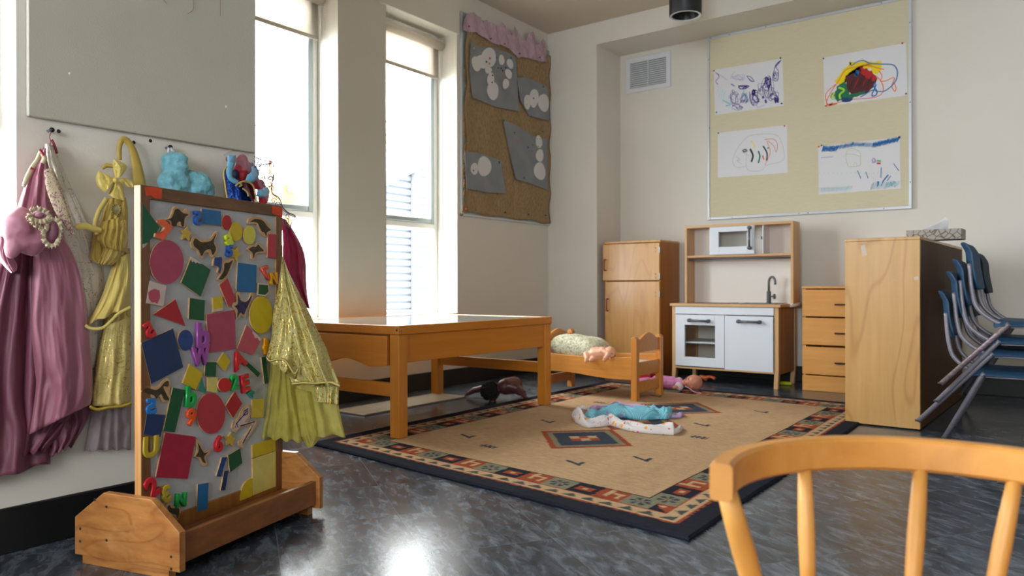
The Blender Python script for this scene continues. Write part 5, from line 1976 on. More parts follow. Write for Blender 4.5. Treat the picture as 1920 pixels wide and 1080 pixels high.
letter_magnet('small teal plastic digit magnet under the red capital letter with bars', B4, 733, 307, 42, '4', 'teal', 90, wide=1.4)
pm('sand yellow square magnet at the right edge under the tulle', rp_(T_(B4, ((750, 338), (820, 330), (815, 440), (748, 445)))), 'sand')
dino('brown striped dinosaur magnet under the big dark blue square', B4, ((108, 290), (125, 258), (165, 255), (205, 262), (240, 218), (268, 215), (278, 255), (270, 290), (275, 330), (235, 352), (215, 320), (190, 345), (165, 325), (135, 312)), inner=((120, 288), (140, 270), (200, 280), (245, 235), (265, 232), (262, 262), (235, 262), (250, 300), (268, 335), (240, 338), (222, 305), (195, 332), (180, 312), (140, 300)))
letter_magnet('bright blue digit magnet at the left edge below the striped dinosaur', B4, 152, 376, 84, '5', 'lblue', 0, True, 1.3)
pm('blue square magnet at the left under the bright blue digit', rp_(T_(B4, ((140, 418), (247, 425), (220, 555), (120, 540)))), 'navy')
pm('tall leaning dark green bar magnet left of the green letter', rp_(T_(B4, ((290, 267), (362, 282), (303, 527), (235, 518)))), 'dkgreen')
letter_magnet('green lowercase letter magnet beside the tall green bar', B4, 385, 318, 112, 'b', 'green', -3)
letter_magnet('orange digit magnet left of the big crimson oval', B4, 386, 437, 92, '9', 'orange', 0)
pm('big crimson oval magnet in the middle of the board', ell(B4, 512, 417, 83, 119, 0, 40), 'crimson')
pm('bright red diamond magnet right of the big crimson oval', rp_(T_(B4, ((650, 290), (693, 360), (640, 445), (595, 375)))), 'red')
dino('pale crane-arm excavator magnet with purple lines at right of the board', B4, ((632, 500), (640, 460), (665, 450), (685, 400), (730, 365), (745, 385), (740, 430), (725, 470), (775, 455), (778, 480), (735, 550), (705, 590), (700, 618), (675, 605), (672, 578), (692, 565), (745, 490), (690, 500), (655, 530)), 'paint_faded', inner=((642, 492), (655, 465), (680, 450), (700, 400), (730, 380), (730, 430), (705, 470), (765, 462), (768, 480), (725, 550), (698, 585), (685, 600), (690, 575), (752, 480), (690, 488), (660, 515)))
_o = bpy.data.objects['animal_magnet.%03d' % (len([o for o in bpy.data.objects if o.name.startswith('animal_magnet')])-1)]
for pl in (((680, 490), (765, 465), (735, 520), (695, 590)), ((655, 480), (690, 440), (720, 400)), ((700, 405), (725, 390), (722, 420), (700, 430), (702, 408)), ((650, 500), (662, 475), (668, 500))):
    MB().strip([on_m(B4(*q), .0060) for q in pl], .0032, NM).build('printed_line', 'dino_purple', _o)
letter_magnet('mustard plastic letter magnet at the left edge beside the big red square', B4, 150, 610, 112, 'U', 'gold', -3)
pm('big deep red square magnet at lower left of the board', rp_(T_(B4, ((245, 527), (425, 552), (378, 797), (192, 787)))), 'deepred')
dino('dark winged reptile magnet beside the big deep red square', B4, ((412, 668), (430, 630), (425, 575), (440, 570), (460, 610), (480, 640), (508, 628), (505, 650), (482, 670), (492, 710), (470, 722), (455, 700), (445, 680)), inner=((422, 668), (440, 632), (437, 590), (470, 645), (495, 638), (472, 668), (480, 705), (462, 695), (450, 672)))
letter_magnet('red digit magnet under the big crimson oval', B4, 546, 592, 86, '6', 'red', 0)
pm('yellow star magnet right of the red digit in the lower half', star(B4, 623, 570, 47, .1), 'star_yellow', .006)
pm('dark green square magnet at lower right of the board', rp_(T_(B4, ((610, 660), (680, 618), (693, 705), (622, 760)))), 'dkgreen')
pm('short blue bar magnet left of the lower dark green square', rp_(T_(B4, ((575, 672), (605, 670), (568, 785), (543, 780)))), 'royal')
pm('lower dark blue bar magnet just below the other blue bar', rp_(T_(B4, ((588, 750), (613, 748), (595, 862), (568, 865)))), 'navy')
pm('large pale yellow rectangle magnet in the lower right corner', rp_(T_(B4, ((752, 680), (887, 634), (887, 840), (753, 893)))), 'cream')
pm('bright yellow strip magnet on top of the large pale yellow rectangle', rp_(T_(B4, ((750, 600), (885, 558), (887, 632), (752, 677)))), 'yellow')
pm('yellow quarter circle magnet in the bottom right corner', [B4(751, 792)]+[B4(751-73*math.sin(q), 925-(133)*math.cos(q)) for q in [i/10*math.pi/2 for i in range(11)]]+[B4(751, 896)], 'yellow')
pm('upright blue rectangle magnet near the bottom of the board', rp_(T_(B4, ((435, 828), (498, 818), (493, 970), (430, 988)))), 'blue')
letter_magnet('large red digit magnet in the lower left corner', B4, 158, 842, 118, '2', 'red', 25, wide=1.05)
letter_magnet('mustard digit magnet at the bottom left, right of the large red digit', B4, 240, 882, 94, '3', 'gold', 8, True)
letter_magnet('green letter magnet at the bottom left of the board', B4, 327, 917, 74, 'N', 'green', -6)
dino('dark dinosaur magnet at the very bottom left, partly behind the foot', B4, ((248, 950), (262, 935), (280, 940), (290, 958), (325, 955), (338, 985), (325, 1030), (312, 1042), (295, 1020), (275, 1010), (255, 990)), inner=((258, 962), (270, 948), (285, 965), (322, 965), (328, 985), (318, 1028), (308, 1005), (290, 1000), (268, 985)))

# chipped paint on the oldest magnets
def chip(owner_label, f, pts, paint='faded'):
    ow = next(o for o in bpy.data.objects if o.get('label') == owner_label)
    MB().prism([on_m(p, .0057) for p in T_(f, pts)], NM*.0003).build('chipped_patch', 'paint_'+paint, ow)


chip('green diamond magnet with scratched top corner, right of big pink oval', A3, ((437, 478), (462, 494), (500, 520), (488, 522), (470, 512), (462, 520), (450, 505), (440, 512), (432, 492)))
chip('tilted pink diamond magnet with chipped corner, right of the large pink square', A3, ((822, 942), (878, 1000), (868, 1012), (852, 990), (838, 992), (830, 970), (822, 962)))
chip('large green diamond magnet at the top left corner of the easel board', A3, ((124, 400), (134, 394), (150, 405), (162, 385), (152, 400), (128, 424)))
chip('small yellow rectangle magnet above the large pink square', A3, ((576, 812), (600, 806), (632, 802), (633, 816), (575, 826)))
# ================================================================ DRESS-UP CLOTHES ON THE NEAR WALL
def velvet(name, dark, light, sheen_c, scale=9, stretch=(1, 1, .25)):
    m = mat(name, dark, .55, sheen=.9, vary=.0)
    n = m.node_tree
    b = n.nodes['Principled BSDF']
    b.inputs['Sheen Tint'].default_value = lin(sheen_c)
    b.inputs['Sheen Roughness'].default_value = .3
    tcn = n.nodes.new('ShaderNodeTexCoord')
    mp = n.nodes.new('ShaderNodeMapping')
    mp.inputs['Scale'].default_value = stretch
    n.links.new(tcn.outputs['Object'], mp.inputs[0])
    ns = n.nodes.new('ShaderNodeTexNoise')
    ns.inputs['Scale'].default_value = scale
    ns.inputs['Detail'].default_value = 7
    n.links.new(mp.outputs[0], ns.inputs['Vector'])
    r = n.nodes.new('ShaderNodeValToRGB')
    r.color_ramp.elements[0].position = .35
    r.color_ramp.elements[1].position = .7
    r.color_ramp.elements[0].color = lin(dark)
    r.color_ramp.elements[1].color = lin(light)
    n.links.new(ns.outputs[0], r.inputs[0])
    n.links.new(r.outputs[0], b.inputs['Base Color'])
    return m


def scroll_cloth(name, base, line, scale=26, rough=.6, metal=.5, thr=.035, trans=0):
    """cloth with curling metallic scroll lines"""
    m = mat(name, base, rough)
    n = m.node_tree
    b = n.nodes['Principled BSDF']
    tcn = n.nodes.new('ShaderNodeTexCoord')
    ns = n.nodes.new('ShaderNodeTexNoise')
    ns.inputs['Scale'].default_value = scale
    ns.inputs['Detail'].default_value = 1
    ns.inputs['Distortion'].default_value = 2.2
    n.links.new(tcn.outputs['Object'], ns.inputs['Vector'])
    s_ = n.nodes.new('ShaderNodeMath')
    s_.operation = 'SUBTRACT'
    s_.inputs[1].default_value = .5
    a_ = n.nodes.new('ShaderNodeMath')
    a_.operation = 'ABSOLUTE'
    l_ = n.nodes.new('ShaderNodeMath')
    l_.operation = 'LESS_THAN'
    l_.inputs[1].default_value = thr
    n.links.new(ns.outputs[0], s_.inputs[0])
    n.links.new(s_.outputs[0], a_.inputs[0])
    n.links.new(a_.outputs[0], l_.inputs[0])
    mx = n.nodes.new('ShaderNodeMixRGB')
    mx.inputs[1].default_value = lin(base)
    mx.inputs[2].default_value = lin(line)
    n.links.new(l_.outputs[0], mx.inputs[0])
    n.links.new(mx.outputs[0], b.inputs['Base Color'])
    mm = n.nodes.new('ShaderNodeMath')
    mm.operation = 'MULTIPLY'
    mm.inputs[1].default_value = metal
    n.links.new(l_.outputs[0], mm.inputs[0])
    n.links.new(mm.outputs[0], b.inputs['Metallic'])
    rr_ = n.nodes.new('ShaderNodeMapRange')
    rr_.inputs[3].default_value = rough
    rr_.inputs[4].default_value = .25
    n.links.new(l_.outputs[0], rr_.inputs[0])
    n.links.new(rr_.outputs[0], b.inputs['Roughness'])
    return m


velvet('pink_velvet', '8a4f62', 'a2687a', 'f2ccd8')
velvet('pink_velvet_deep', '622f41', '774054', 'd8a4b4')
velvet('magenta_velvet', '8c0a3c', 'b4124e', 'e04a80')
velvet('red_velvet', '8a0c20', 'a81428', 'd04050')
scroll_cloth('cream_lace', '94667a', 'd4c4a4', 90, .8, 0, .11)
scroll_cloth('white_scroll', 'cfc8bc', 'a8967c', 26, .7, 0, .010)
scroll_cloth('gold_brocade', 'b4ac6e', 'b8963c', 40, .6, .55, .034)
scroll_cloth('gold_scroll_gauze', 'c2ae66', 'a88c42', 20, .6, .3, .012)
mat('lace_cream', 'c9bb9c', .8, bump=.6, bscale=400)
mat('yellow_satin', 'd6c067', .38, sheen=.3, vary=.06, vscale=20)
mat('yellow_gauze', 'b59a46', .6, sheen=.3, vary=.12, vscale=25, vstretch=(1, 1, .3))
mat('yellow_gauze_light', 'cdb664', .6, sheen=.3, vary=.1, vscale=22, vstretch=(1, 1, .3))
mat('gold_piping', 'c2a03c', .4, metal=.4)
mat('brooch_metal', 'a09058', .3, metal=1)
mat('gem', '6d6844', .15, coat=1)
translucent('yellow_tulle', 'd0c66a', .5, .62)
translucent('yellow_tulle_dense', 'c4ba6c', .45, .85)
translucent('white_tulle', 'b3a4a8', .4, .6)
translucent('veil_tulle', '8e8890', .3, .34)
mat('blue_tulle', '6aa4b2', .8, sheen=.4, vary=.22, vscale=70, bump=.6, bscale=260)
mat('blue_satin_ribbon', '6fb0d4', .4)
mat('blue_sequin', '0c3f94', .25, metal=.5, vary=.6, vscale=160, bump=.9, bscale=220)
mat('navy_cloth', '161c3c', .6)
mat('maroon_satin', '4a0a18', .4)
mat('gold_trim', 'b8a45a', .45, metal=.3)
mat('black_thread', '24202a', .6)
mat('pink_ribbon', 'b5868c', .6)
mat('rust_red', '9c3044', .6)


def interp_rows(rows, k):
    P_ = smoothpath([Vector((r[0], r[1], 0)) for r in rows], k)
    Q_ = smoothpath([Vector((r[2], r[3], 0)) for r in rows], k)
    n_ = len(rows[0])
    D_ = smoothpath([Vector((r[4] if n_ > 4 else 0, 0, 0)) for r in rows], k)
    return [(a.x, a.y, b.x, b.y, c.x) for a, b, c in zip(P_, Q_, D_)]


def drape(name, rows, m, parent, X=None, depth=None, push=.03, folds=6, amp=.006, seed=0, nu=44, k=6, thin=.004, hem=0.0, skew=.0, soft=1.0, wrinkle=.003):
    """hanging cloth: rows of photo pixels (left x, left y, right x, right y[, extra push]) on the plane x = X
    (or at an optical depth); the front bulges into the room and is pleated by `folds` waves"""
    R_ = interp_rows(rows, k)
    front, back = [], []
    nr_ = len(R_)
    for j, (xa, ya, xb, yb, ex) in enumerate(R_):
        v = j/(nr_-1)
        fr_, bk_ = [], []
        for i in range(nu+1):
            u = i/nu
            px, py = xa+(xb-xa)*u, ya+(yb-ya)*u
            py += hem*math.sin(u*folds*6.28+seed)*v**3
            p = at_x(px, py, X) if X is not None else at_d(px, py, depth)
            prof = max(0, 1-(2*u-1)**2)**.5*soft+(1-soft)
            w1 = math.sin(u*folds*6.28+seed+skew*v*6+2.6*fbm(u*1.6, v*1.3, seed))
            w2 = 1.6*fbm(u*folds*1.3, v*1.8, seed+20)
            dd__ = push*prof*(.55+.45*v)+ex*prof+amp*(w1*.8+w2)*(.35+.65*v)*min(1, prof*3+.2)+wrinkle*fbm(u*9, v*14, seed)*prof
            ds = (p-CAM).length
            fr_.append(CAM+(p-CAM)*((ds-max(dd__, -.001)-thin)/ds))
            bk_.append(p)
        front.append(fr_)
        back.append(bk_[::-1])
    mb = MB()
    mb.sheet([a+b for a, b in zip(front, back)], closed=True)
    mb.bm.verts.ensure_lookup_table()
    n_ = len(front[0])*2
    vs = mb.bm.verts[:]
    for st in (0, (nr_-1)*n_):
        ring = vs[st:st+n_]
        h_ = n_//2
        for i in range(h_-1):
            try:
                f_ = mb.bm.faces.new((ring[i], ring[i+1], ring[n_-2-i], ring[n_-1-i]))
                f_.smooth = True
            except ValueError:
                pass
    return mb.build(name, m, parent)


def band(name, pts, wpx, m, parent, X=None, depth=None, push=0, thick=.002, twist=0, k=6, wave=0, wn=8):
    """ribbon of cloth following a pixel path; wpx = width in photo pixels (or list per point)"""
    W_ = wpx if isinstance(wpx, (list, tuple)) else [wpx]*len(pts)
    P_ = smoothpath([Vector((x, y, w_)) for (x, y), w_ in zip(pts, W_)], k)
    r1, r2, r3 = [], [], []
    n_ = len(P_)
    for i, p in enumerate(P_):
        t_ = P_[min(i+1, n_-1)]-P_[max(i-1, 0)]
        t_ = Vector((t_.x, t_.y))
        t_ = t_.normalized() if t_.length > 1e-6 else Vector((1, 0))
        nn = Vector((-t_.y, t_.x))
        wv = wave*math.sin(i/n_*wn*6.28)
        row = []
        for q in (-1, -.5, 0, .5, 1):
            x, y = p.x+nn.x*q*p.z/2+nn.x*wv, p.y+nn.y*q*p.z/2+nn.y*wv
            g = at_x(x, y, X) if X is not None else at_d(x, y, depth)
            ds = (g-CAM).length
            off = push+.004*(1-q*q)+twist*q*math.sin(i/n_*6.28)+(.004*math.sin(i/n_*wn*6.28+q*2) if wave else 0)
            row.append(CAM+(g-CAM)*((ds-off)/ds))
        r1.append(row)
    return MB().sheet(r1).build(name, m, parent, solid=thick)


def lump(name, ells, m, parent, X=None, depth=None, push=0, vox=.0035, sc_z=.6, disp=None, sm=12):
    """soft gathered bundle: pixel ellipses (cx, cy, rx, ry, extra push) fused into one skin"""
    mb = MB()
    for e_ in ells:
        cx, cy, rx, ry = e_[:4]
        ex = e_[4] if len(e_) > 4 else 0
        g = at_x(cx, cy, X) if X is not None else at_d(cx, cy, depth)
        dep = (g-CAM).dot(FW)
        mpx = dep/FPX
        ds = (g-CAM).length
        g = CAM+(g-CAM)*((ds-push-ex)/ds)
        rot = Matrix((RX, UP, -FW)).transposed()
        a = rx*mpx
        b = ry*mpx
        mb.ball(g, 1, (a, b, min(a, b)*sc_z+.004), rot, 18, 12)
    return fuse(mb, name, m, parent, vox, sm, disp)


XH = XN+.012


def frill(name, pts, wpx, m, parent, X, push, waves, amp=.005, closed=True, side=1):
    """gathered lace edging: inner edge on the path, outer edge standing out in waves"""
    P_ = [Vector((x, y, 0)) for x, y in pts]
    if closed:
        P_ = P_+[P_[0]]
    P_ = smoothpath(P_, 12)
    n_ = len(P_)
    rows = []
    for i, p in enumerate(P_):
        t_ = P_[min(i+1, n_-1)]-P_[max(i-1, 0)]
        t_.normalize()
        nn = Vector((-t_.y, t_.x, 0))*side
        ph = i/(n_-1)*waves*6.28
        row = []
        for q in (0, .3, .6, 1):
            g = p+nn*wpx*q*(1+.25*math.sin(ph*1.7+1)*q)+t_*math.sin(ph*2)*wpx*.25*q
            w3 = at_x(g.x, g.y, X)
            ds = (w3-CAM).length
            off = push+amp*q*math.sin(ph)+.003*q
            row.append(CAM+(w3-CAM)*((ds-off)/ds))
        rows.append(row)
    return MB().sheet(rows).build(name, m, parent, solid=.0012)




def hook(label, px, py):
    p = at_x(px, py, XN+.018)
    t = thing('wall_hook', label, 'hook', (XN, p.y, p.z))
    MB().tube([(XN-.001, p.y, p.z), (XN+.020, p.y, p.z)], .0035, n=10).build('shank', 'steel', t)
    MB().ball((XN+.022, p.y, p.z), .0062, seg=12, rings=8).build('ball_end', 'dark_steel', t)
    return p


H1 = hook('small metal wall hook holding the pink velvet dress', 96, 244)
H2 = hook('small dark wall hook behind the yellow ribboned costume', 238, 263)
H3 = hook('ball-ended wall hook holding the light blue tulle', 318, 276)
H4 = hook('wall hook hidden under the red and blue costume top', 450, 300)
for px, py in ((110, 246), (251, 267), (282, 264)):
    p = at_x(px, py, XN+.0005)
    o = MB().lathe([(0, .0012), (.0035, .001), (.0048, 0)], p, 12, 'x').build('wall_plug', 'dark_rubber')
    tag(o, {110: 'dark screw plug in the wall beside the leftmost hook', 251: 'dark screw plug in the wall right of the yellow costume loop', 282: 'tiny screw hole between the yellow and blue costumes'}[px], 'wall plug')

# ---- pink velvet princess dress
t = thing('pink_dress', 'dusty pink velvet princess dress with cream lace, leftmost on the wall hooks', 'dress', (XN+.02, .75, .4))
band('hanging_loop', ((96, 246), (92, 256), (94, 268), (88, 276)), 3, 'pink_ribbon', t, X=XH+.005, thick=.001)
band('hanging_loop', ((97, 262), (102, 272), (107, 288)), 4, 'rust_red', t, X=XH+.005, thick=.001)
# back layer of the skirt, far left
drape('skirt_layer', ((5, 470, 62, 440), (-15, 530, 62, 520), (-50, 640, 60, 630), (-75, 760, 66, 745), (-90, 860, 92, 800), (-100, 925, 95, 868)), 'pink_velvet_deep', t, X=XH, push=.04, folds=3, amp=.012, seed=1, hem=3)
drape('skirt_layer', ((50, 500, 120, 500), (45, 600, 150, 600), (42, 700, 160, 700), (38, 790, 168, 760), (36, 855, 92, 842)), 'pink_velvet_deep', t, X=XH, push=.045, folds=3, amp=.010, seed=5, hem=4)
# lower hem of folded cloth
drape('hem_fold', ((60, 790, 172, 748), (92, 832, 166, 785), (90, 858, 136, 836)), 'pink_velvet_deep', t, X=XH+.005, push=.03, folds=4, amp=.008, seed=3, hem=3)
drape('skirt_front', ((66, 440, 112, 436), (62, 480, 138, 478), (60, 540, 156, 535), (57, 610, 165, 605), (64, 690, 172, 680), (66, 730, 174, 735), (54, 815, 170, 758)), 'pink_velvet', t, X=XH+.02, push=.07, folds=2.2, amp=.011, seed=.6, nu=54)
drape('bodice', ((80, 276, 92, 280), (68, 300, 96, 306), (52, 332, 100, 345), (38, 370, 108, 400), (26, 410, 122, 450), (16, 450, 136, 500)), 'pink_velvet', t, X=XH, push=.05, folds=2.5, amp=.010, seed=2, nu=50)
# cream shoulder edges
band('shoulder_trim', ((76, 282), (70, 300), (60, 315), (50, 335), (44, 350)), [4, 8, 9, 9, 5], 'lace_cream', t, X=XH+.01, push=.045)
band('shoulder_trim', ((78, 288), (84, 296), (80, 306)), [5, 8, 9], 'lace_cream', t, X=XH+.01, push=.055)
band('red_cord', ((74, 280), (78, 285), (82, 291)), 3.5, 'rust_red', t, X=XH+.01, push=.062)
band('red_cord', ((57, 315), (61, 317), (64, 320)), 3.5, 'rust_red', t, X=XH+.01, push=.055)
drape('neck_cloth', ((84, 270, 94, 268), (84, 290, 106, 292), (88, 312, 116, 330), (98, 330, 121, 360)), 'white_scroll', t, X=XH+.005, push=.055, folds=2.5, amp=.006, seed=4)
band('lace_panel', ((90, 316), (98, 345), (107, 372), (117, 398), (128, 420), (138, 440)), [16, 26, 27, 24, 16, 5], 'cream_lace', t, X=XH+.012, push=.058, thick=.001)
# puffed sleeve with a lace ruffle
rdn = lambda c: .0035*math.sin(c.z*95-c.y*60+3*fbm(c.y*8, c.z*8, 3))+.003*fbm(c.y*22, c.z*20, 5)
lump('puff_sleeve', ((36, 432, 29, 38), (60, 448, 28, 34), (75, 415, 17, 22), (22, 450, 16, 34), (78, 440, 24, 26), (40, 400, 13, 16), (88, 448, 18, 20)), 'pink_velvet', t, X=XH+.03, push=.07, disp=rdn, sc_z=.55)
drape('sleeve_end', ((-4, 440, 20, 450), (-6, 470, 24, 480), (2, 492, 32, 496), (20, 512, 31, 508)), 'pink_velvet', t, X=XH+.03, push=.06, folds=2, amp=.004, seed=7)
frill('lace_ruffle', ((60, 400), (68, 395), (80, 399), (88, 404), (82, 410), (72, 411), (62, 406)), 8, 'lace_cream', t, XH+.03, .118, 11, side=-1)
frill('lace_ruffle', ((92, 418), (100, 414), (108, 420), (110, 432), (106, 446), (101, 456), (94, 456), (87, 448), (86, 438), (92, 430)), 8, 'lace_cream', t, XH+.03, .118, 15, side=-1)
frill('lace_ruffle', ((56, 402), (62, 412), (72, 420), (82, 426), (88, 436)), 8, 'lace_cream', t, XH+.03, .112, 7, closed=False)
lump('sleeve_lining', ((98, 434, 12, 20), (74, 404, 11, 7)), 'pink_velvet_deep', t, X=XH+.03, push=.112, sc_z=.3)

# ---- white scroll-print cloth behind
t = thing('white_cloth', 'white cloth with brown dotted scroll print hanging behind the pink dress', 'cloth', (XN+.01, .85, .5))
drape('cloth', ((88, 272, 100, 272), (94, 300, 112, 300), (100, 340, 128, 338), (106, 390, 150, 384), (118, 440, 170, 430), (128, 500, 188, 490), (140, 570, 194, 560), (150, 640, 192, 625), (158, 690, 180, 690)), 'white_scroll', t, X=XN+.003, push=.012, folds=2.3, amp=.004, seed=9)

# ---- yellow costume with bow
t = thing('yellow_costume', 'golden yellow gauze costume with satin bow and brooch, beside the easel\'s left stile', 'dress', (XN+.02, .97, .5))
band('hanging_band', ((224, 300), (224, 275), (231, 261), (243, 270), (252, 292), (258, 320), (262, 350)), [8, 9, 11, 12, 15, 20, 24], 'yellow_gauze', t, X=XH+.01, push=.01)
band('hanging_band', ((192, 316), (200, 310), (214, 312)), [5, 8, 6], 'yellow_gauze', t, X=XH+.01, push=.01)
for rows_ in (((184, 320, 194, 324), (179, 335, 214, 334), (184, 350, 214, 341), (197, 363, 207, 350)), ((212, 298, 216, 299), (211, 310, 234, 307), (213, 322, 238, 315), (216, 335, 229, 330)),
              ((214, 341, 224, 341), (208, 355, 231, 351), (204, 366, 234, 370), (216, 372, 233, 377)), ((221, 335, 238, 333), (226, 342, 252, 343), (238, 350, 253, 352))):
    drape('bow_loop', rows_, 'yellow_satin', t, X=XH+.02, push=.022, folds=1.6, amp=.0035, seed=len(rows_)+rows_[0][0], nu=20, soft=.8)
lump('bow_knot', ((216, 338, 5, 6),), 'yellow_satin', t, X=XH+.02, push=.034, sm=4)
drape('bodice', ((200, 372, 236, 370), (192, 400, 240, 395), (184, 425, 240, 425), (178, 445, 240, 450)), 'yellow_gauze', t, X=XH+.01, push=.03, folds=3, amp=.006, seed=2)
band('strap', ((200, 372), (186, 395), (178, 420), (182, 440)), 9, 'yellow_gauze_light', t, X=XH+.01, push=.035)
p = at_x(219, 393, XH+.055)
rot = (UP*1.0, RX, -FW)
br = MB().lathe([(0, .004), (.012, .0035), (.0145, .001), (.014, -.002)], p, 20, (RX*.85, UP, -FW)).build('brooch', 'brooch_metal', t)
MB().lathe([(0, .0075), (.006, .006), (.009, .004)], p, 16, (RX*.85, UP, -FW)).build('gem', 'gem', br)
for i in range(14):
    a = i/14*6.283
    MB().ball(p+RX*.0115*math.cos(a)+UP*.0135*math.sin(a)-FW*.002, .0022, seg=8, rings=5).build('bead', 'brooch_metal', br)
band('ribbon_tail', ((142, 426), (160, 424), (178, 430), (190, 432)), [10, 12, 11, 8], 'yellow_satin', t, X=XH+.02, push=.03, twist=.004)
drape('gathered_sleeve', ((190, 416, 236, 404), (184, 430, 240, 424), (180, 448, 240, 450), (190, 462, 238, 474)), 'yellow_gauze', t, X=XH+.01, push=.055, folds=5, amp=.006, seed=5, skew=.5, soft=.9)
drape('sleeve_tier', ((176, 432, 204, 440), (172, 460, 204, 470), (168, 485, 216, 495), (190, 496, 206, 498)), 'yellow_gauze', t, X=XH+.01, push=.035, folds=4, amp=.006, seed=3)
drape('sleeve_tier', ((200, 418, 240, 412), (198, 436, 240, 436), (192, 462, 240, 452), (186, 480, 232, 478), (182, 494, 212, 498)), 'yellow_gauze_light', t, X=XH+.01, push=.055, folds=5, amp=.007, seed=4, skew=.3)
drape('skirt_under', ((212, 470, 244, 465), (206, 520, 246, 520), (196, 600, 246, 600), (190, 700, 246, 700), (184, 768, 246, 762)), 'gold_scroll_gauze', t, X=XH, push=.03, folds=3, amp=.008, seed=5)
drape('skirt_over', ((218, 480, 244, 476), (206, 510, 246, 505), (188, 560, 246, 545), (160, 610, 246, 575)), 'yellow_gauze_light', t, X=XH+.01, push=.05, folds=3, amp=.008, seed=6, hem=2)
band('hem_piping', ((160, 610), (172, 616), (192, 615), (208, 602), (222, 588), (245, 576)), 5, 'yellow_satin', t, X=XH+.01, push=.06)
drape('skirt_tier', ((196, 612, 246, 592), (184, 660, 246, 650), (176, 710, 246, 705), (170, 762, 246, 758)), 'gold_scroll_gauze', t, X=XH+.01, push=.045, folds=2.5, amp=.007, seed=8)
band('hem_piping', ((168, 762), (182, 768), (204, 764), (226, 762), (246, 756)), 5, 'gold_piping', t, X=XH+.01, push=.055)
drape('tulle_underskirt', ((172, 764, 246, 760), (166, 800, 246, 795), (158, 846, 246, 842)), 'white_tulle', t, X=XH, push=.03, folds=4, amp=.010, seed=9, hem=2)

# ---- light blue tulle bundle
t = thing('blue_tulle_bundle', 'light blue glittery tulle bundle hanging above the easel\'s top rail', 'costume', (XN+.02, 1.1, .9))
band('hanging_ribbon', ((317, 277), (316, 283), (318, 290)), 4, 'paper', t, X=XH+.005, push=.01)
band('hanging_ribbon', ((320, 277), (324, 283), (328, 288)), 4, 'paper', t, X=XH+.005, push=.01)
tw = lambda c: .0022*fbm(c.y*30, c.z*90, 6)+.0015*fbm(c.y*120, c.z*60, 2)
lump('tulle', ((327, 299, 26, 15), (327, 312, 26, 18), (326, 324, 22, 16), (314, 341, 19, 20), (336, 342, 20, 24), (318, 354, 22, 14), (356, 334, 18, 16), (372, 346, 24, 24), (388, 358, 14, 20), (358, 356, 24, 14)), 'blue_tulle', t, X=XH+.01, push=.03, disp=tw, sc_z=.7)
drape('blue_skirt', ((350, 352, 364, 352), (346, 420, 374, 420), (340, 520, 380, 520), (334, 640, 384, 640)), 'blue_sequin', t, X=XH, push=.02, folds=2, amp=.005, seed=3)

# ---- red, blue and magenta costume with scroll veil
D4 = lambda x, y: (280+x/6, 260+y/6)
E5 = lambda x, y: (440+x/2.25, 380+y/2.25)
t = thing('red_blue_costume', 'red velvet and blue sequin costume with light blue ribbons, at the easel end', 'dress', (XN+.03, 1.28, .8))


def rowsD(l, f=D4):
    return [f(a, b)+f(c, d_) for a, b, c, d_ in l]


drape('sequin_bodice', rowsD(((850, 310, 900, 300), (850, 420, 1010, 470), (860, 560, 1120, 620), (872, 690, 1160, 720))), 'blue_sequin', t, X=XH, push=.035, folds=2, amp=.004, seed=1)
lump('red_puff', [D4(a, b)+(c/6, d_/6) for a, b, c, d_ in ((1050, 260, 85, 80), (1040, 340, 95, 90), (1040, 420, 65, 60), (1100, 330, 60, 90), (885, 235, 45, 50), (1230, 520, 70, 70), (1290, 650, 70, 100), (1190, 460, 40, 60))], 'red_velvet', t, X=XH+.01, push=.04, disp=lambda c: .003*math.sin(c.y*180)+.004*fbm(c.y*30, c.z*30, 1))
lump('navy_puff', [D4(a, b)+(c/6, d_/6) for a, b, c, d_ in ((965, 400, 50, 60), (1150, 300, 30, 40), (1270, 530, 35, 40))], 'navy_cloth', t, X=XH+.01, push=.035)
for pl, ww in ((((925, 185), (922, 260), (900, 360), (910, 440), (960, 480), (1000, 490)), (16, 15, 12, 9, 9, 6)), (((1170, 310), (1190, 390), (1140, 450), (1100, 480)), (8, 15, 17, 10)), (((1210, 610), (1260, 615), (1310, 600), (1300, 550)), (12, 15, 14, 8))):
    band('satin_ribbon', [D4(*q) for q in pl], ww, 'blue_satin_ribbon', t, X=XH+.02, push=.062, thick=.0015)
drape('maroon_lining', rowsD(((1040, 490, 1180, 510), (1060, 560, 1200, 600), (1110, 640, 1210, 680), (1150, 700, 1210, 720))), 'maroon_satin', t, X=XH+.01, push=.045, folds=2, amp=.004, seed=2)
for pl in (((870, 310), (835, 380), (850, 500), (860, 580), (878, 670)), ((970, 530), (1020, 495), (1085, 478), (1150, 510), (1180, 560), (1195, 640), (1210, 725)), ((1010, 540), (1040, 520), (1000, 500)), ((1050, 560), (1100, 600), (1115, 650))):
    MB().tube([CAM+(at_x(*D4(*q), XH+.02)-CAM)*.955 for q in smoothpath([Vector((a, b, 0)) for a, b in pl], 7) for q in [(q.x, q.y)]], .0026, n=7).build('gold_trim', 'gold_trim', t)
drape('magenta_skirt', [E5(*q[:2])+E5(*q[2:]) for q in ((190, 60, 215, 70), (200, 110, 250, 120), (204, 170, 285, 190), (206, 250, 300, 260), (230, 320, 302, 330), (270, 390, 308, 400), (296, 440, 318, 450))], 'magenta_velvet', t, X=-1.84, push=.03, folds=2.2, amp=.010, seed=3)
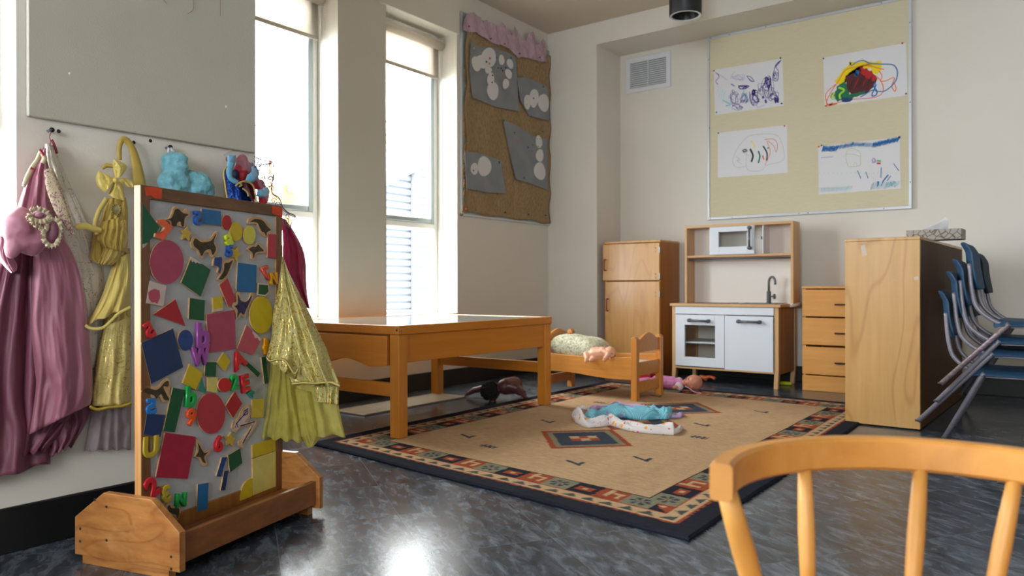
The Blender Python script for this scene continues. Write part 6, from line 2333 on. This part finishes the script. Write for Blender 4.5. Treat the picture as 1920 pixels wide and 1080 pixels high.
# veil
tv = thing('scroll_veil', 'sheer white veil with black scroll embroidery against the bright window', 'veil', (XN+.03, 1.36, .95))
VP = ((835, 180), (880, 145), (930, 122), (1050, 138), (1180, 200), (1280, 245), (1380, 262), (1398, 350), (1395, 440), (1378, 600), (1462, 670), (1500, 770), (1560, 830), (1640, 872), (1600, 950), (1580, 1020), (1500, 960), (1420, 850), (1340, 720), (1240, 560), (1160, 400), (1020, 300), (900, 260))
mb = MB()
fp = [at_d(*D4(*q), 2.13) for q in VP]
mb.face(fp)
bmesh.ops.triangulate(mb.bm, faces=mb.bm.faces[:])
bmesh.ops.subdivide_edges(mb.bm, edges=mb.bm.edges[:], cuts=3, use_grid_fill=True)
for v in mb.bm.verts:
    v.co -= FW*(.012*fbm(v.co.y*14, v.co.z*14, 4)+.008*math.sin(v.co.z*60))
mb.build('tulle', 'veil_tulle', tv, smooth=True)
eb = MB()
ep = [at_d(*D4(q.x, q.y), 2.125) for q in smoothpath([Vector((a, b, 0)) for a, b in VP[4:16]], 5)]
eb.tube(ep, .0015, n=5)
eb.build('wired_edge', 'black_thread', tv)
rd = random.Random(11)
sm_ = MB()
for cx, cy in ((1240, 290), (1330, 300), (1240, 370), (1340, 370), (1290, 440), (1360, 450), (1350, 520), (1400, 700), (1300, 510), (1440, 740), (1560, 880), (1540, 930), (1210, 240), (1380, 560), (1240, 330), (1260, 400)):
    a0 = rd.random()*6.28
    sg = rd.choice((-1, 1))
    pp = []
    for i in range(16):
        q = i/15
        r = 34*(1-q*.8)
        a = a0+sg*q*7
        pp.append(at_d(*D4(cx+r*math.cos(a), cy+r*math.sin(a)), 2.112))
    sm_.tube(pp, .0011, n=4, cap=False)
for pl in (((1180, 318), (1260, 297), (1380, 277)), ((1180, 310), (1250, 290), (1300, 285), (1380, 270)), ((1180, 325), (1260, 305), (1380, 285)), ((1180, 300), (1290, 275), (1370, 262)), ((1370, 620), (1420, 650), (1462, 685)), ((1500, 800), (1570, 850), (1630, 880))):
    sm_.tube([at_d(*D4(*q), 2.112) for q in pl], .0009, n=4)
o = sm_.build('embroidery', 'black_thread', tv)

# ---- gold brocade dress, right of the easel
t = thing('gold_brocade_dress', 'gold brocade skirt over yellow tulle, spilling past the easel\'s right edge', 'dress', (-1.72, 1.3, .4))
DD = 2.04
drape('tulle_skirt', [E5(*q[:2])+E5(*q[2:]) for q in ((165, 640, 420, 700), (150, 720, 428, 760), (135, 820, 438, 850), (118, 900, 452, 920), (95, 985, 468, 985))], 'yellow_tulle_dense', t, depth=DD+.04, push=.05, folds=4, amp=.009, seed=2, hem=3, nu=70)
drape('tulle_over', [E5(*q[:2])+E5(*q[2:]) for q in ((155, 640, 240, 660), (140, 760, 250, 780), (120, 880, 268, 900), (92, 990, 285, 1010))], 'yellow_tulle', t, depth=DD, push=.05, folds=4, amp=.010, seed=4, hem=3, nu=50)
drape('tulle_point', [E5(*q[:2])+E5(*q[2:]) for q in ((240, 780, 330, 800), (255, 900, 350, 910), (280, 990, 360, 985), (312, 1035, 330, 1030))], 'yellow_tulle', t, depth=DD+.01, push=.04, folds=2, amp=.006, seed=5)
drape('brocade_skirt', [E5(*q[:2])+E5(*q[2:]) for q in ((200, 225, 207, 235), (192, 290, 232, 300), (182, 360, 268, 370), (166, 440, 308, 450), (158, 520, 345, 530), (160, 600, 385, 610), (200, 680, 412, 690), (240, 765, 445, 770))], 'gold_brocade', t, depth=DD, push=.05, folds=2.6, amp=.012, seed=1, nu=64, hem=2)
drape('brocade_front_fold', [E5(*q[:2])+E5(*q[2:]) for q in ((204, 400, 222, 400), (180, 480, 250, 500), (158, 560, 268, 600), (134, 650, 268, 700), (136, 665, 250, 745))], 'gold_brocade', t, depth=DD-.03, push=.03, folds=1.6, amp=.008, seed=7, nu=44)
drape('brocade_hem', [E5(*q[:2])+E5(*q[2:]) for q in ((330, 740, 440, 765), (335, 790, 440, 790), (345, 840, 438, 855))], 'gold_brocade', t, depth=DD+.01, push=.03, folds=3, amp=.006, seed=8)
band('hem_braid', [E5(*q) for q in ((134, 652), (150, 668), (180, 660), (215, 668), (250, 720), (268, 700))], 3, 'gold_trim', t, depth=DD-.05, push=.02)
band('hem_braid', [E5(*q) for q in ((240, 765), (290, 760), (340, 762), (400, 758), (444, 775))], 3.5, 'gold_trim', t, depth=DD-.02, push=.04)
# ================================================================ DOLLS AND TOYS
mat('doll_skin', 'd9a182', .42, sub=.1)
mat('doll_skin_warm', 'c07f68', .42, sub=.1)
mat('doll_skin_dark', '54292a', .45)
mat('doll_hair', '0c0a0b', .9, bump=1.0, bscale=120)
mat('doll_lips', 'a85450', .5)
mat('doll_eye', '3a2a28', .3)
mat('romper_pink', 'c97fae', .8, vary=.14, vscale=60, bump=.4, bscale=200)
mat('romper_white', 'cdb8c8', .8, vary=.1, vscale=50)
mat('pale_pink', 'd8a0bc', .6)


def hand(mb, w_, dirn, nrm, s=1.0):
    """small doll hand: palm, four unequal curled fingers and a thumb"""
    d = Vector(dirn).normalized()
    n_ = Vector(nrm)
    n_ = (n_-d*n_.dot(d)).normalized()
    sd = d.cross(n_)
    w_ = Vector(w_)
    mb.ball(w_+d*.008*s, .0085*s, (1, 1, 1), None, 10, 8)
    for k, (o_, l_) in enumerate(((-.0055, .011), (-.0018, .0135), (.0018, .0125), (.0055, .010))):
        a = w_+d*.012*s+sd*o_*s
        b = a+d*l_*s*.6-n_*.001*s
        c = b+d*l_*s*.35-n_*.005*s
        capsule(mb, a, b, .0026*s, .0024*s, 8, 3)
        capsule(mb, b, c, .0024*s, .0020*s, 8, 3)
    a = w_+d*.005*s+sd*.007*s
    capsule(mb, a, a+sd*.005*s+d*.007*s, .0028*s, .0022*s, 8, 3)


limb = capsule


def doll(label, name, skin, cat, J, head, face_dir, up_dir, group=None, vox=.0028, headr=.042, th_=1.0):
    """J: joints of a baby doll in room coordinates; body, limbs, head and face fused into one skin"""
    t = thing(name, label, cat, tuple(J['pelvis'][:2])+(0,), group)
    mb = MB()
    capsule = lambda m_, a_, b_, ra_, rb_, n_=12: limb(m_, a_, b_, ra_*th_, rb_*th_, n_)
    V = {k: Vector(v) for k, v in J.items()}
    capsule(mb, V['pelvis'], V['chest'], .036, .033)
    mid = (V['pelvis']+V['chest'])/2
    mb.ball(mid, .036, (1, 1, 1), None, 14, 10)
    capsule(mb, V['chest'], V['neck'], .024, .016)
    for s_ in 'LR':
        capsule(mb, V['sh'+s_], V['el'+s_], .0155, .0125)
        capsule(mb, V['el'+s_], V['wr'+s_], .0130, .0090)
        hand(mb, V['wr'+s_], V['wr'+s_]-V['el'+s_], up_dir, 1.15)
        capsule(mb, V['hip'+s_], V['kn'+s_], .0215, .0165)
        capsule(mb, V['kn'+s_], V['an'+s_], .0170, .0115)
        toe = V.get('to'+s_, V['an'+s_]+Vector((0, 0, .02)))
        capsule(mb, V['an'+s_], toe, .0125, .0095)
    H_ = Vector(head)
    f_ = Vector(face_dir).normalized()
    u_ = Vector(up_dir)
    u_ = (u_-f_*u_.dot(f_)).normalized()
    r_ = f_.cross(u_)
    rotm = Matrix((r_, u_, f_)).transposed()
    hr = headr
    mb.ball(H_, hr, (.93, 1.06, 1.0), rotm, 24, 18)
    mb.ball(H_+f_*hr*.35-u_*hr*.42, hr*.66, (1.05, .8, .85), rotm, 16, 12)
    for s_ in (-1, 1):
        mb.ball(H_+f_*hr*.62-u_*hr*.36+r_*s_*hr*.42, hr*.33, (1, 1, .8), rotm, 12, 8)
        mb.ball(H_+r_*s_*hr*.94-u_*hr*.10, hr*.2, (.45, 1, .7), rotm, 10, 8)
    mb.ball(H_+f_*hr*1.0-u_*hr*.20, hr*.13, (1, .8, 1), rotm, 10, 8)
    mb.ball(H_+f_*hr*.88-u_*hr*.78, hr*.2, (1.1, .7, .7), rotm, 10, 8)
    capsule(mb, V['neck'], H_, .018, .022)
    fuse(mb, 'body', skin, t, vox, 3)
    MB().ball(H_+f_*hr*.97-u_*hr*.50, hr*.15, (1.3, .5, .45), rotm, 12, 8).build('mouth', 'doll_lips', t)
    for s_ in (-1, 1):
        MB().ball(H_+f_*hr*.93+u_*hr*.06+r_*s_*hr*.34, hr*.13, (1.3, .5, .5), rotm, 12, 8).build('eye', 'doll_eye', t)
    return t, (H_, f_, u_, r_, rotm)


# doll lying face down on the bed's edge, its back to us
bx, by, bz = -2.135, 3.59, .262
hd = at_y(1143, 662, 3.60)
pv = at_y(1117, 664, 3.605)
J = dict(pelvis=pv+Vector((0, 0, .0)), chest=pv.lerp(hd, .48)+Vector((0, .004, .002)), neck=pv.lerp(hd, .7),
         shL=at_y(1130, 657, 3.585), elL=at_y(1141, 664, 3.572), wrL=at_y(1137, 669, 3.560), shR=at_y(1133, 660, 3.63), elR=at_y(1146, 667, 3.645), wrR=at_y(1152, 670, 3.63),
         hipL=at_y(1112, 667, 3.59), knL=at_y(1100, 665, 3.578), anL=at_y(1101, 672, 3.560), toL=at_y(1099, 677, 3.555),
         hipR=at_y(1108, 660, 3.62), knR=at_y(1104, 668, 3.60), anR=at_y(1112, 673, 3.568), toR=at_y(1108, 675, 3.556))
doll('bare pale pink baby doll lying over the rail of the doll bed', 'baby_doll', 'doll_skin', 'doll', J, hd, (.75, -.35, -.2), (.55, .3, .75), headr=.036, th_=1.15)

# doll in pink romper on the floor behind the bed
yd = 4.12
P2 = lambda x, y, dy=0: at_y(1160+x/10.667, 680+y/10.667, yd+dy)
J = dict(pelvis=P2(780, 450), chest=P2(1080, 420), neck=P2(1270, 410), shL=P2(1210, 460, -.05), elL=P2(1225, 540, -.075), wrL=P2(1180, 575, -.085), shR=P2(1210, 370, .05), elR=P2(1150, 400, .09), wrR=P2(1080, 420, .1),
         hipL=P2(720, 450, -.03), knL=P2(560, 380, -.03), anL=P2(430, 480, -.02), toL=P2(400, 430, -.02), hipR=P2(720, 430, .04), knR=P2(580, 360, .05), anR=P2(450, 450, .06), toR=P2(430, 400, .06))
for k in list(J):
    J[k].z = max(J[k].z, .052 if k in ('pelvis', 'chest') else .040)
hd2 = P2(1510, 400)
t2, HH = doll('bald baby doll in pink romper lying on its back by the toy kitchen', 'baby_doll', 'doll_skin_warm', 'doll', J, hd2, (-.50, -.50, .70), (1, -.1, .35), headr=.047)
mb = MB()
capsule(mb, J['pelvis'], J['chest'], .040, .038)
capsule(mb, J['chest'], J['neck'], .034, .020)
for s_ in 'LR':
    capsule(mb, J['hip'+s_], J['kn'+s_], .0265, .022)
    capsule(mb, J['kn'+s_], J['an'+s_], .022, .017)
fuse(mb, 'romper', 'romper_pink', t2, .003, 4, lambda c: .002*fbm(c.x*40, c.y*40, c.z*40))
for s_, sg in (('L', -1), ('R', 1)):
    mb = MB()
    capsule(mb, J['sh'+s_], J['sh'+s_].lerp(J['el'+s_], .75), .024, .022)
    fuse(mb, 'sleeve', 'romper_white', t2, .003, 4)
cp_ = [P2(1330, 470, -.06), P2(1420, 520, -.07), P2(1500, 580, -.08), P2(1580, 600, -.07), P2(1640, 605, -.06)]
for c in cp_:
    c.z = max(c.z, .016)
MB().tube(smoothpath(cp_, 4), .0025, n=6).build('ribbon_tie', 'pale_pink', t2)

# dark-skinned doll with black curly hair, face down under the table
yq = 3.19
Q = lambda x, y, dy=0: at_y(860+x/13.5, 690+y/13.5, yq+dy)
hd3 = Q(810, 590, -.01)
J = dict(pelvis=Q(1400, 440, .12), chest=Q(1180, 470, .04), neck=Q(980, 560, .01), shR=Q(1290, 520, -.0), elR=Q(1500, 560, -.02), wrR=Q(1640, 690, -.03), shL=Q(700, 500, .06), elL=Q(400, 560, .05), wrL=Q(250, 700, .03),
         hipR=Q(1480, 540, .10), knR=Q(1560, 600, .08), anR=Q(1640, 640, .1), toR=Q(1660, 680, .1), hipL=Q(1400, 420, .16), knL=Q(1500, 560, .2), anL=Q(1560, 640, .22), toL=Q(1600, 660, .22))
for k in list(J):
    J[k].z = max(J[k].z, .050 if k in ('pelvis', 'chest') else .024)
hd3.z = .052
t3, HH = doll('dark-skinned doll with black curly hair lying face down under the play table', 'baby_doll', 'doll_skin_dark', 'doll', J, hd3, (-.25, -.1, -.95), (-.9, -.6, .3), headr=.047, th_=1.35)
mb = MB()
rd = random.Random(3)
H_ = hd3+Vector((-.002, -.004, .006))
mb.ball(H_, .050, (1, 1, .95), None, 20, 14)
for i in range(230):
    d = Vector((rd.gauss(0, 1), rd.gauss(0, 1), rd.gauss(0, 1))).normalized()
    q = H_+d*.050
    if q.z > .012:
        mb.ball(q, .0055, (1, 1, 1), None, 6, 4)
fuse(mb, 'hair', 'doll_hair', t3, .0028, 1)

# small toys on the floor under the kitchen
mat('toy_red', 'b80f18', .4)
mat('toy_orange', 'b8562a', .5)
mat('toy_yellow', 'c9c81e', .4)
p = at_z(1222, 712, 0)
c = at_y(1212, 703, 4.45)
t = thing('red_toy_box', 'bright red plastic toy box seen through the doll bed footboard', 'toy box', (c.x, 4.45, 0))
MB().box((c.x-.10, 4.40, .0), (c.x+.055, 4.50, c.z+.014), .006, 2).build('box', 'toy_red', t)
MB().box((c.x-.105, 4.395, c.z+.014), (c.x+.06, 4.505, c.z+.022), .003, 2).build('lid', 'toy_red', t)
c = at_z(1326, 714, 0)
c = at_y(1328, 708, 4.62)
mb = MB()
for a, b, r1, r2 in (((1314, 706), (1322, 708), .012, .015), ((1322, 708), (1332, 706), .014, .009), ((1332, 706), (1339, 709), .009, .012), ((1320, 709), (1324, 712), .010, .008)):
    P_, Q_ = at_y(*a, 4.62), at_y(*b, 4.62)
    P_.z, Q_.z = max(P_.z, r1), max(Q_.z, r2)
    capsule(mb, P_, Q_, r1, r2)
t = thing('orange_toy', 'small orange toy lying under the toy kitchen behind the doll head', 'toy', (c.x, 4.62, 0))
fuse(mb, 'toy', 'toy_orange', t, .003, 3)
mb = MB()
P_, Q_ = at_y(1466, 711, 4.80), at_y(1482, 714, 4.80)
P_.z = Q_.z = .012
capsule(mb, P_, Q_, .012, .010)
t = thing('yellow_toy', 'bright yellow toy on the floor between the toy kitchen\'s legs', 'toy', (P_.x, 4.80, 0))
mb.build('toy', 'toy_yellow', t, smooth=True)

# ================================================================ DOLL CLOTHES ON THE RUG
def print_cloth(name, base, spots, scale=40, thr=.16, gingham=False):
    m = mat(name, base, .85, bump=.3, bscale=350)
    n = m.node_tree
    b = n.nodes['Principled BSDF']
    tcn = n.nodes.new('ShaderNodeTexCoord')
    last = None
    mx0 = n.nodes.new('ShaderNodeMixRGB')
    mx0.inputs[0].default_value = 0
    mx0.inputs[1].default_value = lin(base)
    last = mx0.outputs[0]
    if gingham:
        sp = n.nodes.new('ShaderNodeSeparateXYZ')
        mp = n.nodes.new('ShaderNodeMapping')
        mp.inputs['Rotation'].default_value = (0, 0, R(30))
        n.links.new(tcn.outputs['Object'], mp.inputs[0])
        n.links.new(mp.outputs[0], sp.inputs[0])
        ws = []
        for i in (0, 1):
            a = n.nodes.new('ShaderNodeMath')
            a.operation = 'MULTIPLY'
            a.inputs[1].default_value = 900
            c = n.nodes.new('ShaderNodeMath')
            c.operation = 'SINE'
            n.links.new(sp.outputs[i], a.inputs[0])
            n.links.new(a.outputs[0], c.inputs[0])
            ws.append(c)
        ad = n.nodes.new('ShaderNodeMath')
        n.links.new(ws[0].outputs[0], ad.inputs[0])
        n.links.new(ws[1].outputs[0], ad.inputs[1])
        mr = n.nodes.new('ShaderNodeMapRange')
        mr.inputs[1].default_value = -2
        mr.inputs[2].default_value = 2
        n.links.new(ad.outputs[0], mr.inputs[0])
        mx = n.nodes.new('ShaderNodeMixRGB')
        mx.inputs[2].default_value = lin('9cd4e2')
        n.links.new(mr.outputs[0], mx.inputs[0])
        n.links.new(last, mx.inputs[1])
        last = mx.outputs[0]
    for k, (colr, sc_, th_) in enumerate(spots):
        vo = n.nodes.new('ShaderNodeTexVoronoi')
        vo.inputs['Scale'].default_value = sc_
        mp = n.nodes.new('ShaderNodeMapping')
        mp.inputs['Location'].default_value = (k*3.1, k*1.7, k)
        n.links.new(tcn.outputs['Object'], mp.inputs[0])
        n.links.new(mp.outputs[0], vo.inputs['Vector'])
        lt = n.nodes.new('ShaderNodeMath')
        lt.operation = 'LESS_THAN'
        lt.inputs[1].default_value = th_
        n.links.new(vo.outputs['Distance'], lt.inputs[0])
        mx = n.nodes.new('ShaderNodeMixRGB')
        mx.inputs[2].default_value = lin(colr)
        n.links.new(lt.outputs[0], mx.inputs[0])
        n.links.new(last, mx.inputs[1])
        last = mx.outputs[0]
    n.links.new(last, b.inputs['Base Color'])
    return m


print_cloth('white_print', 'dcd8dc', (('f0a418', 22, .20), ('d85a78', 31, .15), ('e8784a', 43, .13), ('8a9ab8', 37, .12)))
print_cloth('blue_gingham', '3fa6c6', (('b884c0', 17, .13), ('c8a860', 21, .10)), gingham=True)
mat('lilac_cloth', 'b49ccb', .8)
G7 = lambda x, y: (1060+x/8, 740+y/8)


def heap(name, path, m, parent, dy=0.0, seed=0, folds=5, amp=.006, z0=None):
    """crumpled cloth lying on the rug: (x, y_bottom, y_top) crop pixels give the footprint and height of its ridge"""
    rows = []
    P_ = smoothpath([Vector((a, b, c)) for a, b, c in path], 8)
    n_ = len(P_)
    for i, q in enumerate(P_):
        f0 = at_z(*G7(q.x, q.y), ZR+.001)
        # a vertical ridge some way behind the front edge
        back = Vector((ray(*G7(q.x, q.y)).x, ray(*G7(q.x, q.y)).y, 0)).normalized()
        hpx = (q.y-q.z)/8
        dist = (f0-CAM).dot(FW)
        wid = max(.03, hpx/FPX*dist*1.9)
        hgt = max(.008, hpx/FPX*dist*.62)
        row = []
        for j in range(19):
            a = j/18*math.pi
            u = (1-math.cos(a))/2
            s_ = i/n_
            hh = hgt*math.sin(a)**.7*(1+.20*math.sin(s_*folds*4+seed+u*6)+.30*fbm(s_*9, u*4, seed))+.0035*fbm(s_*16, u*5, seed+3)*math.sin(a)
            off = wid*u+amp*math.sin(s_*folds*2.2+u*4+seed)
            pt = f0+back*off
            pt.z = ZR+.0012+max(0, hh)
            row.append(pt)
        rows.append(row)
    mb = MB()
    mb.sheet(rows)
    return mb.build(name, m, parent, solid=.002)


t = thing('doll_blanket', 'white printed doll blanket with orange and pink motifs crumpled on the rug', 'doll blanket', tuple(at_z(*G7(900, 480), ZR)))
heap('cloth', ((95, 320, 300), (130, 400, 215), (220, 460, 180), (330, 492, 330), (460, 490, 330), (600, 480, 290), (680, 470, 275), (790, 500, 330), (900, 530, 370), (1050, 565, 400), (1250, 590, 420), (1450, 600, 420), (1600, 606, 400), (1640, 600, 500), (1720, 570, 450), (1760, 520, 480)), 'white_print', t, seed=1, folds=9)
heap('blanket_end', ((120, 330, 250), (150, 260, 200), (220, 215, 170), (300, 230, 165), (360, 260, 180)), 'white_print', t, seed=4, folds=3)
t = thing('doll_dress', 'turquoise gingham doll garment with lilac lining crumpled on the rug', 'doll garment', tuple(at_z(*G7(900, 380), ZR)))
heap('gingham', ((285, 340, 300), (340, 380, 225), (420, 385, 190), (520, 360, 190), (640, 345, 150), (760, 350, 110), (880, 350, 110), (1000, 372, 140), (1120, 380, 150), (1240, 376, 125), (1330, 372, 110), (1400, 372, 190), (1480, 374, 150), (1530, 370, 130), (1590, 350, 150), (1605, 320, 250)), 'blue_gingham', t, seed=2, folds=7)
heap('lilac_lining', ((360, 235, 175), (440, 225, 155), (560, 200, 150), (680, 185, 130), (760, 160, 98), (840, 160, 98), (940, 170, 130), (1100, 190, 140), (1190, 190, 150)), 'lilac_cloth', t, seed=3, folds=4)
heap('lilac_strap', ((1530, 352, 290), (1600, 350, 275), (1680, 348, 270), (1740, 345, 258), (1775, 320, 268)), 'lilac_cloth', t, seed=5, folds=2, amp=.002)
